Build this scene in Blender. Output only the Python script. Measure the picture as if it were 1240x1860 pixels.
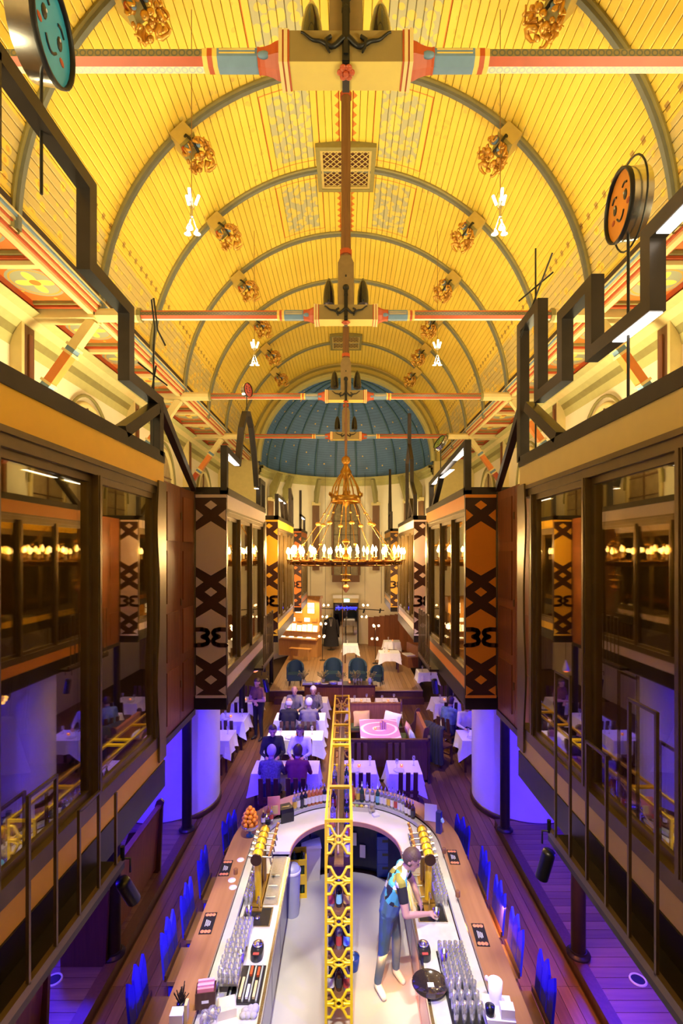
import bpy, bmesh, math, random
from mathutils import Vector, Matrix
RNG = random.Random(11)
for _o in list(bpy.data.objects):
    bpy.data.objects.remove(_o, do_unlink=True)
scene = bpy.context.scene
COL = scene.collection
PI = math.pi

# ------------------------------------------------------------------ camera
FOC = 900.0                      # focal length in pixels of the 1240 x 1860 frame
CAMZ = 5.07
cam_data = bpy.data.cameras.new('camera')
cam_data.sensor_fit = 'VERTICAL'
cam_data.sensor_height = 36.0
cam_data.sensor_width = 24.0
cam_data.lens = FOC / 1860.0 * 36.0
cam_data.shift_x = -8.0 / 1860.0
cam_data.shift_y = 75.0 / 1860.0
cam_data.clip_start = 0.05
cam_data.clip_end = 200.0
cam = bpy.data.objects.new('camera', cam_data)
cam.location = (0, 0, CAMZ)
cam.rotation_euler = (PI / 2, 0, 0)
COL.objects.link(cam)
scene.camera = cam

# ------------------------------------------------------------------ view + world
vs = scene.view_settings
vs.view_transform = 'Standard'
vs.look = 'None'
vs.gamma = 1.0
vs.use_curve_mapping = False
vs.exposure = 0.0
world = bpy.data.worlds.new('world')
scene.world = world
world.use_nodes = True
world.node_tree.nodes['Background'].inputs[0].default_value = (0.9, 0.62, 0.34, 1)
world.node_tree.nodes['Background'].inputs[1].default_value = 0.03

# ------------------------------------------------------------------ lights
def light(kind, name, loc, energy, color, target=None, size=0.1, size_y=None, spot=None, blend=0.3, spread=None):
    d = bpy.data.lights.new(name, kind)
    d.energy = energy
    d.color = color
    if kind == 'AREA':
        d.shape = 'RECTANGLE' if size_y else 'SQUARE'
        d.size = size
        if size_y:
            d.size_y = size_y
        if spread:
            d.spread = math.radians(spread)
    elif kind == 'SPOT':
        d.spot_size = math.radians(spot or 45)
        d.spot_blend = blend
        d.shadow_soft_size = size
    else:
        d.shadow_soft_size = size
    o = bpy.data.objects.new(name, d)
    o.location = loc
    if target is not None:
        v = Vector(target) - Vector(loc)
        o.rotation_euler = v.to_track_quat('-Z', 'Y').to_euler()
    COL.objects.link(o)
    return o

WARM = (1.0, 0.86, 0.47)
BLUE = (0.035, 0.012, 1.0)
for sx in (-1, 1):
    # floodlights lying on the pavilion roofs wash the vault, the cornice and the upper walls
    for yc, e in ((1.8, 430), (8.6, 300), (14.0, 115), (19.6, 42)):
        light('AREA', 'roof_floodlight', (sx * 3.6, yc, 6.12), e, WARM, (sx * 2.6, yc, 12), 0.5, 2.6)
    # blue LED wash under the pavilions
    for yc, e in ((4.2, 260), (7.6, 280), (12.0, 110)):
        light('AREA', 'blue_led_wash', (sx * 3.9, yc, 2.85), e, BLUE, (sx * 2.6, yc, 0), 0.5, 1.6)
    light('SPOT', 'warm_aisle_spot', (sx * 1.6, 3.6, 2.9), 60, (1.0, 0.28, 0.05), (sx * 2.75, 6.4, 0), 0.05, spot=50, blend=0.8)
    # blue can spotlights under the pavilion ledges, crossing to the opposite side
    light('SPOT', 'blue_can_light', (sx * 1.44, 3.62 if sx < 0 else 3.9, 2.66), 420, BLUE, (-sx * 2.3, 6.0, 0.9), 0.05, spot=64, blend=0.7)
    light('SPOT', 'blue_can_light', (sx * 1.78, 7.2, 2.80), 900, BLUE, (sx * 1.0, 10.0, 0.5), 0.05, spot=75, blend=0.7)
    light('SPOT', 'blue_can_light', (sx * 2.5, 6.6, 2.80), 620, BLUE, (sx * 3.5, 9.2, 1.2), 0.05, spot=70, blend=0.7)
    # lamps on the tie-beam collars: narrow white beams down the bar arms, wider ones further back
    for yt, e in ((4.3, 2600), (5.5, 2900), (6.7, 2600)):
        light('SPOT', 'collar_lamp_light', (sx * 0.30, 4.37, 9.40), e, (1.0, 0.90, 0.80), (sx * 1.05, yt, 0.9), 0.05, spot=10.5, blend=0.6)
    light('SPOT', 'collar_lamp_light', (sx * 0.30, 4.37, 9.40), 2400, (1.0, 0.90, 0.80), (sx * 0.55, 7.9, 0.9), 0.05, spot=9.5, blend=0.6)
    light('SPOT', 'collar_lamp_light', (sx * 0.30, 8.75, 9.40), 3000, (1.0, 0.84, 0.76), (sx * 1.0, 12.2, 0.8), 0.06, spot=23, blend=0.6)
    light('SPOT', 'collar_lamp_light', (sx * 0.30, 13.13, 9.40), 3400, (1.0, 0.74, 0.42), (sx * 1.6, 20.0, 0.5), 0.06, spot=38, blend=0.6)
for sx in (-1, 1):  # unseen pair added behind the camera for the bar; no tie beam built there
    light('SPOT', 'collar_lamp_light', (sx * 0.30, -0.03, 9.40), 3600, (1.0, 0.90, 0.78), (sx * 0.85, 5.4, 0.9), 0.06, spot=15, blend=0.6)
for sx in (-1, 1):
    light('AREA', 'apse_floodlight', (sx * 3.0, 22.2, 6.1), 70, WARM, (sx * 1.2, 25.2, 7.6), 0.8, 0.3)
light('SPOT', 'collar_lamp_light', (0.0, 4.37, 9.40), 1500, (1.0, 0.92, 0.84), (0.0, 5.5, 0.0), 0.05, spot=11, blend=0.12)

# ------------------------------------------------------------------ mesh helpers
class MB:
    """collects polygons; build() links them as ONE mesh object"""
    def __init__(s):
        s.v = []; s.f = []; s.m = []; s.sm = []
    def add(s, vs, fs, mi=0, smooth=False):
        b = len(s.v)
        s.v += [tuple(p) for p in vs]
        for f in fs:
            s.f.append(tuple(i + b for i in f)); s.m.append(mi); s.sm.append(smooth)
        return s
    def box(s, x0, x1, y0, y1, z0, z1, mi=0):
        x0, x1 = min(x0, x1), max(x0, x1); y0, y1 = min(y0, y1), max(y0, y1); z0, z1 = min(z0, z1), max(z0, z1)
        vs = [(x0,y0,z0),(x1,y0,z0),(x1,y1,z0),(x0,y1,z0),(x0,y0,z1),(x1,y0,z1),(x1,y1,z1),(x0,y1,z1)]
        return s.add(vs, [(0,3,2,1),(4,5,6,7),(0,1,5,4),(1,2,6,5),(2,3,7,6),(3,0,4,7)], mi)
    def bar(s, p, q, w, h=None, up=(0,0,1), mi=0):
        p = Vector(p); q = Vector(q); h = h or w
        d = (q - p).normalized(); u = Vector(up)
        if abs(d.dot(u)) > 0.98: u = Vector((1,0,0))
        a = d.cross(u).normalized() * (w/2); b = a.cross(d).normalized() * (h/2)
        vs = [p-a-b, p+a-b, p+a+b, p-a+b, q-a-b, q+a-b, q+a+b, q-a+b]
        return s.add(vs, [(0,1,2,3),(7,6,5,4),(0,4,5,1),(1,5,6,2),(2,6,7,3),(3,7,4,0)], mi)
    def cyl(s, p, q, r, r2=None, n=12, mi=0, smooth=True):
        p = Vector(p); q = Vector(q); r2 = r if r2 is None else r2
        d = (q - p).normalized(); u = Vector((0,0,1)) if abs(d.z) < 0.9 else Vector((1,0,0))
        a = d.cross(u).normalized(); b = d.cross(a)
        vs = []
        for c, rr in ((p, r), (q, r2)):
            for i in range(n):
                t = 2*PI*i/n
                vs.append(c + a*math.cos(t)*rr + b*math.sin(t)*rr)
        s.add(vs, [(i, i+n, (i+1)%n+n, (i+1)%n) for i in range(n)], mi, smooth)
        s.add(vs[:n], [tuple(range(n))], mi); s.add(vs[n:], [tuple(reversed(range(n)))], mi)
        return s
    def lathe(s, prof, n=14, c=(0,0,0), mi=0, smooth=True, cap=True):
        vs = []
        for r, z in prof:
            for i in range(n):
                t = 2*PI*i/n
                vs.append((c[0]+r*math.cos(t), c[1]+r*math.sin(t), c[2]+z))
        fs = []
        for k in range(len(prof)-1):
            for i in range(n):
                j = (i+1) % n
                fs.append((k*n+i, k*n+j, (k+1)*n+j, (k+1)*n+i))
        s.add(vs, fs, mi, smooth)
        if cap:
            if prof[0][0] > 1e-4: s.add(vs[:n], [tuple(reversed(range(n)))], mi)
            if prof[-1][0] > 1e-4: s.add(vs[-n:], [tuple(range(n))], mi)
        return s
    def sphere(s, c, r, n=10, mi=0, smooth=True, rows=None):
        rx, ry, rz = (r, r, r) if not hasattr(r, '__len__') else r
        rows = rows or max(4, n//2+1)
        vs = [(c[0], c[1], c[2]-rz)]
        for k in range(1, rows):
            ph = -PI/2 + PI*k/rows
            for i in range(n):
                t = 2*PI*i/n
                vs.append((c[0]+rx*math.cos(ph)*math.cos(t), c[1]+ry*math.cos(ph)*math.sin(t), c[2]+rz*math.sin(ph)))
        vs.append((c[0], c[1], c[2]+rz)); top = len(vs)-1
        fs = [(0, 1+(i+1)%n, 1+i) for i in range(n)]
        for k in range(rows-2):
            for i in range(n):
                j = (i+1) % n
                fs.append((1+k*n+i, 1+k*n+j, 1+(k+1)*n+j, 1+(k+1)*n+i))
        b = 1+(rows-2)*n
        fs += [(b+i, b+(i+1)%n, top) for i in range(n)]
        return s.add(vs, fs, mi, smooth)
    def tube(s, pts, r, n=6, closed=False, mi=0, smooth=True):
        P = [Vector(p) for p in pts]; m = len(P); vs = []
        prev = None
        for k in range(m):
            if closed: d = P[(k+1)%m]-P[k-1]
            else: d = P[min(k+1,m-1)]-P[max(k-1,0)]
            if d.length < 1e-9: d = Vector((0,0,1))
            d.normalize()
            if prev is None:
                u = Vector((0,0,1)) if abs(d.z) < 0.9 else Vector((1,0,0))
                a = d.cross(u).normalized()
            else:
                a = (prev - d*prev.dot(d)).normalized()
            prev = a; b = d.cross(a)
            rr = r[k] if hasattr(r, '__len__') else r
            for i in range(n):
                t = 2*PI*i/n
                vs.append(P[k]+a*math.cos(t)*rr+b*math.sin(t)*rr)
        fs = []
        for k in range(m if closed else m-1):
            k2 = (k+1) % m
            for i in range(n):
                j = (i+1) % n
                fs.append((k*n+i, k*n+j, k2*n+j, k2*n+i))
        s.add(vs, fs, mi, smooth)
        if not closed:
            s.add(vs[:n], [tuple(reversed(range(n)))], mi); s.add(vs[-n:], [tuple(range(n))], mi)
        return s
    def prism(s, poly, axis, a, b, mi=0):
        """poly: 2D outline; axis 'x': (y,z), 'y': (x,z), 'z': (x,y); extruded from a to b"""
        def P(u, w, t):
            return (t,u,w) if axis == 'x' else (u,t,w) if axis == 'y' else (u,w,t)
        n = len(poly)
        vs = [P(u,w,a) for u,w in poly] + [P(u,w,b) for u,w in poly]
        fs = [tuple(range(n)), tuple(reversed(range(n,2*n)))]
        fs += [(i, (i+1)%n, (i+1)%n+n, i+n) for i in range(n)]
        return s.add(vs, fs, mi)
    def xf(s, M):
        s.v = [tuple(M @ Vector(p)) for p in s.v]
        return s
    def build(s, name, mats, parent=None, loc=None, rot=None, fix=True):
        me = bpy.data.meshes.new(name)
        me.from_pydata(s.v, [], s.f)
        mats = mats if isinstance(mats, (list, tuple)) else [mats]
        for m in mats: me.materials.append(m)
        me.polygons.foreach_set('material_index', s.m)
        me.polygons.foreach_set('use_smooth', s.sm)
        if fix:
            bm = bmesh.new(); bm.from_mesh(me)
            bmesh.ops.recalc_face_normals(bm, faces=bm.faces)
            bm.to_mesh(me); bm.free()
        me.update()
        o = bpy.data.objects.new(name, me)
        COL.objects.link(o)
        if parent is not None: o.parent = parent
        if loc is not None: o.location = loc
        if rot is not None: o.rotation_euler = rot
        return o

def tag(o, label=None, cat=None, group=None, kind=None):
    if label: o['label'] = label
    if cat: o['category'] = cat
    if group: o['group'] = group
    if kind: o['kind'] = kind
    return o

def thing(name, label, cat, loc=(0,0,0), rz=0, group=None):
    o = bpy.data.objects.new(name, None)
    o.empty_display_size = 0.1
    COL.objects.link(o)
    o.location = loc; o.rotation_euler = (0, 0, rz)
    return tag(o, label, cat, group)

def struct(name):
    o = bpy.data.objects.new(name, None)
    COL.objects.link(o)
    return tag(o, kind='structure')

def dup(root, loc=None, rz=None, label=None, group=None, scale=None):
    def cp(o, par):
        c = o.copy(); COL.objects.link(c); c.parent = par
        for ch in o.children: cp(ch, c)
        return c
    r = cp(root, None)
    if loc is not None: r.location = loc
    if rz is not None: r.rotation_euler = (0, 0, rz)
    if label: r['label'] = label
    if group: r['group'] = group
    if scale: r.scale = scale if hasattr(scale, '__len__') else (scale,)*3
    return r

def share(o, parent, loc=None, rot=None, name=None, scale=None):
    """a further piece that shares mesh data"""
    c = bpy.data.objects.new(name or o.name.split('.')[0], o.data)
    COL.objects.link(c); c.parent = parent
    if loc is not None: c.location = loc
    if rot is not None: c.rotation_euler = rot
    if scale is not None: c.scale = scale
    return c

def gp(px, py, z):
    """world point at height z that the photograph shows at (px, py)"""
    Y = FOC * (CAMZ - z) / (py - 1005.0)
    return Vector(((px - 628.0) * Y / FOC, Y, z))

# ------------------------------------------------------------------ materials
MATS = {}
class NT:
    def __init__(s, m):
        s.nt = m.node_tree
    def n(s, t, **kw):
        nd = s.nt.nodes.new(t)
        for k, v in kw.items(): setattr(nd, k, v)
        return nd
    def set(s, sock, v):
        if hasattr(v, 'is_linked') or isinstance(v, bpy.types.NodeSocket): s.nt.links.new(v, sock)
        else: sock.default_value = v
    def m(s, op, a, b=0.0, c=None):
        nd = s.n('ShaderNodeMath', operation=op)
        s.set(nd.inputs[0], a); s.set(nd.inputs[1], b)
        if c is not None: s.set(nd.inputs[2], c)
        return nd.outputs[0]
    def mix(s, f, a, b):
        nd = s.n('ShaderNodeMix', data_type='RGBA')
        s.set(nd.inputs[0], f)
        s.set(nd.inputs[6], a if not isinstance(a, tuple) else (*a[:3], 1))
        s.set(nd.inputs[7], b if not isinstance(b, tuple) else (*b[:3], 1))
        return nd.outputs[2]
    def band(s, x, lo, hi):
        return s.m('MULTIPLY', s.m('GREATER_THAN', x, lo), s.m('LESS_THAN', x, hi))

def mat(name, color=(0.5,0.5,0.5), rough=0.5, metal=0.0, var=0.12, scale=8.0, bump=0.0, emit=None, estr=0.0, stretch=None, trans=0.0, spec=None, coat=0.0):
    if name in MATS: return MATS[name]
    m = bpy.data.materials.new(name); m.use_nodes = True
    t = NT(m); b = m.node_tree.nodes['Principled BSDF']
    tc = t.n('ShaderNodeTexCoord'); vec = tc.outputs['Object']
    if stretch:
        mp = t.n('ShaderNodeMapping'); mp.inputs['Scale'].default_value = stretch
        t.nt.links.new(vec, mp.inputs[0]); vec = mp.outputs[0]
    nz = t.n('ShaderNodeTexNoise'); nz.inputs['Scale'].default_value = scale
    nz.inputs['Detail'].default_value = 4
    t.nt.links.new(vec, nz.inputs['Vector'])
    lo = tuple(max(0, c*(1-var)) for c in color[:3]); hi = tuple(min(1, c*(1+var)) for c in color[:3])
    t.nt.links.new(t.mix(nz.outputs[0], lo, hi), b.inputs['Base Color'])
    b.inputs['Roughness'].default_value = rough
    b.inputs['Metallic'].default_value = metal
    if spec is not None: b.inputs['Specular IOR Level'].default_value = spec
    if coat: b.inputs['Coat Weight'].default_value = coat
    if trans: b.inputs['Transmission Weight'].default_value = trans
    if emit:
        b.inputs['Emission Color'].default_value = (*emit, 1); b.inputs['Emission Strength'].default_value = estr
    if bump:
        bp = t.n('ShaderNodeBump'); bp.inputs['Strength'].default_value = bump; bp.inputs['Distance'].default_value = 0.01
        t.nt.links.new(nz.outputs[0], bp.inputs['Height']); t.nt.links.new(bp.outputs[0], b.inputs['Normal'])
    MATS[name] = m
    return m

def wood(name, c1, c2, rough=0.45, axis='y', scale=3.0):
    st = {'x': (0.6, 9, 9), 'y': (9, 0.6, 9), 'z': (9, 9, 0.6)}[axis]
    m = mat(name, c1, rough, var=0.0, scale=scale, bump=0.15, stretch=st)
    t = NT(m); b = m.node_tree.nodes['Principled BSDF']
    nz = [n for n in m.node_tree.nodes if n.type == 'TEX_NOISE'][0]
    oi = t.n('ShaderNodeObjectInfo')
    f = t.m('ADD', t.m('MULTIPLY', t.m('SUBTRACT', nz.outputs[0], 0.5), 1.8), t.m('MULTIPLY', oi.outputs['Random'], 0.9))
    cl = t.n('ShaderNodeClamp'); t.nt.links.new(f, cl.inputs[0])
    t.nt.links.new(t.mix(cl.outputs[0], c1, c2), b.inputs['Base Color'])
    return m

def glassy(name, tint=(1,1,1), refl=0.25, rough=0.02, gcol=(1,1,1), diff=0.0):
    """a pane: partly clear, partly mirror (fresnel), procedural smudges"""
    if name in MATS: return MATS[name]
    m = bpy.data.materials.new(name); m.use_nodes = True
    t = NT(m); nt = m.node_tree
    nt.nodes.remove(nt.nodes['Principled BSDF']); out = nt.nodes['Material Output']
    tr = t.n('ShaderNodeBsdfTransparent'); tr.inputs[0].default_value = (*tint, 1)
    gl = t.n('ShaderNodeBsdfGlossy'); gl.inputs['Roughness'].default_value = rough; gl.inputs[0].default_value = (*gcol, 1)
    tc = t.n('ShaderNodeTexCoord')
    nz = t.n('ShaderNodeTexNoise'); nz.inputs['Scale'].default_value = 2.5; nt.links.new(tc.outputs['Object'], nz.inputs['Vector'])
    lw = t.n('ShaderNodeLayerWeight'); lw.inputs[0].default_value = 0.55
    f = t.m('ADD', t.m('MULTIPLY', lw.outputs['Fresnel'], 0.6), t.m('ADD', refl, t.m('MULTIPLY', t.m('SUBTRACT', nz.outputs[0], 0.5), 0.08)))
    cl = t.n('ShaderNodeClamp'); nt.links.new(f, cl.inputs[0])
    mx = t.n('ShaderNodeMixShader'); nt.links.new(cl.outputs[0], mx.inputs[0])
    nt.links.new(tr.outputs[0], mx.inputs[1]); nt.links.new(gl.outputs[0], mx.inputs[2])
    last = mx
    if diff:
        df = t.n('ShaderNodeBsdfDiffuse'); df.inputs[0].default_value = (*gcol, 1)
        m2 = t.n('ShaderNodeMixShader'); m2.inputs[0].default_value = diff
        nt.links.new(mx.outputs[0], m2.inputs[1]); nt.links.new(df.outputs[0], m2.inputs[2]); last = m2
    nt.links.new(last.outputs[0], out.inputs[0])
    MATS[name] = m
    return m

def emis(name, color, strength):
    if name in MATS: return MATS[name]
    m = mat(name, color, 0.5, emit=color, estr=strength)
    return m

STEEL = mat('blackened_steel', (0.035,0.026,0.02), 0.38, 0.6, var=0.3)
BRONZE = mat('bronze_window_metal', (0.17,0.12,0.06), 0.32, 0.6, var=0.2)
CREAM = mat('cream_plaster', (0.80,0.70,0.50), 0.8, var=0.05, scale=3, bump=0.1)
CREAMP = mat('cream_paint', (0.66,0.52,0.22), 0.6, var=0.12, scale=5)
OLIVE = mat('olive_paint', (0.24,0.20,0.06), 0.55, var=0.2)
GREYBLUE = mat('greyblue_paint', (0.145,0.15,0.115), 0.55, var=0.2)
REDP = mat('red_paint', (0.42,0.065,0.014), 0.5, var=0.2)
BLUEP = mat('blue_paint', (0.13,0.22,0.33), 0.5, var=0.2)
YELLP = mat('ochre_paint', (0.75,0.50,0.10), 0.5, var=0.15)
GOLD = mat('gilded_wood', (0.62,0.34,0.07), 0.32, 0.75, var=0.35, scale=20, bump=0.4)
IRON = mat('black_iron', (0.02,0.018,0.016), 0.45, 0.5, var=0.3)
DARKW = wood('dark_stained_wood', (0.055,0.018,0.010), (0.10,0.035,0.018), 0.4, 'z')
REDW = wood('red_brown_wood', (0.16,0.05,0.015), (0.26,0.09,0.03), 0.4, 'z')
BEAMW = wood('brown_beam_wood', (0.12,0.05,0.018), (0.19,0.085,0.03), 0.5, 'z')
WHITE = mat('white_plastic', (0.8,0.78,0.76), 0.4, var=0.04)
BLACKP = mat('black_plastic', (0.012,0.012,0.013), 0.3, var=0.3)
CHROME = mat('brushed_steel', (0.62,0.61,0.60), 0.22, 1.0, var=0.12, scale=30)
LINEN = mat('white_linen', (0.78,0.76,0.80), 0.85, var=0.05, scale=20, bump=0.15)
CLEAR = glassy('clear_glassware', (0.93,0.93,0.95), 0.22, 0.03, (1,1,1), 0.09)
BULB = emis('warm_bulb', (1.0,0.74,0.42), 9.0)
FLAME = emis('candle_flame', (1.0,0.62,0.22), 90.0)
TEAL = emis('tea_light_flame', (1.0,0.42,0.12), 9.0)
# ================================================================== THE SETTING
ZC, RV = 9.17, 4.22              # vault centre height and radius
HALF = 2.19                      # rib spacing
RIBS = [4.1 + HALF * k for k in range(8)]
BEAMS = [4.1, 8.48, 12.86, 17.24]
YARCH = 21.7
WX = 5.6                         # church side walls
PLACE = ['nearest to the camera', 'second from the camera', 'third from the camera', 'fourth from the camera', 'fifth from the camera', 'sixth from the camera', 'seventh from the camera', 'eighth from the camera']

def painted_boards():
    m = bpy.data.materials.new('painted_vault_boards'); m.use_nodes = True
    t = NT(m); b = m.node_tree.nodes['Principled BSDF']
    g = t.n('ShaderNodeNewGeometry'); sp = t.n('ShaderNodeSeparateXYZ'); t.nt.links.new(g.outputs['Position'], sp.inputs[0])
    x, y, z = sp.outputs
    a = t.m('ABSOLUTE', t.m('ARCTAN2', x, t.m('SUBTRACT', z, ZC)))
    ph = t.m('MULTIPLY', t.m('FRACT', t.m('DIVIDE', t.m('ADD', y, 40*HALF-4.1), HALF)), HALF)
    near = t.m('LESS_THAN', y, 12.8)
    nz = t.n('ShaderNodeTexNoise'); nz.inputs['Scale'].default_value = 1.6; nz.inputs['Detail'].default_value = 5
    t.nt.links.new(g.outputs['Position'], nz.inputs['Vector'])
    oi = t.n('ShaderNodeObjectInfo')
    base = t.mix(nz.outputs[0], (0.76,0.52,0.05), (0.87,0.64,0.10))
    base = t.mix(t.m('MULTIPLY', oi.outputs['Random'], 0.25), base, (0.60,0.40,0.04))
    # fine vine stencil beside the ribs
    vo = t.n('ShaderNodeTexVoronoi'); vo.inputs['Scale'].default_value = 7.0; t.nt.links.new(g.outputs['Position'], vo.inputs['Vector'])
    leaf = t.m('LESS_THAN', vo.outputs['Distance'], 0.30)
    edge = t.m('ADD', t.band(ph, 0.06, 0.26), t.band(ph, HALF-0.26, HALF-0.06))
    base = t.mix(t.m('MULTIPLY', t.m('MULTIPLY', edge, leaf), 0.35), base, (0.40,0.30,0.10))
    base = t.mix(t.m('MULTIPLY', t.m('MULTIPLY', t.band(a, 0.40, 0.47), leaf), t.m('MULTIPLY', near, 0.4)), base, (0.55,0.33,0.06))
    # grey-blue stencilled fields beside the crown
    v2 = t.n('ShaderNodeTexVoronoi'); v2.inputs['Scale'].default_value = 6.5; t.nt.links.new(g.outputs['Position'], v2.inputs['Vector'])
    blot = t.m('GREATER_THAN', v2.outputs['Distance'], 0.50)
    fld = t.m('MULTIPLY', t.m('MULTIPLY', t.band(a, 0.155, 0.345), t.band(ph, 0.34, HALF-0.34)), near)
    base = t.mix(t.m('MULTIPLY', fld, 0.25), base, (0.55,0.50,0.22))
    base = t.mix(t.m('MULTIPLY', t.m('MULTIPLY', fld, blot), 0.75), base, (0.33,0.36,0.27))
    inner = t.m('MULTIPLY', t.band(a, 0.130, 0.372), t.band(ph, 0.26, HALF-0.26))
    outer = t.m('MULTIPLY', t.band(a, 0.125, 0.378), t.band(ph, 0.24, HALF-0.24))
    base = t.mix(t.m('MULTIPLY', t.m('SUBTRACT', outer, inner), near), base, (0.62,0.17,0.02))
    # red saw-tooth edge along the ridge
    tri = t.m('ABSOLUTE', t.m('SUBTRACT', t.m('FRACT', t.m('MULTIPLY', y, 5.0)), 0.5))
    saw = t.m('MULTIPLY', t.m('GREATER_THAN', a, 0.028), t.m('LESS_THAN', a, t.m('ADD', 0.028, t.m('MULTIPLY', tri, 0.045))))
    base = t.mix(t.m('MULTIPLY', saw, near), base, (0.62,0.17,0.02))
    # frieze above the cornice
    v3 = t.n('ShaderNodeTexVoronoi'); v3.inputs['Scale'].default_value = 5.0; t.nt.links.new(g.outputs['Position'], v3.inputs['Vector'])
    fz = t.band(a, 1.27, 1.46)
    base = t.mix(t.m('MULTIPLY', fz, t.m('MULTIPLY', t.m('GREATER_THAN', v3.outputs['Distance'], 0.34), 0.6)), base, (0.42,0.36,0.20))
    base = t.mix(t.m('MULTIPLY', fz, t.m('MULTIPLY', t.m('LESS_THAN', v3.outputs['Distance'], 0.17), 0.6)), base, (0.62,0.25,0.03))
    dot = t.m('LESS_THAN', t.m('ABSOLUTE', t.m('SUBTRACT', t.m('FRACT', t.m('MULTIPLY', y, 4.0)), 0.5)), 0.16)
    base = t.mix(t.m('MULTIPLY', t.m('MULTIPLY', t.band(a, 1.215, 1.238), dot), 0.8), base, (0.25,0.12,0.03))
    t.nt.links.new(base, b.inputs['Base Color'])
    b.inputs['Roughness'].default_value = 0.42
    return m
BOARDM = painted_boards()

ceiling = struct('ceiling')
NB = 100; PITCH = PI / NB; BW = RV * PITCH
def board_mb(L):
    h = BW/2; mb = MB()
    prof = [(-h+0.004, 0.009), (-h+0.014, 0.0), (h-0.014, 0.0), (h-0.004, 0.009), (h-0.004, 0.025), (-h+0.004, 0.025)]
    mb.prism([(u, RV+w) for u, w in prof], 'y', 0, L)
    return mb
proto = None
for bay in (0, 1, 2):
    for k in range(NB):
        th = -PI/2 + PITCH*(k+0.5)
        if proto is None:
            proto = board_mb(4.376).build('ceiling_board', BOARDM, ceiling, (0, BEAMS[0], ZC), (0, th, 0)); o = proto
        else:
            o = share(proto, ceiling, (0, BEAMS[bay], ZC), (0, th, 0))
far = MB()
for y0, L in ((-4.0, 8.09), (17.24, 4.46)):
    for k in range(NB):
        th = -PI/2 + PITCH*(k+0.5)
        M = Matrix.Translation((0, y0, ZC)) @ Matrix.Rotation(th, 4, 'Y')
        far.add([M @ Vector(p) for p in board_mb(L).v], board_mb(L).f)
tag(far.build('ceiling_boards', BOARDM, ceiling), 'yellow boards of the vault bays at both ends', kind='stuff')
shell = MB(); n = 48
for r in (RV+0.035, RV+0.10):
    shell.add([(r*math.sin(-PI/2+PI*i/n), y, ZC+r*math.cos(-PI/2+PI*i/n)) for y in (-4.0, YARCH+0.3) for i in range(n+1)],
              [(i, i+1, n+2+i, n+1+i) for i in range(n)])
shell.build('ceiling_backing', mat('dark_roof_backing', (0.16,0.08,0.02), 0.8), ceiling)

# ribs of the vault (moulded: olive flanks, grey-blue crown)
def rib_mb():
    mb = MB(); n = 64
    prof = [(-0.075,0.0,0),(-0.075,-0.03,0),(-0.045,-0.045,1),(-0.035,-0.085,1),(0.035,-0.085,1),(0.045,-0.045,0),(0.075,-0.03,0),(0.075,0.0,0)]
    for j in range(len(prof)-1):
        vs = []
        for i in range(n+1):
            th = -PI/2 + PI*i/n
            for (yy, dr, _) in (prof[j], prof[j+1]):
                r = RV+dr
                vs.append((r*math.sin(th), yy, r*math.cos(th)))
        mb.add(vs, [(2*i, 2*i+1, 2*i+3, 2*i+2) for i in range(n)], 1 if j in (2, 3) else 0, True)
    return mb
rib0 = rib_mb().build('vault_rib', [OLIVE, GREYBLUE], ceiling, (0, RIBS[0], ZC))
for y in RIBS[1:] + [1.91]:
    share(rib0, ceiling, (0, y, ZC))

# ventilation grilles at the crown
for gi, (yc, w, l) in enumerate(((10.62, 0.62, 0.62), (19.35, 0.62, 0.66))):
    g = thing('ceiling_grille', ['cream framed lattice vent at the vault crown nearer the camera', 'small lattice vent at the vault crown far off by the blue dome'][gi], 'vent', (0, yc, ZC+RV-0.13)); g.scale = (1, 1, 0.58)
    mb = MB()
    for s in (-1, 1):
        mb.box(s*w, s*(w-0.09), -l, l, 0, 0.22); mb.box(-w+0.09, w-0.09, s*l, s*(l-0.09), 0, 0.22)
    mb.build('frame', OLIVE, g)
    mb = MB()
    for s in (-1, 1):
        mb.box(s*(w-0.09), s*(w-0.14), -l+0.09, l-0.09, 0.02, 0.2); mb.box(-w+0.14, w-0.14, s*(l-0.09), s*(l-0.14), 0.02, 0.2)
    mb.box(-w+0.14, w-0.14, -0.03, 0.03, 0.03, 0.18)
    mb.build('inner_moulding', mat('vent_ochre', (0.50,0.37,0.11), 0.5), g)
    MB().box(-w+0.1, w-0.1, -l+0.1, l-0.1, 0.10, 0.12).build('dark_backing', mat('vent_dark', (0.10,0.03,0.01), 0.8), g)
    mb = MB()
    W2, L2 = w-0.14, l-0.14
    for half in (-1, 1):
        y0, y1 = (0.03, L2) if half > 0 else (-L2, -0.03)
        st = 0.095
        k = -20
        for k in range(-14, 15):
            for sl in (-1, 1):
                # line x = c + sl*(y-y0), clipped to the panel
                c = k*st*1.4
                pts = []
                for yy in (y0, y1):
                    pts.append((c + sl*(yy-y0), yy))
                (xa, ya), (xb, yb) = pts
                def clip(xa, ya, xb, yb):
                    t0, t1 = 0.0, 1.0; d = xb-xa
                    for lim, sg in ((W2, 1), (-W2, -1)):
                        pa = sg*(xa-lim); pb = sg*(xb-lim)
                        if pa > 0 and pb > 0: return None
                        if pa > 0: t0 = max(t0, pa/(pa-pb))
                        elif pb > 0: t1 = min(t1, pa/(pa-pb))
                    if t1-t0 < 0.03: return None
                    return (xa+d*t0, ya+(yb-ya)*t0, xa+d*t1, ya+(yb-ya)*t1)
                q = clip(xa, ya, xb, yb)
                if q: mb.bar((q[0], q[1], 0.06+0.008*sl), (q[2], q[3], 0.06+0.008*sl), 0.018, 0.012)
    mb.build('lattice', mat('vent_ochre', (0.50,0.37,0.11), 0.5), g)

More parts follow.
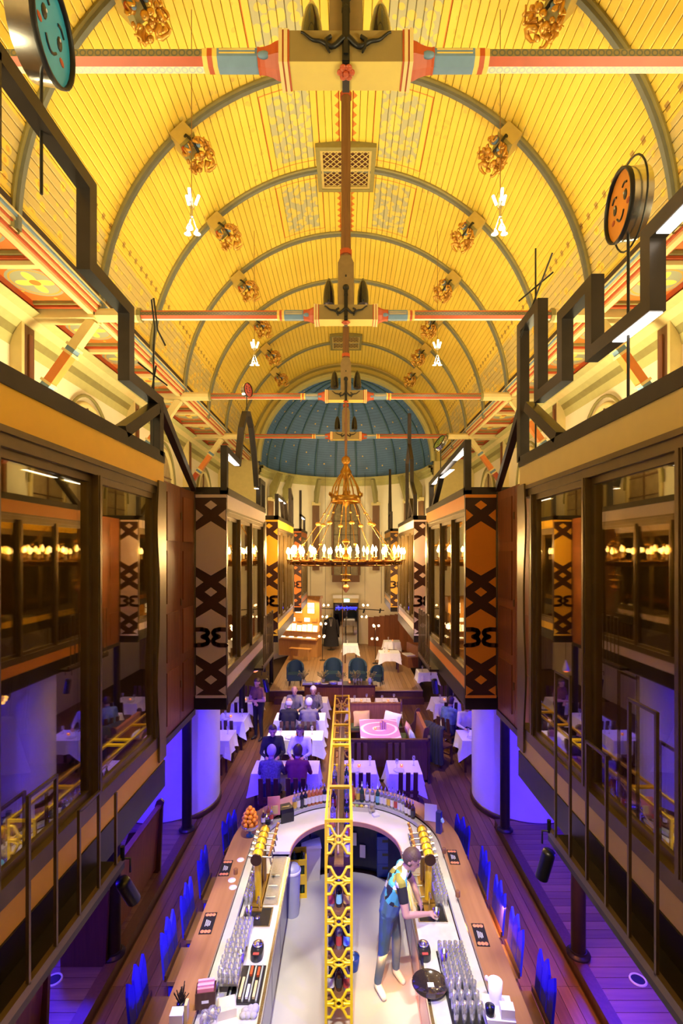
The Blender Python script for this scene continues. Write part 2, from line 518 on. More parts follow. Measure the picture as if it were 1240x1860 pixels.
# ------------------------------------------------------------------ gilded corbels on the ribs
def corbel_parts(root):
    MB().box(-0.16,0.16,-0.17,0.17,-0.24,0.02).build('block', mat('corbel_ochre_paint', (0.50,0.36,0.09), 0.5, var=0.15), root)
    mb = MB(); mb.prism([(-0.16,-0.24),(0.16,-0.24),(0.10,-0.30),(-0.10,-0.30)], 'y', -0.17, 0.17); mb.build('block_moulding', OLIVE, root)
    MB().tube([(0,-0.17,-0.2),(0.0,-0.25,-0.26),(0.02,-0.24,-0.40),(0,-0.12,-0.52)], 0.022).build('iron_arm', IRON, root)
    r = random.Random(5); mb = MB()
    for k in range(26):
        th = r.uniform(0, 2*PI); h = r.uniform(-0.64, -0.30); rad = 0.20*(1-abs(h+0.46)/0.30)+0.03
        mb.sphere((rad*math.cos(th), rad*math.sin(th), h), (r.uniform(0.03,0.06), r.uniform(0.03,0.06), r.uniform(0.03,0.06)), 7)
    for k in range(11):
        th = 2*PI*k/11 + r.uniform(-0.2,0.2); z0 = r.uniform(-0.55,-0.32); pts = []
        for i in range(11):
            a = i*0.55; q = 0.15 + 0.16*(i/10.0) + 0.045*math.sin(a); zz = z0 + 0.05*math.cos(a) - 0.07*i/10.0
            pts.append((q*math.cos(th+0.05*i), q*math.sin(th+0.05*i), zz))
        mb.tube(pts, [0.030-0.0018*i for i in range(11)], 6)
    mb.tube([(0.015*i*math.sin(i), 0.015*i*math.cos(i)*0.5, -0.62-0.02*i) for i in range(9)], [0.05,0.045,0.04,0.05,0.03,0.035,0.03,0.02,0.012], 6)
    mb.build('gilded_foliage', GOLD, root)
    MB().sphere((-0.1,-0.16,-0.38), (0.055,0.05,0.07), 8).build('blue_leaf', BLUEP, root); MB().sphere((0.06,-0.19,-0.47), (0.04,0.04,0.05), 8).build('blue_leaf', BLUEP, root)
    MB().sphere((-0.13,-0.10,-0.30), (0.05,0.05,0.06), 8).build('red_leaf', REDP, root)
c0 = None
RIBN = ['first', 'second', 'third', 'fourth', 'fifth', 'sixth', 'seventh']
for i, y in enumerate(RIBS[1:]):
    for s in (-1, 1):
        lab = 'gilded carved corbel on the %s side of the %s vault rib in view' % ('left' if s < 0 else 'right', RIBN[i])
        th = s*math.radians(43)
        loc = (RV*0.985*math.sin(th), y, ZC + RV*0.985*math.cos(th))
        if c0 is None:
            c0 = thing('gilded_corbel', lab, 'ornament', loc, 0, 'gilded corbels along the vault ribs'); corbel_parts(c0); o = c0
        else:
            o = dup(c0, loc, 0, lab)
        o.rotation_euler = (0, th, 0.0)

# ------------------------------------------------------------------ tie beams with king posts
def ring_mat(name, bg, fg, front):
    m = bpy.data.materials.new(name); m.use_nodes = True
    t = NT(m); b = m.node_tree.nodes['Principled BSDF']
    tc = t.n('ShaderNodeTexCoord'); sp = t.n('ShaderNodeSeparateXYZ'); t.nt.links.new(tc.outputs['Object'], sp.inputs[0])
    u = t.m('SUBTRACT', t.m('FRACT', t.m('DIVIDE', sp.outputs[0], 0.062)), 0.5)
    w = t.m('DIVIDE', sp.outputs[2] if front else sp.outputs[1], 0.062)
    d = t.m('SQRT', t.m('ADD', t.m('MULTIPLY', u, u), t.m('MULTIPLY', w, w)))
    nz = t.n('ShaderNodeTexNoise'); nz.inputs['Scale'].default_value = 9; t.nt.links.new(tc.outputs['Object'], nz.inputs['Vector'])
    base = t.mix(t.m('MULTIPLY', nz.outputs[0], 0.3), bg, (0.3,0.25,0.15))
    t.nt.links.new(t.mix(t.band(d, 0.26, 0.46), base, fg), b.inputs['Base Color'])
    b.inputs['Roughness'].default_value = 0.45
    return m
RINGW = ring_mat('white_ring_ornament', (0.78,0.70,0.48), (0.42,0.47,0.45), False)
RINGD = ring_mat('dark_ring_ornament', (0.20,0.14,0.04), (0.09,0.09,0.07), True)
def octa(a):
    c = a*0.4142
    return [(-a,-c),(-a,c),(-c,a),(c,a),(a,c),(a,-c),(c,-a),(-c,-a)]   # (y,z): 0-1 front, 7-0 lower front chamfer, 6-7 bottom
def octbeam(x0, x1, a, mats_by_face):
    mb = MB(); o8 = octa(a); vs = [(x, p, q) for x in (x0, x1) for p, q in o8]
    for i in range(8):
        j = (i+1) % 8
        mb.add([vs[i], vs[j], vs[j+8], vs[i+8]], [(0,1,2,3)], mats_by_face[i])
    mb.add(vs[:8], [tuple(range(8))], mats_by_face[0]); mb.add(vs[8:], [tuple(reversed(range(8)))], mats_by_face[0])
    return mb
ZB = 9.14
FB = [0, 1, 2, 2, 2, 1, 3, 1]      # 0 front dark rings, 1 red, 2 olive top, 3 white rings underneath
bm0 = None
BLAB = ['painted tie beam with big cream collar crossing the top of the frame', 'painted tie beam second from the camera, above the outermost lamp clusters', 'painted tie beam third from the camera, carrying the great chandelier', 'farthest painted tie beam, crossing in front of the blue dome']
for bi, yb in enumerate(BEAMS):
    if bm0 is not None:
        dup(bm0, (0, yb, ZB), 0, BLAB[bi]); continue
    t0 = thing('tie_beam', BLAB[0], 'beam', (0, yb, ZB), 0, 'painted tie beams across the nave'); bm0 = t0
    for s in (-1, 1):
        octbeam(s*1.17, s*4.2, 0.072, FB).build('painted_shaft', [RINGD, REDP, OLIVE, RINGW], t0)
        for x0, x1, mt, a in ((1.13,1.17,YELLP,0.076),(1.09,1.13,REDP,0.078),(1.05,1.09,YELLP,0.076)):
            octbeam(s*x0, s*x1, a, [0]*8).build('painted_ring', mt, t0)
        octbeam(s*0.72, s*1.05, 0.078, [0]*8).build('blue_sleeve', BLUEP, t0)
        mb = MB()
        for zz in (-0.012, 0.016): mb.box(s*0.74, s*1.03, -0.083, -0.076, zz, zz+0.008)
        mb.build('gold_line', YELLP, t0)
        mb = MB(); xs = [0.54,0.57,0.61,0.66,0.70,0.72]; rs = [0.122,0.115,0.098,0.086,0.082,0.086]
        for k in range(5):
            A = octa(rs[k]); B = octa(rs[k+1])
            for i in range(8):
                j = (i+1) % 8
                mb.add([(s*xs[k],*A[i]),(s*xs[k],*A[j]),(s*xs[k+1],*B[j]),(s*xs[k+1],*B[i])], [(0,1,2,3)], 0)
        mb.build('flared_neck', REDP, t0)
        MB().sphere((s*0.665,-0.078,-0.025), (0.06,0.022,0.032), 10).build('blue_tongue', BLUEP, t0)
        for x0, x1, a, mt in ((0.455,0.47,0.129,REDP),(0.47,0.498,0.134,CREAMP),(0.498,0.512,0.129,REDP),(0.512,0.54,0.136,CREAMP)):
            mb = MB(); mb.box(s*x0, s*x1, -a, a, -a, a); mb.build('collar_band', mt, t0)
        # wrought iron scroll on the collar face
        pts = [(s*(0.02+0.34*i/14.0), -0.142, 0.035-0.045*math.sin(i/14.0*PI*1.5)+0.015*math.cos(i*0.9)) for i in range(15)]
        mb = MB(); mb.tube(pts, [0.022-0.0009*i for i in range(15)], 6)
        mb.tube([(s*0.12,-0.142,0.06),(s*0.16,-0.145,0.03),(s*0.15,-0.145,-0.03),(s*0.13,-0.142,-0.07)], [0.016,0.016,0.013,0.008], 6)
        mb.build('iron_scroll', IRON, t0)
        octbeam(s*3.55, s*4.3, 0.10, [0]*8).build('beam_end', CREAMP, t0)
        octbeam(s*3.49, s*3.55, 0.108, [0]*8).build('painted_ring', OLIVE, t0)
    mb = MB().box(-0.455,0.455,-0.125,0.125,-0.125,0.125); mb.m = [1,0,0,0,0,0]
    mb.build('collar', [mat('collar_face_shade', (0.24,0.17,0.06), 0.5, var=0.18, scale=4), mat('collar_paint', (0.60,0.45,0.10), 0.5, var=0.12, scale=4)], t0)  # all faces but the underside darkened: shade painted into the collar colour
    mb = MB(); mb.box(-0.03,0.03,-0.137,-0.12,-0.125,0.42); mb.box(-0.03,0.03,-0.13,0.13,-0.137,-0.122); mb.box(-0.018,0.018,-0.15,-0.13,-0.08,0.30)
    mb.build('iron_strap', IRON, t0)
    mb = MB()
    for k in range(6):
        th = 2*PI*k/6; mb.sphere((0.045*math.cos(th), -0.06+0.045*math.sin(th), -0.150), (0.03,0.03,0.014), 8)
    mb.sphere((0,-0.06,-0.16), 0.025, 8); mb.build('red_flower_boss', REDP, t0)
    mb = MB(); mb.box(-0.135,0.135,-0.11,0.11,0.125,0.85); mb.prism([(-0.135,0.85),(0.135,0.85),(0.08,0.98),(-0.08,0.98)], 'y', -0.09, 0.09)
    mb.build('king_post_foot', mat('king_post_paint', (0.20,0.13,0.05), 0.5, var=0.25), t0)
    mb = MB(); mb.prism(octa(0.08), 'z', 0.96, ZC+RV-ZB-0.02); mb.build('king_post', BEAMW, t0)
    mb = MB(); mb.prism(octa(0.10), 'z', 1.02, 1.10); mb.prism(octa(0.10), 'z', 3.72, 3.78); mb.build('king_post_ring', REDP, t0)
    mb = MB(); mb.sphere((0,0,0.62), (0.05,0.13,0.05), 8); mb.sphere((0,-0.1,0.42), (0.06,0.05,0.06), 8); mb.sphere((0,-0.1,0.30), (0.04,0.05,0.05), 8)
    mb.build('iron_boss', IRON, t0)

# black spotlights behind the collars
sl0 = None
for bi, yb in enumerate(BEAMS):
    for s in (-1, 1):
        lab = 'black egg shaped spotlight on the %s of the %s tie beam collar' % ('left' if s < 0 else 'right', ['nearest', 'second', 'third', 'farthest'][bi])
        loc = (s*0.30, yb+0.25, 9.38)
        if sl0 is not None: dup(sl0, loc, 0, lab); continue
        sl0 = thing('collar_spotlight', lab, 'spotlight', loc, 0, 'black spotlights on the tie beam collars'); sl0.scale = (1.15, 1.15, 1.1)
        MB().lathe([(0.088,0.06),(0.090,0.16),(0.080,0.28),(0.055,0.40),(0.02,0.475),(0.0,0.48)], 16).lathe([(0.082,0.06),(0.082,0.16),(0.05,0.30),(0.0,0.34)], 16).build('shade', mat('gloss_black', (0.01,0.01,0.014), 0.12, 0.2, coat=0.6), sl0)
        MB().bar((0,0,0.12), (0,-0.13,0.06), 0.03).build('bracket', IRON, sl0)
        MB().sphere((0,0,0.14), 0.045, 8).build('bulb', emis('soft_bulb', (1.0,0.85,0.6), 4.0), sl0)

# ------------------------------------------------------------------ cornice, coffered soffit, struts
def medallion(name):
    m = bpy.data.materials.new(name); m.use_nodes = True
    t = NT(m); b = m.node_tree.nodes['Principled BSDF']
    tc = t.n('ShaderNodeTexCoord'); sp = t.n('ShaderNodeSeparateXYZ'); t.nt.links.new(tc.outputs['Object'], sp.inputs[0])
    x, y = sp.outputs[0], sp.outputs[1]
    r = t.m('SQRT', t.m('ADD', t.m('MULTIPLY', x, x), t.m('MULTIPLY', y, y)))
    th = t.m('ARCTAN2', y, x)
    nz = t.n('ShaderNodeTexVoronoi'); nz.inputs['Scale'].default_value = 9; t.nt.links.new(tc.outputs['Object'], nz.inputs['Vector'])
    c = t.mix(t.m('GREATER_THAN', nz.outputs['Distance'], 0.33), (0.62,0.40,0.06), (0.52,0.15,0.02))
    c = t.mix(t.m('LESS_THAN', r, 0.40), c, (0.30,0.30,0.20))
    c = t.mix(t.band(r, 0.33, 0.36), c, (0.60,0.30,0.04))
    pet = t.m('ADD', 0.20, t.m('MULTIPLY', t.m('COSINE', t.m('MULTIPLY', th, 4.0)), 0.10))
    c = t.mix(t.m('LESS_THAN', r, pet), c, (0.80,0.58,0.10))
    c = t.mix(t.m('LESS_THAN', r, 0.08), c, (0.60,0.18,0.02))
    t.nt.links.new(c, b.inputs['Base Color']); b.inputs['Roughness'].default_value = 0.5
    return m
MEDAL = medallion('painted_medallion')
DKG = mat('dark_gutter', (0.045,0.025,0.012), 0.7, var=0.3)
PLANKO = mat('pale_green_paint', (0.47,0.42,0.16), 0.55, var=0.12)
for s, nm in ((-1, 'left'), (1, 'right')):
    co = struct('trim_1' if s < 0 else 'trim_2')
    for z0, z1, xo, mt, nme in ((9.10,9.15,0.00,CREAMP,'cream_moulding'),(9.15,9.19,0.03,REDP,'red_moulding'),(9.19,9.24,0.05,CREAMP,'cream_moulding'),(9.24,9.27,0.07,REDP,'red_moulding'),(9.27,9.31,0.09,CREAMP,'cream_moulding'),(9.31,9.345,0.11,BLUEP,'blue_moulding'),(9.345,9.37,0.12,CREAMP,'cream_moulding')):
        MB().box(s*(4.13+0.12-xo), s*4.34, -4, YARCH, z0, z1).build(nme, mt, co)
    MB().box(s*4.19, s*4.34, -4, YARCH, 9.37, 9.52).build('gutter_board', DKG, co)
    MB().box(s*4.34, s*WX, -4, YARCH, 9.30, 9.40).build('soffit_backing', PLANKO, co)
    # cove between wall and soffit
    for k, (xa, za, xb, zb, mt) in enumerate(((5.6,8.55,5.55,8.72,PLANKO),(5.55,8.72,5.48,8.84,OLIVE),(5.48,8.84,5.40,8.95,PLANKO),(5.40,8.95,5.28,9.04,CREAMP),(5.28,9.04,5.14,9.10,PLANKO))):
        MB().prism([(s*xa,za),(s*xb,zb),(s*5.62,zb),(s*5.62,za)], 'y', -4, YARCH).build('cove_moulding', mt, co)
    pan0 = None
    ys = [-0.28] + BEAMS + [YARCH]
    for b in range(len(ys)-1):
        y0, y1 = ys[b], ys[b+1]
        MB().box(s*4.25, s*5.6, y0-0.14, y0+0.14, 9.04, 9.31).build('cross_beam', CREAMP, co)
        L = (y1-y0-0.28)/3.0
        for k in range(3):
            yc = y0+0.14+L*(k+0.5)
            if k: MB().box(s*4.34, s*5.3, yc-L/2-0.05, yc-L/2+0.05, 9.10, 9.30).build('cross_moulding', CREAMP, co)
            mb = MB()
            for e in (-1, 1):
                mb.box(s*4.36, s*5.24, yc+e*(L/2-0.05), yc+e*(L/2-0.10), 9.16, 9.29)
            mb.box(s*4.36, s*4.42, yc-L/2+0.1, yc+L/2-0.1, 9.16, 9.29); mb.box(s*5.18, s*5.24, yc-L/2+0.1, yc+L/2-0.1, 9.16, 9.29)
            mb.build('red_panel_frame', REDP, co)
            mb = MB()
            for e in (-1, 1):
                mb.box(s*4.42, s*5.18, yc+e*(L/2-0.10), yc+e*(L/2-0.14), 9.20, 9.29)
            mb.build('olive_panel_frame', OLIVE, co)
            if pan0 is None: pan0 = MB().box(-0.38,0.38,-L/2+0.14,L/2-0.14,0,0.02).build('painted_panel', MEDAL, co, (s*4.80, yc, 9.25))
            else: share(pan0, co, (s*4.80, yc, 9.25))
    # upper walls
    w = MB().box(s*WX, s*(WX+0.3), -4, YARCH+4.2, -0.1, 9.4).build('wall_'+nm, CREAM); tag(w, kind='structure')
    # half-timber posts and braces at the tie beams
    for bi, yb in enumerate(BEAMS):
        st = thing('painted_strut', 'painted diagonal strut with ringed bands under the %s end of the %s tie beam' % (nm, ['nearest', 'second', 'third', 'farthest'][bi]), 'strut', (s*5.5, yb, 7.3), 0, 'painted struts below the tie beam ends')
        a = Vector((s*0.02,0,0.05)); b2 = Vector((-s*1.18,0,1.74)); d = (b2-a)
        MB().bar(a+d*0.0, a+d*0.30, 0.15, 0.15).build('strut_foot', REDP, st)
        for f in (0.30, 0.36, 0.66, 0.72):
            MB().bar(a+d*f, a+d*(f+0.022), 0.21, 0.21).build('ring_band', CREAMP, st)
        MB().bar(a+d*0.322, a+d*0.36, 0.16, 0.16).build('blue_band', BLUEP, st)
        MB().bar(a+d*0.382, a+d*0.66, 0.155, 0.155).build('orange_shaft', mat('orange_paint', (0.62,0.19,0.03), 0.5), st)
        MB().bar(a+d*0.682, a+d*0.72, 0.16, 0.16).build('blue_band', BLUEP, st)
        MB().bar(a+d*0.742, a+d*1.0, 0.16, 0.16).build('cream_shaft', CREAMP, st)
        ps = thing('wall_post', 'brown timber post against the %s wall under the %s tie beam' % (nm, ['nearest', 'second', 'third', 'farthest'][bi]), 'post', (s*5.5, yb, 5.9), 0, 'timber posts on the upper walls')
        MB().box(-0.09,0.09,-0.13,0.13,0,3.1).build('timber', BEAMW, ps)
        MB().box(-s*0.095,-s*0.12,-0.04,0.04,0.2,2.9).build('raised_strip', REDW, ps)
        MB().box(-0.10,0.10,-0.22,-0.15,0.0,3.14).build('cream_batten', CREAMP, ps)
    # arched church windows between the beams
    for k, yc in enumerate((6.29, 10.67, 15.05, 19.4)):
        wi = struct('window_%d' % (k+1 + (4 if s > 0 else 0)))
        pts = []; hw, zs, zt = 0.85, 7.1, 8.25
        for i in range(21):
            th = PI*i/20; pts.append((s*(WX-0.03), yc-hw*math.cos(th), zs+(zt-zs)*math.sin(th)))
        mb = MB(); full = [(s*(WX-0.03), yc-hw, 5.6)] + pts + [(s*(WX-0.03), yc+hw, 5.6)]
        mb.tube(full, 0.07, 6); mb.build('window_frame', CREAMP, wi)
        mb = MB(); mb.tube([(p[0]*0.992, yc+(p[1]-yc)*1.16, 7.1+(p[2]-7.1)*1.16) for p in pts], 0.035, 6); mb.build('arch_moulding', OLIVE, wi)
        mb = MB(); mb.prism([(p[1], p[2]) for p in full], 'x', s*(WX-0.015), s*(WX-0.005)); mb.build('pane', mat('leaded_window_glass', (0.34,0.24,0.12), 0.25, var=0.4, scale=6), wi)
        mb = MB()
        mb.box(s*(WX-0.05), s*(WX-0.015), yc-0.025, yc+0.025, 5.6, zt)
        for zz in (6.2, 6.8, 7.4): mb.box(s*(WX-0.045), s*(WX-0.015), yc-hw, yc+hw, zz, zz+0.03)
        mb.build('mullion', BEAMW, wi)

# ------------------------------------------------------------------ chancel arch, apse wall, blue half dome
AZ, AR = 9.10, 3.75
arch = struct('wall_chancel_arch')
mb = MB(); n = 48
for yy, fl in ((YARCH, 0), (YARCH+0.25, 1)):
    mb.add([(r*math.sin(-PI/2+PI*i/n), yy, AZ+r*math.cos(-PI/2+PI*i/n)) for i in range(n+1) for r in (AR+0.12, 4.45)], [(2*i, 2*i+1, 2*i+3, 2*i+2) for i in range(n)])
for s in (-1, 1):
    mb.box(s*(AR+0.12), s*WX, YARCH, YARCH+0.25, 0, AZ)
    mb.box(s*4.44, s*WX, YARCH, YARCH+0.25, AZ, 9.4)
mb.build('arch_wall', mat('arch_wall_paint', (0.62,0.50,0.20), 0.6, var=0.1), arch)
for r0, r1, y0, mt in ((AR-0.0, AR+0.13, -0.06, PLANKO), (AR+0.13, AR+0.20, -0.10, OLIVE), (AR+0.20, AR+0.38, -0.04, mat('ochre_olive_paint', (0.48,0.37,0.08), 0.55)), (AR+0.38, AR+0.45, -0.09, OLIVE)):
    mb = MB(); vs = []
    for i in range(n+1):
        th = -PI/2+PI*i/n
        for r, yy in ((r0, 0.30), (r0, y0), (r1, y0), (r1, 0.05)):
            vs.append((r*math.sin(th), YARCH+yy, AZ+r*math.cos(th)))
    for j in range(3):
        mb.add(vs, [(4*i+j, 4*i+j+1, 4*i+j+5, 4*i+j+4) for i in range(n)], 0, False)
    mb.build('arch_moulding', mt, arch)
apse = struct('wall_apse')
mb = MB(); m2 = 40
pts = [(AR*1.03*math.cos(PI*i/m2), YARCH+0.2+AR*1.03*math.sin(PI*i/m2)) for i in range(m2+1)]
mb.add([(x, y, z) for z in (0.0, AZ) for x, y in pts], [(i, i+1, m2+2+i, m2+1+i) for i in range(m2)], 0, True)
mb.build('apse_plaster', CREAM, apse)
mb = MB()
for (z0, z1, ro) in ((8.55, 8.66, 0.06), (8.66, 8.84, 0.12), (8.84, 8.98, 0.22)):
    R1 = AR*1.03; vs = []
    for i in range(m2+1):
        c, si = math.cos(PI*i/m2), math.sin(PI*i/m2)
        for r, z in ((R1, z0), (R1-ro, z0), (R1-ro, z1), (R1, z1)):
            vs.append((r*c, YARCH+0.2+r*si, z))
    for j in range(3):
        mb.add(vs, [(4*i+j, 4*i+j+1, 4*i+j+5, 4*i+j+4) for i in range(m2)], 0)
mb.build('apse_cornice', PLANKO, apse)
def dome_mat():
    m = mat('blue_dome_boards', (0.09,0.175,0.34), 0.45, var=0.25, scale=2.5)
    t = NT(m); b = m.node_tree.nodes['Principled BSDF']
    tc = t.n('ShaderNodeNewGeometry'); sp = t.n('ShaderNodeSeparateXYZ'); t.nt.links.new(tc.outputs['Position'], sp.inputs[0])
    ln = t.m('LESS_THAN', t.m('FRACT', t.m('MULTIPLY', sp.outputs[2], 9.0)), 0.16)
    old = b.inputs['Base Color'].links[0].from_socket
    t.nt.links.new(t.mix(t.m('MULTIPLY', ln, 0.45), old, (0.015,0.05,0.08)), b.inputs['Base Color'])
    return m
DOMEM = dome_mat()
dome = struct('ceiling_dome')
def dome_pt(az, el, r=AR*1.02):
    return Vector((r*math.cos(el)*math.cos(az), YARCH+0.2+r*math.cos(el)*math.sin(az), AZ-0.12+r*math.sin(el)*1.02))
GORES = 11
for g in range(GORES):
    a0, a1 = PI*g/GORES, PI*(g+1)/GORES
    mb = MB(); na, ne = 5, 16
    vs = [dome_pt(a0+(a1-a0)*i/na, (PI/2)*k/ne) for k in range(ne+1) for i in range(na+1)]
    mb.add(vs, [(k*(na+1)+i, k*(na+1)+i+1, (k+1)*(na+1)+i+1, (k+1)*(na+1)+i) for k in range(ne) for i in range(na)], 0, True)
    mb.build('dome_gore', DOMEM, dome)
    if g:
        MB().tube([dome_pt(a0, (PI/2)*k/ne*0.98, AR*1.01) for k in range(ne+1)], 0.045, 6).build('dome_rib', mat('dome_rib_paint', (0.05,0.12,0.17), 0.5), dome)
r = random.Random(3); st0 = None
for g in range(GORES):
    for k in range(6):
        az = PI*(g+0.25+0.5*((k*0.37+g*0.61) % 1))/GORES; el = 0.14+0.19*k+r.uniform(-0.05,0.05)
        if el > 1.2: continue
        p = dome_pt(az, el, AR*0.995); c = dome_pt(az, el, 0.0)
        rot = (c-p).to_track_quat('Z', 'Y').to_euler()
        if st0 is None:
            poly = [((0.052 if i % 2 == 0 else 0.022)*math.cos(PI*i/5), (0.052 if i % 2 == 0 else 0.022)*math.sin(PI*i/5)) for i in range(10)]
            mb = MB(); mb.prism(poly, 'z', 0, 0.01); st0 = mb.build('gold_star', mat('gold_star_paint', (0.75,0.50,0.10), 0.4), dome, p, rot)
        else: share(st0, dome, p, rot)
for k, az in enumerate((0.32, 0.62, 1.14, PI-1.14, PI-0.62, PI-0.32)):
    x, y = AR*0.99*math.cos(az), YARCH+0.2+AR*0.99*math.sin(az)
    p = thing('apse_pilaster', 'brown timber pilaster with carved bracket in the apse, %s from the left' % ['sixth', 'fifth', 'fourth', 'third', 'second', 'first'][k], 'pilaster', (x, y, 4.2), az+PI/2, 'timber pilasters round the apse')
    MB().box(-0.17,0.17,-0.02,0.10,0,3.3).build('shaft', BEAMW, p)
    MB().box(-0.21,0.21,-0.02,0.16,3.3,3.46).build('capital', CREAMP, p)
    MB().prism([(0.0,3.4),(0.18,3.4),(0.62,4.55),(0.40,4.62),(0.0,4.0)], 'x', -0.08, 0.08).build('bracket', OLIVE, p)
    mb = MB()
    for q in range(5): mb.cyl((0,0.12,0.5+0.1*q), (0,0.12,0.53+0.1*q), 0.09, n=10)
    mb.build('carved_rings', CREAMP, p)

# back wall behind the camera, closing the nave
bw = MB().box(-WX-0.3, WX+0.3, -4.3, -4.0, -0.1, 13.6).build('wall_back', CREAM); tag(bw, kind='structure')

# ------------------------------------------------------------------ floors
PLK = wood('oiled_floor_planks', (0.12,0.048,0.022), (0.23,0.105,0.05), 0.36, 'y', 2.0)
PLKX = wood('aisle_floor_planks', (0.13,0.06,0.035), (0.22,0.11,0.06), 0.38, 'x', 2.0)
floor = struct('floor')
MB().box(-WX, WX, -4, 26.2, -0.12, -0.025).build('subfloor', mat('dark_subfloor', (0.05,0.022,0.012), 0.7), floor)
PW = 0.145
def plank_rows(x0, x1, y0, y1, parent, m, proto=None, cuts=1, z=0.0):
    n = int(round((x1-x0)/PW)); w = (x1-x0)/n
    pr = None
    for i in range(n):
        L = (y1-y0)/cuts
        for c in range(cuts):
            if pr is None: pr = MB().box(-w/2+0.003, w/2-0.003, 0.002, L-0.002, -0.025, 0.0).build('floor_plank', m, parent, (x0+w*(i+0.5), y0+L*c, z))
            else: share(pr, parent, (x0+w*(i+0.5), y0+L*c, z))
plank_rows(-2.74, -1.06, 3.0, 8.6, floor, PLK, cuts=2)
plank_rows(1.06, 2.74, 3.0, 8.6, floor, PLK, cuts=2)
plank_rows(-2.74, 2.74, 8.6, 16.9, floor, PLK, cuts=2)
for s in (-1, 1):
    MB().box(s*2.75, s*WX, 9.2, 16.9, -0.03, 0.0).build('aisle_boards', PLK, floor)
    # raised side aisle with boards running across
    n = 42; y0 = 3.0; w = 6.2/n; pr = None
    for i in range(n):
        if pr is None: pr = MB().box(-1.35, 1.35, -w/2+0.003, w/2-0.003, -0.1, 0.0).build('floor_plank', PLKX, floor, (s*4.25, y0+w*(i+0.5), 0.1))
        else: share(pr, floor, (s*4.25, y0+w*(i+0.5), 0.1))
    tr = struct('trim_%d' % (3 if s < 0 else 4))
    MB().box(s*2.76, s*2.90, 3.0, 9.2, -0.02, 0.135).build('timber_kerb', DARKW, tr)
bf = MB(); bf.box(-1.05, 1.05, 2.5, 6.83, -0.025, 0.006)
bf.prism([(1.05*math.cos(PI*i/24), 6.83+1.05*math.sin(PI*i/24)) for i in range(25)], 'z', -0.025, 0.006)
bfo = bf.build('floor_behind_bar', mat('pale_grey_bar_floor', (0.40,0.39,0.36), 0.45, var=0.12, scale=2.5)); tag(bfo, kind='structure')
# round floor fittings beside the posts
for s in (-1, 1):
    v = thing('floor_fitting', 'round dark floor fitting with a pale rim on the %s aisle boards' % ('left' if s < 0 else 'right'), 'floor fitting', (s*3.4, 5.77, 0.1), 0, 'round floor fittings')
    MB().lathe([(0.0,0.004),(0.075,0.004)], 20, cap=False).build('dark_lid', IRON, v)
    MB().lathe([(0.075,0.0),(0.075,0.012),(0.092,0.012),(0.096,0.0)], 20, cap=False).build('rim', mat('pale_rim', (0.7,0.68,0.66), 0.4), v)

# steel columns carrying the pavilions
for s, nm in ((-1, 'left'), (1, 'right')):
    for k, (x, y, z0) in enumerate(((2.86,6.1,0.135),(2.84,8.85,0.135),(2.85,13.6,0.0),(2.9,19.3,0.0))):
        p = thing('steel_column', 'round dark steel column on the %s, %s' % (nm, ['nearest, beside the bar stools', 'in front of the blue lit drum wall', 'among the dining tables', 'farthest, by the stage'][k]), 'column', (s*x, y, z0), 0, 'steel columns under the pavilions')
        MB().cyl((0,0,0.0), (0,0,2.9-z0), 0.085, n=16).build('shaft', STEEL, p)
        MB().lathe([(0.14,0.0),(0.14,0.02),(0.10,0.03),(0.10,0.06)], 16).build('base_plate', STEEL, p)
# round white drum walls in the aisles
for s, nm in ((-1, 'left'), (1, 'right')):
    d = thing('drum_wall', 'white rounded drum wall washed in blue light in the %s aisle' % nm, 'wall', (s*3.62, 10.12, 0.0))
    MB().lathe([(1.02,0.0),(1.02,2.93)], 48).build('drum', mat('white_drum_plaster', (0.72,0.70,0.72), 0.7, var=0.03), d)
    MB().lathe([(1.02,0.0),(1.05,0.0),(1.05,0.10),(1.02,0.11)], 48, cap=False).build('skirting', DARKW, d)
# ================================================================== GLAZED PAVILIONS ALONG BOTH SIDES
XI = 1.67
PGLASS = glassy('pavilion_glass', (0.82,0.76,0.52), 0.13, 0.015, (1.0,0.95,0.82))
INTD = mat('dark_room_panelling', (0.16,0.10,0.045), 0.6, var=0.3)
LEDW = emis('white_led_strip', (1.0,0.93,0.84), 6.0)
DARKPAN = mat('dark_brown_panel', (0.045,0.016,0.012), 0.45, var=0.2)
BCOL = {
 'amber': mat('amber_lacquer', (0.85,0.48,0.02), 0.45, var=0.06), 'olive': mat('olive_cream_lacquer', (0.62,0.46,0.16), 0.45, var=0.06),
 'grey': mat('pinkish_grey_lacquer', (0.55,0.43,0.42), 0.45, var=0.05), 'orange': mat('orange_lacquer', (0.72,0.25,0.02), 0.45, var=0.05),
 'yellow': mat('yellow_lacquer', (0.82,0.50,0.04), 0.45, var=0.05), 'pink': mat('pale_pink_lacquer', (0.72,0.58,0.56), 0.45, var=0.05),
 'red': mat('vermilion_lacquer', (0.70,0.19,0.03), 0.45, var=0.05), 'ochre': mat('ochre_lacquer', (0.66,0.36,0.05), 0.45, var=0.05)}
def zv(v): return 6.346-0.001996*v

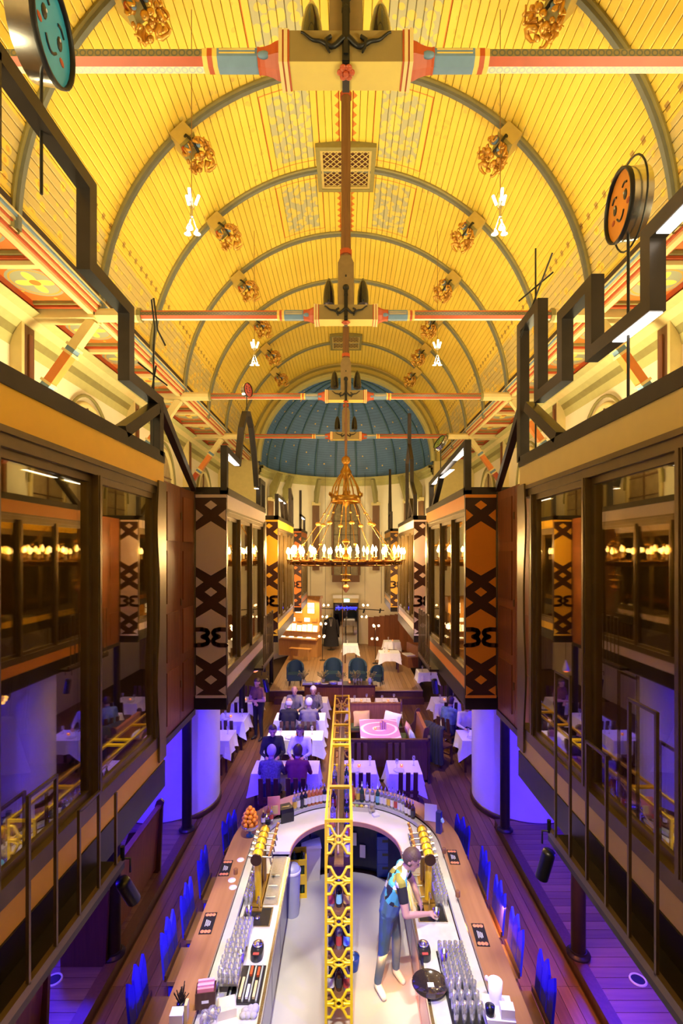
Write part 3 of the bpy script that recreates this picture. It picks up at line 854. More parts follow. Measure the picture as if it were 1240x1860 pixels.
def polyline_tube(mb, pts, s, x=XI+0.045, w=0.09):
    """mitred square tube along a path in the (y, z) plane"""
    P = [Vector(p) for p in pts]; h = w/2; L = []; R_ = []
    for i, p in enumerate(P):
        d0 = (P[i]-P[i-1]).normalized() if i else None
        d1 = (P[i+1]-P[i]).normalized() if i < len(P)-1 else None
        a = d0 or d1; c = d1 or d0
        n0 = Vector((-a.y, a.x)); n1 = Vector((-c.y, c.x)); m = (n0+n1)
        m = m.normalized() if m.length > 1e-6 else n0
        k = h/max(0.3, m.dot(n0))
        q = p - (c*h if d0 is None else Vector((0,0))) + (a*h if d1 is None else Vector((0,0)))
        L.append(q+m*k); R_.append(q-m*k)
    n = len(P); vs = []
    for i in range(n):
        for xx in (x-h, x+h):
            vs += [(s*xx, L[i].x, L[i].y), (s*xx, R_[i].x, R_[i].y)]
    for i in range(n-1):
        b0, b1 = 4*i, 4*i+4      # 0 L-, 1 R-, 2 L+, 3 R+
        mb.add([vs[b0], vs[b0+1], vs[b1+1], vs[b1]], [(0,1,2,3)]); mb.add([vs[b0+2], vs[b0+3], vs[b1+3], vs[b1+2]], [(0,1,2,3)])
        mb.add([vs[b0], vs[b0+2], vs[b1+2], vs[b1]], [(0,1,2,3)]); mb.add([vs[b0+1], vs[b0+3], vs[b1+3], vs[b1+1]], [(0,1,2,3)])
    mb.add(vs[:4], [(0,1,3,2)]); mb.add(vs[-4:], [(0,1,3,2)])

def pavilion(s, y0, y1, col, label, mulls, near_panel=True, ledge=None):
    C = BCOL[col]
    P = thing('glazed_pavilion', label, 'pavilion', (0,0,0), 0, 'glazed pavilions hung along the nave')
    def B(x0, x1, ya, yb, z0, z1): return MB().box(s*x0, s*x1, ya, yb, z0, z1)
    B(XI, XI+0.10, y0, y1, 5.90, 6.0).build('roof_beam', STEEL, P)
    MB().box(s*XI, s*5.55, y0, y0+0.08, 5.90, 6.0).build('roof_beam', STEEL, P)
    B(XI+0.10, 5.55, y0+0.08, y1, 5.88, 5.98).build('roof_deck', INTD, P)
    B(XI+0.012, XI+0.06, y0, y1, 5.70, 5.90).build('upper_fascia', C, P)
    B(XI+0.012, XI+0.06, y0, y1, 3.16, 3.33).build('lower_fascia', C, P)
    B(XI, XI+0.14, y0, y1, 2.92, 3.16).build('base_beam', STEEL, P)
    B(XI+0.14, 5.55, y0, y1, 2.92, 3.16).build('floor_deck', INTD, P)
    B(XI+0.02, XI+0.10, y0, y1, 5.60, 5.70).build('window_head', BRONZE, P)
    B(XI+0.004, XI+0.10, y0, y1, 3.33, 3.43).build('window_sill', BRONZE, P)
    B(XI+0.0, XI+0.03, y0, y1, 5.665, 5.70).build('window_track', BRONZE, P)
    B(5.35, 5.45, y0, y1, 3.16, 5.9).build('back_wall', INTD, P)
    B(XI+0.1, 5.4, y1-0.08, y1, 3.16, 5.9).build('end_wall', INTD, P)
    B(XI+0.45 if near_panel else XI+0.1, 5.4, y0, y0+0.08, 3.16, 5.9).build('end_wall', INTD, P)
    for k, m in enumerate(mulls):
        B(XI+0.005, XI+0.09, m-0.028, m+0.028, 3.43, 5.60).build('mullion', BRONZE, P)
        B(XI-0.002, XI+0.02, m-0.012, m+0.012, 3.43, 5.60).build('mullion_bead', BRONZE, P)
    for k in range(len(mulls)-1):
        a, b = mulls[k]+0.028, mulls[k+1]-0.028
        off = 0.045 if k % 2 else 0.065
        B(XI+off, XI+off+0.012, a, b, 3.43, 5.60).build('pane', PGLASS, P)
        mb = MB()
        for ya, yb, z0, z1 in ((a, a+0.035, 3.43, 5.6), (b-0.035, b, 3.43, 5.6), (a+0.035, b-0.035, 3.43, 3.48), (a+0.035, b-0.035, 5.55, 5.60)):
            mb.box(s*(XI+off-0.015), s*(XI+off+0.03), ya, yb, z0, z1)
        mb.build('sash', BRONZE, P)
    if near_panel:
        x0, x1 = XI, XI+0.43
        pb = MB().box(s*x0, s*x1, y0-0.03, y0+0.03, 3.06, 5.90).build('patterned_end_panel', DARKPAN, P)
        tag(pb, 'dark end panel with coloured hexagons and diamonds')
        def U(u): return s*(x1 - (x1-x0)*u) if s < 0 else s*(x0+(x1-x0)*u)
        def plate(nm, poly):
            mb = MB(); mb.prism([(U(u), zv(v)) for u, v in poly], 'y', y0-0.045, y0-0.03); mb.build(nm, C, pb)
        for (a0, a1, b0, b1) in ((415,795,480,735),(1030,1412,1092,1350)):
            plate('hexagon_plate', [(0.02,b0),(0.5,a0),(0.98,b0),(0.98,b1),(0.5,a1),(0.02,b1)])
        for c in (302, 910, 1525):
            plate('diamond_plate', [(0.30,c),(0.5,c-32),(0.70,c),(0.5,c+32)])
        for t0, t1, up in ((332,415,0),(805,878,0),(948,1020,0),(1420,1492,0),(1566,1632,1)):
            plate('triangle_plate', [(0.02,t0),(0.25,(t0+t1)/2),(0.02,t1)]); plate('triangle_plate', [(0.98,t0),(0.75,(t0+t1)/2),(0.98,t1)])
        plate('edge_strip', [(0.0,228),(1.0,228),(1.0,250),(0.0,250)]); plate('edge_strip', [(0.0,1634),(1.0,1634),(1.0,1652),(0.0,1652)])
        # the two curled numeral strokes, facing one another
        for sd in (0, 1):
            path = [(0.0,1172),(0.22,1170),(0.37,1178),(0.42,1194),(0.38,1210),(0.24,1222),(0.38,1234),(0.43,1252),(0.38,1270),(0.24,1280),(0.0,1282)]
            mb = MB()
            for (ua, va), (ub, vb) in zip(path[:-1], path[1:]):
                if sd: ua, ub = 1-ua, 1-ub
                mb.bar((U(ua), y0-0.05, zv(va)), (U(ub), y0-0.05, zv(vb)), 0.012, 0.060, (0,0,1) if abs(va-vb) < abs(ua-ub)*210 else (1,0,0))
                mb.cyl((U(ub), y0-0.044, zv(vb)), (U(ub), y0-0.056, zv(vb)), 0.030, n=10)
            mb.build('numeral_stroke', DARKPAN, pb)
        MB().box(s*XI, s*5.5, y0-0.02, y0+0.05, 2.88, 3.06).build('end_base_beam', STEEL, P)
    # scalloped bronze board at the far corner
    yb = y1-0.14; zz = [3.2+i*0.06 for i in range(43)]
    outl = [(y1, 3.2), (y1, 5.72)] + [(yb - 0.02 - 0.035*abs(math.sin((z-3.2)*2.2))**3*1.5, z) for z in reversed(zz)]
    MB().prism(outl, 'x', s*(XI-0.012), s*(XI+0.004)).build('scalloped_board', BRONZE, P)
    if ledge:
        a, b, tops = ledge
        xo = XI-0.17
        MB().box(s*xo, s*XI, a, b, 2.94, 2.98).build('ledge_deck', STEEL, P)
        MB().box(s*xo, s*(xo+0.03), a, b, 2.98, 3.03).build('ledge_rail', BRONZE, P)
        n = len(tops)
        for k, zt in enumerate(tops):
            yy = a + (b-a)*(k+0.5)/n
            MB().box(s*xo, s*(xo+0.016), yy-0.008, yy+0.008, 3.02, zt).build('railing_bar', BRONZE, P)
            if k % 2 == 0 and k+1 < n:
                y2 = a + (b-a)*(k+1.5)/n
                MB().box(s*xo, s*(xo+0.016), yy, y2, min(zt, tops[k+1])-0.016, min(zt, tops[k+1])).build('railing_cap', BRONZE, P)
    return P

NEAR_M = [0.3, 1.36, 2.38, 3.38, 4.40]
pavilion(-1, -0.6, 4.58, 'amber', 'glazed pavilion with amber fascia filling the left edge of the picture', NEAR_M, False, (0.9, 3.36, [3.5,3.5,3.9,3.9,3.5,3.5,3.92,3.92,3.62,3.62,3.5]))
pavilion(1, -0.6, 4.80, 'olive', 'glazed pavilion with olive cream fascia filling the right edge of the picture', [0.4, 1.45, 2.50, 3.50, 4.48], False, (0.9, 3.68, [3.6,3.6,4.1,4.1,3.7,3.7,4.3,4.3,3.9,3.9,4.25,4.23]))
pavilion(-1, 6.96, 10.35, 'grey', 'grey and brown patterned pavilion, second along the left side', [7.0, 7.87, 8.84, 10.1], True, (9.0, 10.3, [3.9]*10))
pavilion(1, 6.96, 10.35, 'orange', 'orange and brown patterned pavilion, second along the right side', [7.0, 7.87, 8.84, 10.1], True, (8.9, 10.3, [3.95]*10))
pavilion(-1, 12.2, 15.9, 'yellow', 'yellow and brown patterned pavilion, third along the left side', [12.25, 13.1, 14.0, 14.9, 15.75])
pavilion(1, 12.2, 15.9, 'pink', 'pale pink and brown patterned pavilion, third along the right side', [12.25, 13.1, 14.0, 14.9, 15.75])
pavilion(-1, 18.6, 21.5, 'red', 'vermilion and brown patterned pavilion, farthest on the left side', [18.65, 19.4, 20.3, 21.3])
pavilion(1, 18.6, 21.5, 'ochre', 'ochre and brown patterned pavilion, farthest on the right side', [18.65, 19.4, 20.3, 21.3])

for s in (-1, 1):
    for yc, e in ((2.9, 14), (8.6, 26), (14.0, 26), (20.0, 14)):
        light('POINT', 'pavilion_ceiling_lamp', (s*3.2, yc, 5.3), e, (1.0,0.72,0.34), size=0.15)

# panelled wooden screens closing the gaps between pavilions
def screen(s, y0, y1, label):
    P = thing('wooden_screen', label, 'screen', (s*2.14, y0, 2.9), 0, 'panelled wooden screens between the pavilions')
    L = y1-y0; n = max(2, int(L/0.55)); w = L/n
    for k in range(n):
        a, b = k*w, (k+1)*w
        d = MB().box(-0.02, 0.02, a+0.004, b-0.004, 0, 3.02).build('door_leaf', REDW, P)
        for z0, z1 in ((0.12,0.75),(0.87,1.45),(1.57,2.2),(2.32,2.9)):
            MB().box(-s*0.02, -s*0.034, a+0.09, b-0.09, z0, z1).build('raised_panel', REDW, d)
        for zz in (0.45, 1.5, 2.6):
            MB().box(-s*0.02, -s*0.03, a+0.01, a+0.05, zz, zz+0.09).build('hinge', BRONZE, d)
    MB().box(-0.04, 0.04, 0, L, -0.08, 0.0).build('bottom_rail', STEEL, P)
for s, nm in ((-1, 'left'), (1, 'right')):
    screen(s, 4.60 if s < 0 else 4.82, 6.92, 'red brown panelled screen between the two nearest pavilions on the %s' % nm)
    screen(s, 10.37, 12.16, 'red brown panelled screen between the second and third pavilions on the %s' % nm)
    screen(s, 15.92, 18.56, 'red brown panelled screen between the third and farthest pavilions on the %s' % nm)

# ------------------------------------------------------------------ skyline outlines in square steel tube on the roofs
def skyline(s, label, chains, leds=(), links=()):
    P = thing('steel_skyline', label, 'sculpture', (0,0,0), 0, 'steel skyline outlines on the pavilion roofs')
    for ch in chains:
        mb = MB(); polyline_tube(mb, ch, s); mb.build('square_tube', STEEL, P)
    for (ya, yb, z) in leds:
        MB().box(s*(XI+0.008), s*(XI+0.082), ya, yb, z-0.0455, z-0.051).build('led_strip', LEDW, P)
    for p, q in links:
        MB().bar(p, q, 0.07, 0.10, (0,0,1)).build('link_tube', STEEL, P)
    return P
skyline(-1, 'dark steel stepped outline descending along the roof of the amber pavilion',
        [[(0.6,7.5),(3.28,7.5),(3.28,6.97),(3.87,6.97),(3.87,6.45),(4.50,6.45),(4.50,6.0)], [(2.36,7.45),(2.36,6.97),(1.3,6.97),(1.3,6.0)], [(3.82,6.02),(4.42,6.36)]],
        [(1.0,2.2,7.5)], [((-XI-0.05,4.55,6.45), (-2.12,6.9,5.98))])
skyline(1, 'dark steel castellated outline with white lit undersides on the olive pavilion roof',
        [[(0.8,6.85),(2.77,6.85),(2.77,6.45),(3.42,6.45),(3.42,6.93),(3.88,6.93),(3.88,6.45),(4.36,6.45),(4.36,7.25),(4.80,7.25),(4.80,6.0)], [(4.0,6.02),(4.6,6.42)], [(0.8,6.85),(0.8,6.0)]],
        [(1.6,2.68,6.85),(2.74,3.12,6.45)], [((XI+0.05,4.78,6.55), (2.12,6.9,5.98))])
skyline(-1, 'dark steel outline with a tall pointed loop on the grey patterned pavilion',
        [[(7.0,6.0),(7.0,6.54),(7.87,6.5),(8.12,7.1),(8.42,7.44),(8.68,7.51),(8.95,7.36),(9.25,6.95),(9.5,6.4)], [(9.75,6.0),(9.75,6.5),(10.25,6.5),(10.25,6.0)]], [(9.46,9.56,6.36),(7.05,7.8,6.5)])
skyline(1, 'dark steel outline with one long lit bar on the orange patterned pavilion',
        [[(7.0,6.0),(7.0,6.62),(9.95,6.45),(9.95,6.0)], [(8.9,6.45),(9.6,6.0)]], [(8.0,9.9,6.47),(7.05,8.0,6.58)])
skyline(-1, 'dark steel outline with sloping end on the yellow patterned pavilion', [[(12.3,6.0),(12.3,6.5),(13.9,6.5),(14.5,6.0)], [(13.2,6.5),(13.6,6.0)], [(15.2,6.0),(15.2,7.0),(15.75,6.8),(15.75,6.0)]], [(12.4,13.8,6.5)])
skyline(1, 'dark steel tall twin outline on the pale pink patterned pavilion', [[(12.3,6.0),(12.3,6.5),(12.9,6.9),(12.9,7.5),(13.4,8.0),(13.4,8.8)], [(13.9,6.0),(13.9,7.6),(13.4,8.0)], [(12.4,6.0),(13.0,6.45),(13.4,6.0)]])
skyline(-1, 'dark steel upright with lit bar on the vermilion patterned pavilion', [[(18.7,6.0),(18.7,7.4)], [(18.7,6.5),(20.4,6.5),(20.4,6.0)]], [(18.8,20.3,6.5)])
skyline(1, 'dark steel crossed uprights on the ochre patterned pavilion', [[(18.7,6.0),(18.7,6.6),(19.6,6.6)], [(19.6,6.0),(19.6,7.0)], [(19.0,6.6),(19.3,8.2),(19.5,6.6)]])

# ------------------------------------------------------------------ drum shaped face signs and wire twigs on rods
def face_sign(loc, r, normal, col, label, rod_to, loop=False):
    P = thing('face_sign', label, 'sign', loc, 0, 'round face signs on rods')
    n = Vector(normal).normalized(); q = n.to_track_quat('Z', 'Y').to_matrix().to_4x4()
    h = r*0.32
    def b(mb, nm, m): return mb.xf(q).build(nm, m, P)
    b(MB().lathe([(r,-h),(r,h*0.8),(r*0.985,h)], 28, cap=False), 'chrome_rim', CHROME)
    b(MB().lathe([(0.0,h*0.72),(r*0.97,h*0.72)], 28, cap=False), 'painted_face', mat('face_'+col, {'blue': (0.03,0.33,0.58), 'orange': (0.75,0.26,0.02), 'green': (0.15,0.25,0.05), 'red': (0.5,0.05,0.03)}[col], 0.4, var=0.15))
    b(MB().lathe([(0.0,-h*0.9),(r*0.97,-h*0.9)], 24, cap=False), 'back_plate', CHROME)
    b(MB().lathe([(r*0.97,h*0.70),(r*0.97,h*1.08),(r*1.03,h*1.08),(r*1.03,h*0.7)], 28, cap=False), 'dark_edge', IRON)
    z = h*0.74
    for sx in (-1, 1):
        b(MB().sphere((sx*r*0.38, r*0.12, z), (r*0.13, r*0.16, r*0.03), 10), 'eye', BLACKP)
        b(MB().sphere((sx*r*0.34, r*0.18, z+r*0.03), (r*0.04, r*0.04, r*0.01), 8), 'eye_glint', WHITE)
        b(MB().tube([(sx*r*(0.22+0.08*i), r*(0.44+0.05*math.sin(i)), z) for i in range(5)], r*0.035, 5), 'eyebrow', BLACKP)
        b(MB().sphere((sx*r*0.55, -r*0.18, z), (r*0.12, r*0.08, r*0.02), 10), 'cheek', REDP)
    b(MB().tube([(r*(-0.25+0.1*i), -r*(0.42-0.035*(i-2.5)**2*0.8), z) for i in range(6)], r*0.035, 5), 'mouth', BLACKP)
    if loop: b(MB().tube([(r*1.22*math.cos(2*PI*i/28), r*1.28*math.sin(2*PI*i/28), -h*0.1) for i in range(28)], 0.006, 5, True), 'wire_loop', IRON)
    MB().cyl((0,0,-r*0.9), (0,0,rod_to-loc[2]), 0.009, n=6).build('rod', IRON, P)
face_sign((-XI-0.05, 2.80, 8.02), 0.235, (0.99,0.10,-0.08), 'blue', 'blue drum sign with a simple drawn face at the top left', 7.10)
face_sign((XI+0.05, 3.02, 7.19), 0.195, (-0.985,0.13,-0.04), 'orange', 'orange drum sign with a simple drawn face above the olive pavilion', 6.0, True)
face_sign((-XI-0.05, 8.60, 7.90), 0.12, (0.9,-0.4,0.0), 'red', 'small round sign on a rod above the grey pavilion', 7.55)
face_sign((XI+0.05, 9.0, 7.07), 0.14, (-0.8,-0.3,0.5), 'green', 'small dark round sign on a rod above the orange pavilion', 6.45, True)
def twig(loc, label, segs, rod):
    P = thing('wire_twig', label, 'wire sculpture', loc, 0, 'wire twigs on the roofs')
    MB().cyl((0,0,0), (0,0,rod), 0.008, n=6).build('rod', IRON, P)
    for a in segs: MB().tube(a, 0.008, 5).build('wire_branch', IRON, P)
twig((XI+0.06, 4.52, 6.0), 'star shaped wire twig standing on the olive pavilion roof', [[(-0.09,0.15,1.10),(0.09,-0.15,1.72)], [(-0.12,0.1,1.42),(0.12,-0.1,1.58)], [(0,0,1.3),(0,0,1.85)]], 1.5)
twig((-XI-0.06, 4.46, 6.0), 'bent wire twig with crossed arms standing on the amber pavilion roof', [[(0,0,0.9),(-0.03,0.1,1.15),(-0.02,0.0,1.35),(0.02,-0.05,1.34),(0.02,0.04,1.1),(0.07,0.1,0.98)], [(-0.1,-0.1,0.75),(0.08,0.12,0.62)], [(0.06,-0.1,0.72),(-0.06,0.1,0.55)]], 0.95)

# spotlights hanging from the ledge rails
def can_light(loc, tgt, label, lit, size=1.0, up=0.24):
    P = thing('can_spotlight', label, 'spotlight', loc, 0, 'black can spotlights on the pavilion ledges')
    d = (Vector(tgt)-Vector(loc)).normalized(); q = d.to_track_quat('Z', 'Y').to_matrix().to_4x4()
    k = size
    MB().lathe([(0.0,-0.01),(0.05*k,-0.01),(0.055*k,0.02),(0.055*k,0.25*k)], 16, cap=False).xf(q).build('housing', BLACKP, P)
    MB().lathe([(0.05*k,0.22*k),(0.0,0.215*k)], 16, cap=False).xf(q).build('lens', emis('lit_lens', (1.0,0.62,0.36), 14.0) if lit else CHROME, P)
    MB().tube([(0.06*k,0,0.08*k),(0.06*k,0,0.16),(-0.06*k,0,0.16),(-0.06*k,0,0.08*k)], 0.008, 5).build('yoke', BLACKP, P)
    MB().cyl((0,0,0.15), (0,0,up), 0.015, n=8).build('clamp', IRON, P)
can_light((-1.50, 3.33, 2.86), (-1.2, 4.2, 1.2), 'black can spotlight under the left ledge beside the nearest left column', False, 0.85)
can_light((1.50, 3.66, 2.86), (1.15, 3.9, 1.2), 'black can spotlight under the right ledge beside the nearest right column', False, 0.85)
can_light((-1.62, 9.9, 2.55), (-1.2, 9.6, 0.7), 'lit can spotlight below the grey pavilion', True, up=0.41)
can_light((1.62, 9.1, 2.75), (1.9, 9.0, 0.7), 'lit can spotlight below the orange pavilion', True, up=0.21)

# ------------------------------------------------------------------ lamp clusters hanging from the vault
def cluster(loc, label, top, group='bulb clusters hanging from the vault', k=1.0):
    P = thing('lamp_cluster', label, 'lamp', loc, 0, group)
    MB().cyl((0,0,0.3*k), (0,0,top-loc[2]), 0.006, n=5).build('cord', mat('brown_cord', (0.25,0.12,0.03), 0.6), P)
    MB().cyl((0,0,-0.05*k), (0,0,0.3*k), 0.025*k, n=8).build('stem', CHROME, P)
    for i in range(3):
        th = 2*PI*i/3+0.5; c, sn = math.cos(th), math.sin(th)
        a = MB().tube([(0,0,0.05*k),(0.07*c*k,0.07*sn*k,0.2*k)], 0.010*k, 5).build('upper_arm', CHROME, P)
        MB().cyl((0.07*c*k,0.07*sn*k,0.2*k), (0.13*c*k,0.13*sn*k,0.38*k), 0.026*k, n=10).build('upper_bulb', BULB, a)
        a = MB().tube([(0,0,0.05*k),(0.05*c*k,0.05*sn*k,-0.12*k),(0.1*c*k,0.1*sn*k,-0.26*k)], 0.010*k, 5).build('lower_arm', CHROME, P)
        MB().lathe([(0.02*k,-0.24*k),(0.065*k,-0.33*k)], 14, (0.1*c*k,0.1*sn*k,0), cap=False).build('reflector', CHROME, a)
        MB().lathe([(0.0,-0.315*k),(0.06*k,-0.325*k)], 14, (0.1*c*k,0.1*sn*k,0), cap=False).build('lower_bulb', BULB, a)
for s, nm in ((-1, 'left'), (1, 'right')):
    cluster((s*2.18, 7.0, 9.86), 'bright lamp cluster on a long cord, nearer one on the %s' % nm, 12.75, k=0.78)
    cluster((s*2.18, 11.8, 9.82), 'bright lamp cluster on a long cord, farther one on the %s' % nm, 12.75, k=0.78)
    light('POINT', 'cluster_glow', (s*2.18, 7.0, 9.75), 55, (1,0.84,0.6), size=0.12)
    light('POINT', 'cluster_glow', (s*2.18, 11.8, 9.7), 40, (1,0.84,0.6), size=0.12)

# ------------------------------------------------------------------ the great candle chandelier
DGILT = mat('dark_gilt', (0.34,0.17,0.025), 0.30, 0.92, var=0.4, scale=25, bump=0.3)
CH = thing('candle_chandelier', 'great gilded candle chandelier hanging down the middle of the nave', 'chandelier', (0, 12.86, 4.86))
RC = 1.40
MB().lathe([(RC-0.02,-0.02),(RC+0.05,-0.02),(RC+0.06,0.03),(RC-0.02,0.03)], 64, cap=False).build('upper_hoop', DGILT, CH)
MB().lathe([(RC-0.02,0.03),(RC-0.02,-0.07),(RC-0.0,-0.07),(RC+0.0,0.03)], 64, cap=False).build('pierced_band', DGILT, CH)
MB().lathe([(RC-0.10,-0.085),(RC-0.06,-0.07),(RC+0.01,-0.075),(RC-0.05,-0.10)], 64, cap=False).build('lower_hoop', DGILT, CH)
b0 = None
for k in range(36):
    th = 2*PI*k/36; p = ((RC+0.03)*math.cos(th), (RC+0.03)*math.sin(th), -0.05)
    if b0 is None: b0 = MB().sphere((0,0,0), 0.03, 8).build('boss', DGILT, CH, p)
    else: share(b0, CH, p)
cand = flame = cup = None
for k in range(44):
    th = 2*PI*k/44+0.05; rr = RC+(0.10 if k % 2 else -0.03); h = 0.0 if k % 2 else 0.06
    p = (rr*math.cos(th), rr*math.sin(th), 0.02+h)
    if cand is None:
        cand = MB().cyl((0,0,0.03), (0,0,0.17), 0.016, n=8).build('candle', mat('candle_sleeve', (0.85,0.62,0.30), 0.5, emit=(1,0.6,0.2), estr=0.5), CH, p)
        cup = MB().lathe([(0.012,-0.08),(0.012,0.0),(0.05,0.02),(0.052,0.035),(0.0,0.03)], 10).build('drip_cup', DGILT, cand)
        flame = MB().lathe([(0.014,0.17),(0.034,0.205),(0.038,0.235),(0.022,0.285),(0.0,0.34)], 8).build('flame_bulb', FLAME, cand)
    else:
        c = share(cand, CH, p); share(cup, c); share(flame, c)
CRZ = 1.62
MB().lathe([(0.37,CRZ-0.10),(0.40,CRZ-0.08),(0.38,CRZ),(0.41,CRZ+0.06),(0.36,CRZ+0.07)], 32, cap=False).build('crown_hoop', DGILT, CH)
for k in range(8):
    th = 2*PI*k/8+0.2; c, sn = math.cos(th), math.sin(th)
    MB().tube([(0.39*c,0.39*sn,CRZ+0.05),(0.33*c,0.33*sn,CRZ+0.30),(0.18*c,0.18*sn,CRZ+0.58),(0.05*c,0.05*sn,CRZ+0.75)], 0.022, 6).build('crown_arch', DGILT, CH)
    MB().sphere((0.42*c,0.42*sn,CRZ+0.12), (0.035,0.035,0.06), 8).build('crown_leaf', DGILT, CH)
    # chain of linked rods and gilded flowers down to the hoop
    ch = MB().tube([(0.38*c,0.38*sn,CRZ-0.08),(0.75*c,0.75*sn,0.93),(RC*c,RC*sn,0.02)], 0.010, 5).build('chain', DGILT, CH)
    for f, q in ((0.28,0.035),(0.52,0.075),(0.80,0.045),(0.92,0.03)):
        if f < 0.55: p = Vector((0.38*c,0.38*sn,CRZ-0.08)).lerp(Vector((0.75*c,0.75*sn,0.93)), f/0.55)
        else: p = Vector((0.75*c,0.75*sn,0.93)).lerp(Vector((RC*c,RC*sn,0.02)), (f-0.55)/0.45)
        MB().sphere(p, (q,q,q*0.7), 7).build('chain_flower', GOLD, ch)
MB().lathe([(0.03,-0.55),(0.03,-0.1),(0.10,0.0),(0.14,0.10),(0.05,0.2),(0.03,0.4),(0.09,0.48),(0.11,0.52),(0.02,0.6),(0.02,1.4),(0.09,1.5),(0.11,1.72),(0.04,1.85),(0.04,2.1),(0.13,2.2),(0.15,2.32),(0.08,2.45),(0.04,2.55)], 18).build('central_stem', DGILT, CH)
MB().sphere((0,0,2.62), 0.12, 14).build('gilded_ball', DGILT, CH)
MB().cyl((0,0,2.7), (0,0,4.12), 0.035, n=10).build('suspension_rod', BEAMW, CH)
MB().lathe([(0.0,-0.36),(0.13,-0.36),(0.14,-0.34),(0.0,-0.33)], 18).build('pendant_disc', DGILT, CH)
MB().lathe([(0.0,-0.52),(0.14,-0.52),(0.09,-0.46),(0.0,-0.45)], 18).build('pendant_disc', DGILT, CH)
MB().lathe([(0.0,-0.82),(0.05,-0.77),(0.09,-0.70),(0.085,-0.64),(0.03,-0.60),(0.03,-0.5)], 16).build('heart_pendant', mat('copper', (0.55,0.25,0.10), 0.3, 0.8), CH)
for k in range(8):
    th = 2*PI*k/8
    light('POINT', 'candle_glow', (1.25*math.cos(th), 12.86+1.25*math.sin(th), 5.15), 95, (1.0,0.66,0.26), size=0.06)
# ================================================================== THE HORSESHOE BAR
BY = 6.83                        # centre of the rounded end
def ustrip(r0, r1, z0, z1, ya=2.7, seg=36, arc=True, sides=(-1, 1)):
    """horseshoe slab between the offsets r0 and r1"""
    mb = MB()
    if arc:
        path = []
        if -1 in sides: path.append((-1, 0, ya))
        for i in range(seg+1):
            a = -PI/2 + PI*i/seg; path.append((math.sin(a), math.cos(a), None))
        if 1 in sides: path.append((1, 0, ya))
        vs = []
        for (sx, cy, yy) in path:
            for r, z in ((r0,z0),(r1,z0),(r1,z1),(r0,z1)):
                vs.append((sx*r, (BY+cy*r) if yy is None else yy, z))
        n = len(path)
        for k in range(n-1):
            for j in range(4):
                mb.add([vs[4*k+j], vs[4*k+(j+1)%4], vs[4*k+4+(j+1)%4], vs[4*k+4+j]], [(0,1,2,3)])
        mb.add(vs[:4], [(0,1,2,3)]); mb.add(vs[-4:], [(3,2,1,0)])
    return mb
def pol(phi, r, z=0.0):
    a = math.radians(phi); return Vector((r*math.sin(a), BY+r*math.cos(a), z))
ZW, ZS, ZA = 1.10, 0.90, 0.96
BARW = wood('honey_bar_wood', (0.29,0.135,0.05), (0.40,0.20,0.08), 0.32, 'y', 1.6)
bf_ = thing('horseshoe_bar', 'horseshoe shaped bar with honey coloured wooden top', 'bar', (0,0,0))
ustrip(1.30, 1.58, 1.055, ZW).build('wooden_top', BARW, bf_)
ustrip(1.38, 1.42, 0.0, 1.05).build('front_panelling', DARKW, bf_)
ustrip(1.42, 1.44, 0.0, 0.12).build('kick_plate', STEEL, bf_)
ustrip(1.21, 1.30, 0.98, 1.03).build('glass_ledge', mat('pale_grey_ledge', (0.48,0.47,0.46), 0.35), bf_)
WTOP = mat('white_stone_worktop', (0.74,0.71,0.68), 0.3, var=0.05)
wa = thing('white_worktop', 'curved white worktop at the rounded end of the bar', 'worktop', (0,0,0))
ustrip(0.77, 1.22, 0.92, ZA, arc=True, sides=()).build('worktop_slab', WTOP, wa)
ustrip(0.757, 0.772, 0.90, ZA+0.004, arc=True, sides=()).build('edge_strip', mat('salmon_edge', (0.62,0.30,0.22), 0.4), wa)
NAVY = mat('dark_fridge_door', (0.02,0.022,0.05), 0.18, 0.3, var=0.2)
for i in range(6):
    a0, a1 = -90+30*i, -60+30*i
    f = thing('fridge_cabinet', 'dark glossy under counter cabinet in the rounded end, %s from the left' % ['first','second','third','fourth','fifth','sixth'][i], 'cabinet', (0,0,0), 0, 'dark cabinets under the rounded worktop')
    mb = MB(); vs = []
    for k in range(7):
        ph = a0+0.4+(a1-a0-0.8)*k/6.0
        for r, z in ((1.13,0.02),(1.36,0.02),(1.36,0.91),(1.13,0.91)):
            p = pol(ph, r, z); vs.append(p)
    for k in range(6):
        for j in range(4): mb.add([vs[4*k+j], vs[4*k+(j+1)%4], vs[4*k+4+(j+1)%4], vs[4*k+4+j]], [(0,1,2,3)])
    mb.add(vs[:4], [(0,1,2,3)]); mb.add(vs[-4:], [(3,2,1,0)]); mb.build('cabinet_body', NAVY, f)
    p = pol((a0+a1)/2, 0.80, 0.72); MB().tube([pol(a0+5, 1.115, 0.78), pol((a0+a1)/2, 1.105, 0.78), pol(a1-5, 1.115, 0.78)], 0.009, 6).build('door_handle', CHROME, f)
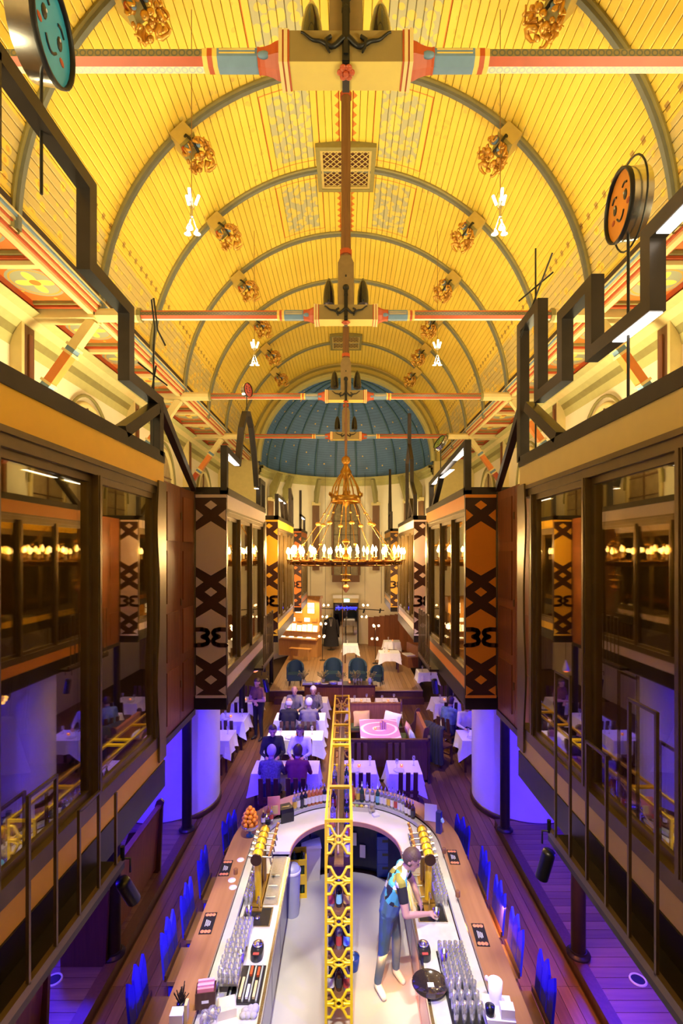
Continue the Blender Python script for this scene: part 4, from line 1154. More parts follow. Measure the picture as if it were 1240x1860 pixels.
for s, nm in ((-1, 'left'), (1, 'right')):
    w = thing('steel_worktop', 'brushed steel worktop with raised rim along the %s arm of the bar' % nm, 'worktop', (0,0,0))
    MB().box(s*0.77, s*1.22, 2.7, BY-0.02, 0.86, ZS).build('worktop_slab', mat('worn_steel', (0.74,0.72,0.69), 0.32, 0.35, var=0.15, scale=12), w)
    MB().box(s*0.757, s*0.785, 2.7, BY-0.02, 0.85, ZS+0.018).build('front_rim', CHROME, w)
    MB().box(s*0.757, s*0.765, 2.7, BY-0.02, 0.82, 0.85).build('edge_strip', mat('brown_edge', (0.25,0.12,0.06), 0.5), w)
    n = 6; L = (BY-2.75)/n
    for k in range(n):
        c = thing('bar_cabinet', 'grey steel cabinet under the %s worktop, %s from the camera' % (nm, ['first','second','third','fourth','fifth','sixth'][k]), 'cabinet', (0, 2.72+L*k, 0.0), 0, 'cabinets under the steel worktops')
        MB().box(s*0.83, s*1.36, 0.005, L-0.005, 0.02, 0.86).build('cabinet_body', mat('grey_steel_cabinet', (0.22,0.22,0.24), 0.35, 0.6), c)
        d = MB().box(s*0.81, s*0.83, 0.015, L-0.015, 0.06, 0.84).build('cabinet_door', mat('grey_steel_door', (0.30,0.31,0.34), 0.3, 0.7), c)
        MB().cyl((s*0.795, 0.1, 0.76), (s*0.795, L-0.1, 0.76), 0.008, n=8).build('handle', CHROME, d)

# ------------------------------------------------------------------ beer tap towers
TAPY = mat('yellow_tap_lacquer', (0.85,0.55,0.01), 0.25, 0.1, coat=0.5)
BRASS = mat('dull_brass', (0.42,0.27,0.06), 0.32, 0.8)
for s, nm in ((-1, 'left'), (1, 'right')):
    X0 = 1.05 if s < 0 else 0.985
    t = thing('tap_tower', 'yellow ringed beer tap tower on the %s worktop' % nm, 'beer tap', (s*X0, 0, ZS), 0, 'beer tap towers')
    z = 0.58; y0, y1 = 5.80, 6.42
    for k in range(5):
        a = y0+(y1-y0)*k/5.0; b = y0+(y1-y0)*(k+1)/5.0
        MB().cyl((0,a+0.012,z), (0,b-0.012,z), 0.062, n=18).build('yellow_sleeve', TAPY, t)
        MB().cyl((0,b-0.012,z), (0,b+0.012,z), 0.068, n=18).build('brass_ring', BRASS, t)
        yc = (a+b)/2
        tp = MB().cyl((-s*0.05,yc,z), (-s*0.17,yc,z-0.005), 0.012, n=8).build('tap_spout', CHROME, t)
        MB().cyl((-s*0.15,yc,z), (-s*0.165,yc,z-0.09), 0.011, n=8).build('nozzle', CHROME, tp)
        MB().cyl((-s*0.14,yc,z+0.01), (-s*0.185,yc,z+0.13), 0.013, 0.018, n=8).build('lever', mat('amber_lever', (0.55,0.25,0.05), 0.3), tp)
        MB().cyl((s*0.05,yc,z), (s*0.10,yc,z+0.01), 0.03, n=10).build('chrome_knob', CHROME, tp)
    MB().cyl((0,y0-0.012,z), (0,y0+0.012,z), 0.066, n=18).build('dark_end_cap', mat('dark_cap', (0.05,0.02,0.01), 0.35, 0.4), t)
    MB().cyl((0,y1,z), (0,y1+0.03,z), 0.05, n=18).build('dark_end_cap', mat('dark_cap', (0.05,0.02,0.01), 0.35, 0.4), t)
    MB().cyl((0,y0+0.16,0.0), (0,y0+0.10,z-0.03), 0.04, 0.045, n=14).build('column', TAPY, t)
    MB().cyl((0,y1-0.12,0.0), (0,y1-0.12,z-0.03), 0.04, n=14).build('column', BRASS, t)
    MB().box(-0.07,0.07,y0-0.05,y1,0.0,0.02).build('base_plate', BRASS, t)
    # drip tray
    d = thing('drip_tray', 'perforated steel drip tray beneath the %s beer taps' % nm, 'tray', (s*0.90, 5.86, ZS), 0, 'drip trays')
    MB().box(-0.085,0.085,0,0.92,0.0,0.012).build('tray_plate', mat('grey_drip_steel', (0.38,0.38,0.37), 0.35, 0.7, var=0.25, scale=60), d)
    mb = MB()
    for e in (-1, 1): mb.box(e*0.085, e*0.095, 0, 0.92, 0, 0.02)
    mb.box(-0.085,0.085,-0.01,0.0,0,0.02); mb.box(-0.085,0.085,0.92,0.93,0,0.02); mb.build('tray_rim', CHROME, d)
    for yy in (0.12, 0.32, 0.52): MB().cyl((-0.06,yy,0.024), (0.05,yy,0.024), 0.012, n=8).build('grille_bar', CHROME, d)

# ------------------------------------------------------------------ glassware
def tumbler(name, r, h, m=CLEAR, stem=False):
    mb = MB()
    if stem: mb.lathe([(r*0.8,0),(r*0.7,0.006),(0.006,0.012),(0.006,h*0.45),(r*0.8,h*0.6),(r,h*0.8),(r*0.85,h)], 9, cap=False)
    else: mb.lathe([(r*0.8,0),(r*0.85,0.01),(r,h),(r*0.93,h),(r*0.78,0.02),(0,0.02)], 9, cap=False)
    me = mb.build(name, m); return me
gl0 = None
def glass_grid(x0, x1, nx, y0, y1, ny, z, label, r=0.026, h=0.12, stem=False, jit=0.003, name='drinking_glass'):
    global gl0
    first = None
    for i in range(nx):
        for j in range(ny):
            p = (x0+(x1-x0)*(i/(nx-1) if nx > 1 else 0)+RNG.uniform(-jit,jit), y0+(y1-y0)*(j/(ny-1) if ny > 1 else 0)+RNG.uniform(-jit,jit), z)
            if first is None:
                first = tumbler(name, r, h, CLEAR, stem); first.location = p; o = first
            else:
                o = bpy.data.objects.new(name, first.data); COL.objects.link(o); o.location = p
            tag(o, label, 'glass', label)
glass_grid(-1.18, -1.125, 2, 5.86, 6.70, 16, ZS, 'clear glass in the long row behind the left beer taps', 0.024, 0.15)
glass_grid(1.075, 1.185, 3, 5.86, 6.70, 15, ZS, 'clear glass in the long row behind the right beer taps', 0.024, 0.15)
glass_grid(-1.19, -1.05, 4, 5.18, 5.50, 6, ZS+0.002, 'clear stacked glass beside the left black cup washer', 0.025, 0.12, jit=0.006)
glass_grid(-1.19, -1.04, 4, 4.68, 5.06, 7, ZS+0.13, 'small upturned glass in the dense cluster behind the left knife tray', 0.027, 0.09, jit=0.006)
glass_grid(0.97, 1.19, 5, 4.72, 5.14, 9, ZS+0.012, 'upturned glass in the rack beside the round black tray', 0.023, 0.13, jit=0.002)
glass_grid(0.98, 1.19, 4, 4.40, 4.62, 3, ZS+0.012, 'tall glass at the near end of the right glass rack', 0.026, 0.17, jit=0.002)
tag(MB().box(-1.21,-1.01,4.65,5.09,ZS+0.105,ZS+0.13).box(-1.205,-1.19,4.66,5.08,ZS,ZS+0.106).box(-1.03,-1.015,4.66,5.08,ZS,ZS+0.106).build('glass_shelf', CHROME), 'little steel shelf holding small upturned glasses', 'shelf')
tag(MB().box(0.94,1.215,4.34,5.18,ZS,ZS+0.012).build('rack_mat', BLACKP), 'black rubber mat under the right glass rack', 'mat')

# ------------------------------------------------------------------ bottles round the curve
BG = [glassy('clear_bottle_glass', (0.85,0.86,0.88), 0.25, 0.03, (1,1,1), 0.10), mat('brown_bottle_glass', (0.06,0.02,0.008), 0.08, coat=0.5), mat('green_bottle_glass', (0.015,0.06,0.025), 0.08, coat=0.5), mat('amber_spirit', (0.45,0.13,0.03), 0.1, coat=0.5), mat('blue_bottle_glass', (0.02,0.06,0.55), 0.08, coat=0.5), mat('black_bottle_glass', (0.012,0.012,0.016), 0.08, coat=0.5)]
LBL = [mat('white_bottle_label', (0.75,0.72,0.68), 0.6), mat('dark_bottle_label', (0.04,0.04,0.05), 0.5), mat('red_bottle_label', (0.5,0.06,0.04), 0.5), mat('teal_bottle_label', (0.2,0.5,0.55), 0.5), mat('yellow_bottle_label', (0.75,0.5,0.05), 0.5)]
_bproto = {}
def bottle(p, gi, li, capm, label, h=0.30, r=0.036, group='bottles round the curved end of the bar'):
    key = (gi, li, capm.name, h, r)
    if key not in _bproto:
        t = thing('bottle', label, 'bottle', p, 0, group)
        MB().lathe([(r*0.9,0),(r,0.01),(r,h*0.58),(r*0.75,h*0.66),(r*0.38,h*0.74),(r*0.36,h*0.86)], 12).build('bottle_body', BG[gi], t)
        MB().lathe([(r+0.001,h*0.14),(r+0.001,h*0.48)], 12, cap=False).build('bottle_label', LBL[li], t)
        MB().lathe([(r*0.42,h*0.85),(r*0.42,h*0.93),(0.006,h*0.95),(0.004,h*1.1)], 8).build('pourer', capm, t)
        _bproto[key] = t; return t
    return dup(_bproto[key], p, 0, label, group)
NAMES = ['clear', 'brown', 'green', 'amber', 'blue', 'black']; LN = ['white', 'dark', 'red', 'teal', 'yellow']
cnt = {}
ORDW = ['first', 'second', 'third', 'fourth', 'fifth', 'sixth', 'seventh', 'eighth', 'ninth', 'tenth']
seq = [(-40,0,4),(-37,0,0),(-34,5,1),(-31,5,0),(-28,3,0),(-25,3,0),(-22,3,0),(-19,3,0),(-16,5,0),(-13,1,0),(-10,1,0),(-7,0,0),
       (5,3,2),(9,0,4),(12,2,1),(16,0,0),(20,0,0),(24,2,3),(27,0,0),(30,0,0),(33,0,4),(36,0,0),(39,0,2),(42,0,0),(45,0,0),(48.5,1,0),(51.5,1,0),(54.5,1,1)]
for phi, g, l in seq:
    key = (g, l, phi < 0); cnt[key] = cnt.get(key, 0)+1
    lab = '%s bottle with %s label, %s such from the left, %s half of the curve' % (NAMES[g], LN[l], ORDW[cnt[key]-1], 'left' if phi < 0 else 'right')
    bottle(pol(phi, 1.255, 1.03), g, l, CHROME if g != 2 else LBL[0], lab, 0.30 if g != 1 else 0.26)
for k, (px, py, g, l) in enumerate(((478,1496,1,0),(487,1487,3,4),(493,1490,0,2))):
    bottle(gp(px, py, ZW), g, l, LBL[4], 'small %s sauce bottle beside the orange bowl, %s from the left' % (NAMES[g], ORDW[k]), 0.2, 0.028, 'sauce bottles beside the orange bowl')
# ------------------------------------------------------------------ things on the curve
def boxthing(name, label, cat, c, sx, sy, sz, m, rz=0, group=None, bevel=0.006):
    """small case with chamfered top edge"""
    b = bevel; mb = MB()
    lo = [(-sx,-sy),(sx,-sy),(sx,sy),(-sx,sy)]; vs = [(x,y,0) for x,y in lo]+[(x,y,sz-b) for x,y in lo]+[(x-math.copysign(b,x),y-math.copysign(b,y),sz) for x,y in lo]
    mb.add(vs, [(3,2,1,0)]+[(i,(i+1)%4,(i+1)%4+4,i+4) for i in range(4)]+[(i+4,(i+1)%4+4,(i+1)%4+8,i+8) for i in range(4)]+[(8,9,10,11)])
    o = mb.build(name, m, None, c, (0,0,rz)); return tag(o, label, cat, group)
pr = thing('receipt_printer', 'black receipt printer on the white curved worktop', 'printer', gp(518,1488,ZA), 0.45)
MB().prism([(-0.11,0.0),(0.11,0.0),(0.12,0.03),(0.12,0.15),(0.09,0.20),(-0.09,0.20),(-0.12,0.15),(-0.12,0.03)], 'x', -0.10, 0.10).build('case', BLACKP, pr)
MB().box(-0.06,0.06,-0.03,0.0,0.2,0.204).build('paper_slot', CHROME, pr)
sg = thing('pink_table_sign', 'upright pink card stand on the wooden bar top', 'sign', gp(497,1478,ZW), 0.2)
MB().prism([(-0.05,0.0),(0.05,0.0),(0.012,0.26),(-0.0,0.26)], 'x', -0.095, 0.095).build('card', mat('pink_card', (0.62,0.22,0.24), 0.6, var=0.15), sg)
MB().box(-0.02,0.06,-0.055,-0.035,0.02,0.14).build('cream_flyer', CREAMP, sg)
# orange bowl on a foot
ob = gp(454, 1518, ZW)
bw_ = thing('footed_bowl', 'glass bowl on a green foot heaped with oranges', 'bowl', ob)
MB().lathe([(0.055,0.0),(0.055,0.012),(0.02,0.02),(0.02,0.08)], 14).build('green_foot', mat('green_glass_foot', (0.05,0.22,0.14), 0.2), bw_)
MB().lathe([(0.02,0.08),(0.07,0.09),(0.112,0.13),(0.122,0.17),(0.12,0.17),(0.105,0.135),(0.06,0.1),(0.0,0.095)], 20, cap=False).build('glass_bowl', CLEAR, bw_)
ORG = mat('orange_peel', (0.85,0.28,0.01), 0.45, var=0.1, scale=60, bump=0.2)
o0 = None
for lay, (n, rr, z) in enumerate(((5,0.062,0.14),(7,0.086,0.185),(7,0.082,0.24),(6,0.070,0.29),(4,0.046,0.34),(1,0.0,0.385))):
    for k in range(n):
        th = 2*PI*k/n+lay*0.6; p = ob+Vector((rr*math.cos(th), rr*math.sin(th), z))
        if o0 is None:
            o0 = MB().sphere((0,0,0), 0.036, 10).build('orange', ORG, None, p); o = o0
        else:
            o = bpy.data.objects.new('orange', o0.data); COL.objects.link(o); o.location = p
        tag(o, 'ripe orange heaped in the footed glass bowl', 'orange', 'oranges in the footed bowl')
sc = thing('citrus_press', 'small black and chrome citrus press behind the left taps', 'press', gp(484,1505,ZA))
MB().lathe([(0.06,0),(0.055,0.12),(0.05,0.13),(0.07,0.14),(0.075,0.17),(0.0,0.19)], 16).build('body', BLACKP, sc)
MB().lathe([(0.075,0.17),(0.08,0.175),(0.03,0.21),(0.0,0.23)], 16).build('chrome_dome', CHROME, sc)
cd = thing('white_card_stand', 'white card standing upright on the right of the bar curve', 'sign', gp(782,1490,ZW), -0.3)
MB().prism([(-0.03,0.0),(0.03,0.0),(0.005,0.24),(-0.005,0.24)], 'x', -0.09, 0.09).build('card', WHITE, cd)
MB().box(-0.1,0.1,-0.04,0.04,0.0,0.006).build('foot', CLEAR, cd)
ns = thing('napkin_holder', 'tall dark blue napkin dispenser beside the white card', 'dispenser', gp(797,1512,ZW), -0.5)
MB().box(-0.035,0.035,-0.04,0.04,0,0.30).build('case', mat('navy_plastic', (0.02,0.02,0.16), 0.3), ns)
MB().prism([(-0.03,0.2),(0.07,0.16),(0.05,0.20),(-0.03,0.24)], 'y', -0.03, 0.03).build('blue_napkin', mat('pale_blue_paper', (0.35,0.6,0.7), 0.7), ns)
gt = thing('garnish_tray', 'long steel garnish tray with cut fruit on the curve', 'tray', pol(9, 1.12, ZA), math.radians(-9))
MB().box(-0.20,0.20,-0.05,0.05,0.0,0.07).build('tray', CHROME, gt)
for k, c in enumerate(((0.7,0.6,0.4),(0.75,0.65,0.2),(0.3,0.45,0.08),(0.75,0.55,0.05),(0.7,0.65,0.5))):
    MB().sphere((-0.15+0.075*k,0,0.07), (0.03,0.035,0.018), 8).build('cut_fruit', mat('fruit_%d' % k, c, 0.5), gt)
bl = thing('lemon_jar', 'glass jar of yellow lemons on the white worktop', 'jar', pol(22, 1.10, ZA))
MB().lathe([(0.05,0),(0.055,0.03),(0.055,0.10),(0.045,0.13)], 14).build('glass_jar', CLEAR, bl)
for k in range(3): MB().sphere((0.018*math.cos(2.1*k),0.018*math.sin(2.1*k),0.03+0.03*k), (0.03,0.026,0.026), 8).build('lemon', LBL[4], bl)
boxthing('white_cloth_pad', 'folded white cloth lying on the curved worktop', 'cloth', pol(27, 1.03, ZA), 0.05, 0.04, 0.05, LINEN, 0.4, None, 0.02)
boxthing('paper_note', 'white paper sheet lying on the worktop right of the yellow rack', 'paper', pol(4.5, 0.95, ZA), 0.045, 0.035, 0.004, WHITE, 0, None, 0.001)
pt = thing('bar_mat_tray', 'dark ribbed bar mat with a red scoop at the right of the curve', 'mat', gp(752,1524,ZA), 0)
MB().box(-0.08,0.08,-0.12,0.12,0,0.012).build('mat', mat('grey_rubber', (0.25,0.25,0.25), 0.6), pt)
MB().box(-0.05,-0.01,-0.05,0.07,0.012,0.03).build('red_scoop', REDP, pt)

# ------------------------------------------------------------------ things on the bar top
def menu(px, py, rz, label):
    P = thing('menu_card', label, 'menu', gp(px, py, ZW)+Vector((0,0,0.0)), rz, 'dark menu cards on the bar top')
    MB().box(-0.065,0.065,-0.155,0.155,0.0,0.004).build('card', mat('black_card', (0.015,0.013,0.013), 0.35), P)
    for s in (-1, 1):
        for k in range(3):
            MB().sphere((-0.035+0.035*k, s*0.12, 0.004), (0.022,0.026,0.002), 8).build('food_print', mat('orange_food_print', (0.65,0.22,0.08), 0.5, var=0.5, scale=60), P)
    for k in range(4):
        MB().box(-0.028+0.015*k, -0.021+0.015*k, -0.05+0.01*(k % 2), 0.05-0.008*k, 0.004, 0.0048).build('printed_line', mat('grey_print', (0.55,0.55,0.55), 0.6), P)
menu(410,1577,0.04, 'dark menu card with orange food prints, farther one on the left bar top')
menu(378,1677,0.04, 'dark menu card with orange food prints, nearer one on the left bar top')
menu(823,1557,-0.05, 'dark menu card with orange food prints, farther one on the right bar top')
menu(872,1698,-0.05, 'dark menu card with orange food prints, nearer one on the right bar top')
for k, (px, py) in enumerate(((437,1562),(421,1599),(423,1612))):
    o = MB().lathe([(0.0,0.0),(0.046,0.0),(0.046,0.004),(0.0,0.004)], 20).build('coaster', mat('white_card_disc', (0.78,0.72,0.66), 0.7), None, gp(px, py, ZW))
    tag(o, 'round white coaster on the left bar top, %s from the camera' % ['third','second','first'][k], 'coaster', 'white coasters')
for k, (px, py, lb) in enumerate(((428,1587,'between the coasters on the left bar top'),(806,1549,'beside the farther menu on the right bar top'),(831,1628,'between the two menus on the right bar top'))):
    v = thing('tealight_block', 'small wooden tea light block %s' % lb, 'candle holder', gp(px, py, ZW), 0.1*k, 'wooden tea light blocks')
    MB().lathe([(0.026,0.0),(0.028,0.06),(0.022,0.065)], 14).build('wooden_cup', mat('dark_amber_wood', (0.22,0.09,0.03), 0.4), v)
    MB().lathe([(0.0,0.06),(0.021,0.062)], 12, cap=False).build('wax', CREAMP, v)
# pink napkins in a dark caddy, brush, white box, jars
nc = thing('napkin_caddy', 'dark wooden caddy filled with pink napkins at the left bar end', 'caddy', gp(374,1822,ZW), 0.15)
mb = MB()
for s in (-1, 1): mb.box(s*0.085, s*0.078, -0.06, 0.06, 0, 0.14); mb.box(-0.078, 0.078, s*0.06, s*0.053, 0, 0.14)
mb.box(-0.078,0.078,-0.053,0.053,0,0.01); mb.build('caddy_walls', DARKW, nc)
for k in range(4): MB().box(-0.07,0.07,-0.045+0.025*k,-0.025+0.025*k,0.02,0.165+0.012*(k % 2)).build('folded_napkin', mat('pink_paper_%d' % (k % 2), ((0.80,0.25,0.28),(0.75,0.36,0.55))[k % 2], 0.7), nc)
MB().box(-0.03,0.03,-0.0615,-0.0605,0.05,0.075).build('white_tag', WHITE, nc)
br = thing('black_brush', 'black bristle brush standing on the left bar end', 'brush', gp(329,1832,ZW), 0.3)
MB().lathe([(0.035,0),(0.04,0.05),(0.015,0.06)], 12).build('holder', BLACKP, br)
r = random.Random(9); mb = MB()
for k in range(46):
    th = r.uniform(0,2*PI); q = r.uniform(0.0,0.065); mb.bar((0.01*math.cos(th),0.01*math.sin(th),0.05), (q*math.cos(th), q*math.sin(th), r.uniform(0.11,0.19)), 0.006)
tag(mb.build('bristles', BLACKP, br), kind='stuff')
wb = thing('white_dispenser', 'white box with a wooden spoon at the near left bar end', 'box', gp(322,1858,ZW), 0.05)
MB().box(-0.055,0.055,-0.045,0.045,0,0.10).build('box', WHITE, wb)
MB().box(0.06,0.085,-0.02,0.05,0.0,0.16).build('wooden_block', CREAMP, wb)
for k, (px, py) in enumerate(((372,1866),(386,1858))):
    v = thing('glass_jug', 'clear glass jug at the near left bar corner, %s from the left' % ORDW[k], 'jug', gp(px,py,ZW), 0.8*k, 'glass jugs on the left bar corner')
    MB().lathe([(0.03,0),(0.045,0.02),(0.045,0.07),(0.028,0.10),(0.034,0.125)], 12, cap=False).build('body', CLEAR, v)
    MB().tube([(0.04,0,0.03),(0.075,0,0.05),(0.07,0,0.09),(0.03,0,0.10)], 0.006, 5).build('handle', CLEAR, v)
# worktop fittings, left and right
def sink(loc, label):
    P = thing('bar_sink', label, 'sink', loc, 0, 'sinks in the worktops')
    mb = MB()
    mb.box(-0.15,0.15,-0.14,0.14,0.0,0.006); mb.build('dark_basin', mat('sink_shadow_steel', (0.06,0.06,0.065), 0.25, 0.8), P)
    mb = MB()
    for s in (-1, 1): mb.box(s*0.15, s*0.165, -0.155, 0.155, 0, 0.02); mb.box(-0.15, 0.15, s*0.14, s*0.155, 0, 0.02)
    mb.build('sink_rim', CHROME, P)
    MB().tube([(0.0,0.13,0.0),(0,0.13,0.16),(0,0.08,0.19),(0,0.0,0.17)], 0.010, 6).build('faucet', CHROME, P)
    MB().lathe([(0.0,0.008),(0.03,0.008),(0.032,0.012),(0.0,0.012)], 12).build('drain', CHROME, P)
def washer(loc, label):
    P = thing('cup_washer', label, 'cup washer', loc, 0, 'black cup washers')
    MB().prism([(0.065*math.cos(2*PI*i/20)*1.0, 0.10*math.copysign(abs(math.sin(2*PI*i/20))**0.6, math.sin(2*PI*i/20))) for i in range(20)], 'z', 0, 0.07).build('black_body', BLACKP, P)
    MB().lathe([(0.05,0.07),(0.055,0.085),(0.04,0.085),(0.03,0.075),(0.0,0.075)], 18, (0,0.05,0)).build('chrome_ring', CHROME, P)
    MB().lathe([(0.022,0.075),(0.018,0.09),(0.0,0.095)], 12, (0,0.05,0)).build('spray_head', CHROME, P)
    MB().box(-0.03,0.03,-0.085,-0.055,0.07,0.074).build('label_plate', LBL[2], P)
def beaker(loc, label, r=0.04, h=0.13):
    P = thing('steel_beaker', label, 'beaker', loc, 0, 'steel shaker beakers')
    MB().lathe([(r*0.75,0),(r,h),(r*0.92,h),(r*0.7,0.01),(0,0.01)], 16, cap=False).build('cup', CHROME, P)
    MB().lathe([(r,h-0.006),(r*1.05,h),(r*0.95,h+0.003)], 16, cap=False).build('lip', CHROME, P)
sink(gp(467,1668,ZS), 'dark steel sink basin in the left worktop'); sink(gp(770,1660,ZS)+Vector((0.08,0,0)), 'dark steel sink basin in front of the bartender')
washer(gp(467,1735,ZS), 'black cup washer with chrome ring on the left worktop'); washer(gp(770,1735,ZS), 'black cup washer with chrome ring on the right worktop')
beaker(gp(452,1672,ZS), 'steel shaker beaker standing by the left sink', 0.036, 0.15); beaker(gp(437,1770,ZS), 'tall steel shaker beaker by the left knife tray', 0.034, 0.22)
beaker(gp(792,1672,ZS), 'steel shaker beaker under the bartender hand'); beaker(gp(806,1768,ZS), 'tall steel shaker beaker by the round black tray', 0.034, 0.22)
kt = thing('knife_tray', 'black divided utensil tray on the left worktop', 'tray', gp(447,1790,ZS), 0.0)
MB().box(-0.16,0.16,-0.21,0.21,0,0.02).build('tray_base', BLACKP, kt)
for k in range(5): MB().box(-0.135+0.064*k,-0.120+0.064*k,-0.20,0.20,0.02,0.035).build('divider', mat('green_grey_divider', (0.30,0.34,0.26), 0.5), kt)
for k, (x, y, l, m) in enumerate(((-0.096,0.08,0.10,CREAMP),(-0.03,-0.06,0.11,CREAMP),(0.03,0.13,0.05,REDP),(0.10,0.12,0.05,REDP),(0.035,-0.10,0.07,WHITE),(0.10,-0.08,0.09,CREAMP))):
    MB().box(x-0.012,x+0.012,y-l,y+l,0.02,0.042).build('utensil', m, kt)
boxthing('plastic_tub', 'clear plastic tub of yellow mix at the near left corner', 'tub', gp(412,1838,ZS), 0.08, 0.075, 0.09, mat('cloudy_plastic', (0.62,0.55,0.36), 0.3), 0.3, None, 0.012)
cl = MB(); r = random.Random(4)
for k in range(14): cl.sphere((r.uniform(-0.06,0.06), r.uniform(-0.05,0.05), 0.02), (0.04,0.035,r.uniform(0.018,0.03)), 7)
tag(cl.build('crumpled_cloth', mat('grey_cloth', (0.42,0.40,0.40), 0.9, bump=0.4, scale=40), None, gp(452,1840,ZS)), 'crumpled grey cloth at the near left worktop end', 'cloth')
rt = thing('round_tray', 'round black serving tray resting on the right worktop', 'tray', gp(780,1795,ZS)+Vector((0,0,0.03)), 0)
MB().lathe([(0.0,0.0),(0.155,0.0),(0.17,0.02),(0.165,0.022),(0.153,0.006),(0.0,0.006)], 36, cap=False).build('tray', mat('glossy_black_tray', (0.03,0.022,0.018), 0.12, coat=0.8), rt)
MB().box(-0.02,0.04,-0.03,0.02,0.007,0.009).build('receipt', WHITE, rt)
MB().lathe([(0.0,-0.03),(0.06,-0.03),(0.06,0.0)], 16).build('rubber_foot', BLACKP, rt)
wt = thing('white_caddy', 'white plastic caddy with cups at the near right bar end', 'caddy', gp(905,1845,ZW), -0.1); wt.scale = (1.4,1.4,1.4)
MB().prism([(-0.07,0),(0.07,0),(0.085,0.05),(-0.085,0.05)], 'y', -0.09, 0.09).build('tray', WHITE, wt)
MB().lathe([(0.035,0.05),(0.045,0.17),(0.04,0.17),(0.03,0.06)], 16, (-0.01,0.05,0), cap=False).build('white_cup', WHITE, wt)
MB().box(0.0,0.08,-0.08,-0.02,0.05,0.11).build('white_lidded_box', WHITE, wt)
MB().lathe([(0.025,0.05),(0.03,0.10),(0.0,0.11)], 12, (-0.06,-0.05,0)).build('black_pot', BLACKP, wt)
vz = thing('flower_vase', 'tiny teal vase with pale flowers on the right bar top', 'vase', gp(891,1815,ZW), 0)
MB().lathe([(0.018,0),(0.026,0.03),(0.022,0.06),(0.016,0.09)], 12).build('teal_vase', mat('teal_ceramic', (0.06,0.28,0.36), 0.25), vz)
for k in range(2):
    f = MB().tube([(0,0,0.08),(-0.02+0.03*k,0.0,0.13),(-0.035+0.05*k,0.01,0.17)], 0.003, 5).build('stalk', mat('leaf_green', (0.08,0.16,0.03), 0.6), vz)
    MB().sphere((-0.035+0.05*k,0.01,0.18), (0.018,0.018,0.024), 8).build('blossom', mat('pale_petal', (0.75,0.62,0.62), 0.7), f)

# crates and bins on the bar floor
def crate(c, sx, sy, sz, m, label, rz=0):
    P = thing('bottle_crate', label, 'crate', c, rz, 'plastic bottle crates')
    for k in range(2):
        z0 = k*sz*0.5
        for e in (-1, 1):
            for nm, b in (('side_frame', (e*sx, e*(sx-0.02), -sy, sy)), ('end_frame', (-sx+0.02, sx-0.02, e*sy, e*(sy-0.02)))):
                MB().box(*b, z0, z0+0.06).build(nm, m, P); MB().box(*b, z0+sz*0.36, z0+sz*0.5).build(nm, m, P)
        for ex in (-1, 1):
            for ey in (-1, 1): MB().box(ex*sx, ex*(sx-0.03), ey*sy, ey*(sy-0.03), z0+0.06, z0+sz*0.36).build('corner_post', m, P)
        MB().box(-sx+0.02,sx-0.02,-sy+0.02,sy-0.02,z0,z0+0.02).build('crate_floor', m, P)
        for i in range(2):
            for j in range(3): MB().lathe([(0.035,0.02),(0.035,0.18),(0.014,0.22),(0.014,0.25)], 8, (-0.06+0.12*i,-0.1+0.1*j,z0)).build('crate_bottle', BG[2], P)
crate(gp(541,1618,0.006), 0.13, 0.17, 0.56, TAPY, 'yellow plastic crate pair with green bottles under the left worktop', 0.1)
wbn = thing('white_bin', 'white lidded bin with a blue lit top on the bar floor', 'bin', gp(564,1590,0.006), 0.15)
MB().prism([(-0.13,0),(0.13,0),(0.15,0.5),(-0.15,0.5)], 'y', -0.14, 0.14).build('bin_body', WHITE, wbn); MB().prism([(-0.16,0.5),(0.16,0.5),(0.15,0.55),(-0.15,0.55)], 'y', -0.155, 0.155).build('lid', WHITE, wbn)
bn = thing('round_bin', 'round grey swing bin beside the yellow crate', 'bin', gp(530,1660,0.006), 0)
MB().lathe([(0.10,0),(0.12,0.6),(0.12,0.62),(0.09,0.68),(0.0,0.70)], 20).build('bin_body', mat('grey_blue_plastic', (0.35,0.36,0.45), 0.35), bn)
MB().lathe([(0.122,0.59),(0.126,0.60),(0.126,0.63),(0.12,0.635)], 20, cap=False).build('rim', WHITE, bn)
cr = thing('blue_cool_box', 'tall dark blue crate stack under the right of the curve', 'crate', gp(700,1585,0.006)+Vector((0,0.05,0)), 0.0)
BLC = mat('deep_blue_plastic', (0.015,0.05,0.30), 0.3)
for k in range(3):
    MB().box(-0.14,0.14,-0.16,0.16,0.21*k,0.21*k+0.205).build('blue_crate', BLC, cr)
    MB().box(-0.06,0.06,-0.162,-0.158,0.21*k+0.12,0.21*k+0.16).build('handle_slot', BLACKP, cr)
for k, (ph, z) in enumerate(((6.5,0.40),(14.0,0.22))):
    p = pol(ph, 1.10, z); o = MB().box(-0.045,0.045,-0.004,0.004,0,0.20).build('notice_sheet', WHITE, None, p, (0,0,math.radians(-ph)))
    tag(o, 'white notice taped to the cabinet front, %s of two' % ['left one','right one'][k], 'notice')
bb = thing('blue_bucket', 'small blue bucket on the floor just right of the yellow rack', 'bucket', gp(641,1760,0.006), 0)
MB().lathe([(0.06,0),(0.08,0.16),(0.074,0.16),(0.055,0.01),(0,0.01)], 16, cap=False).build('pail', BLC, bb)
MB().tube([(0.078*math.cos(PI*i/8),0,0.15+0.07*math.sin(PI*i/8)) for i in range(9)], 0.004, 5).build('bail', CHROME, bb)

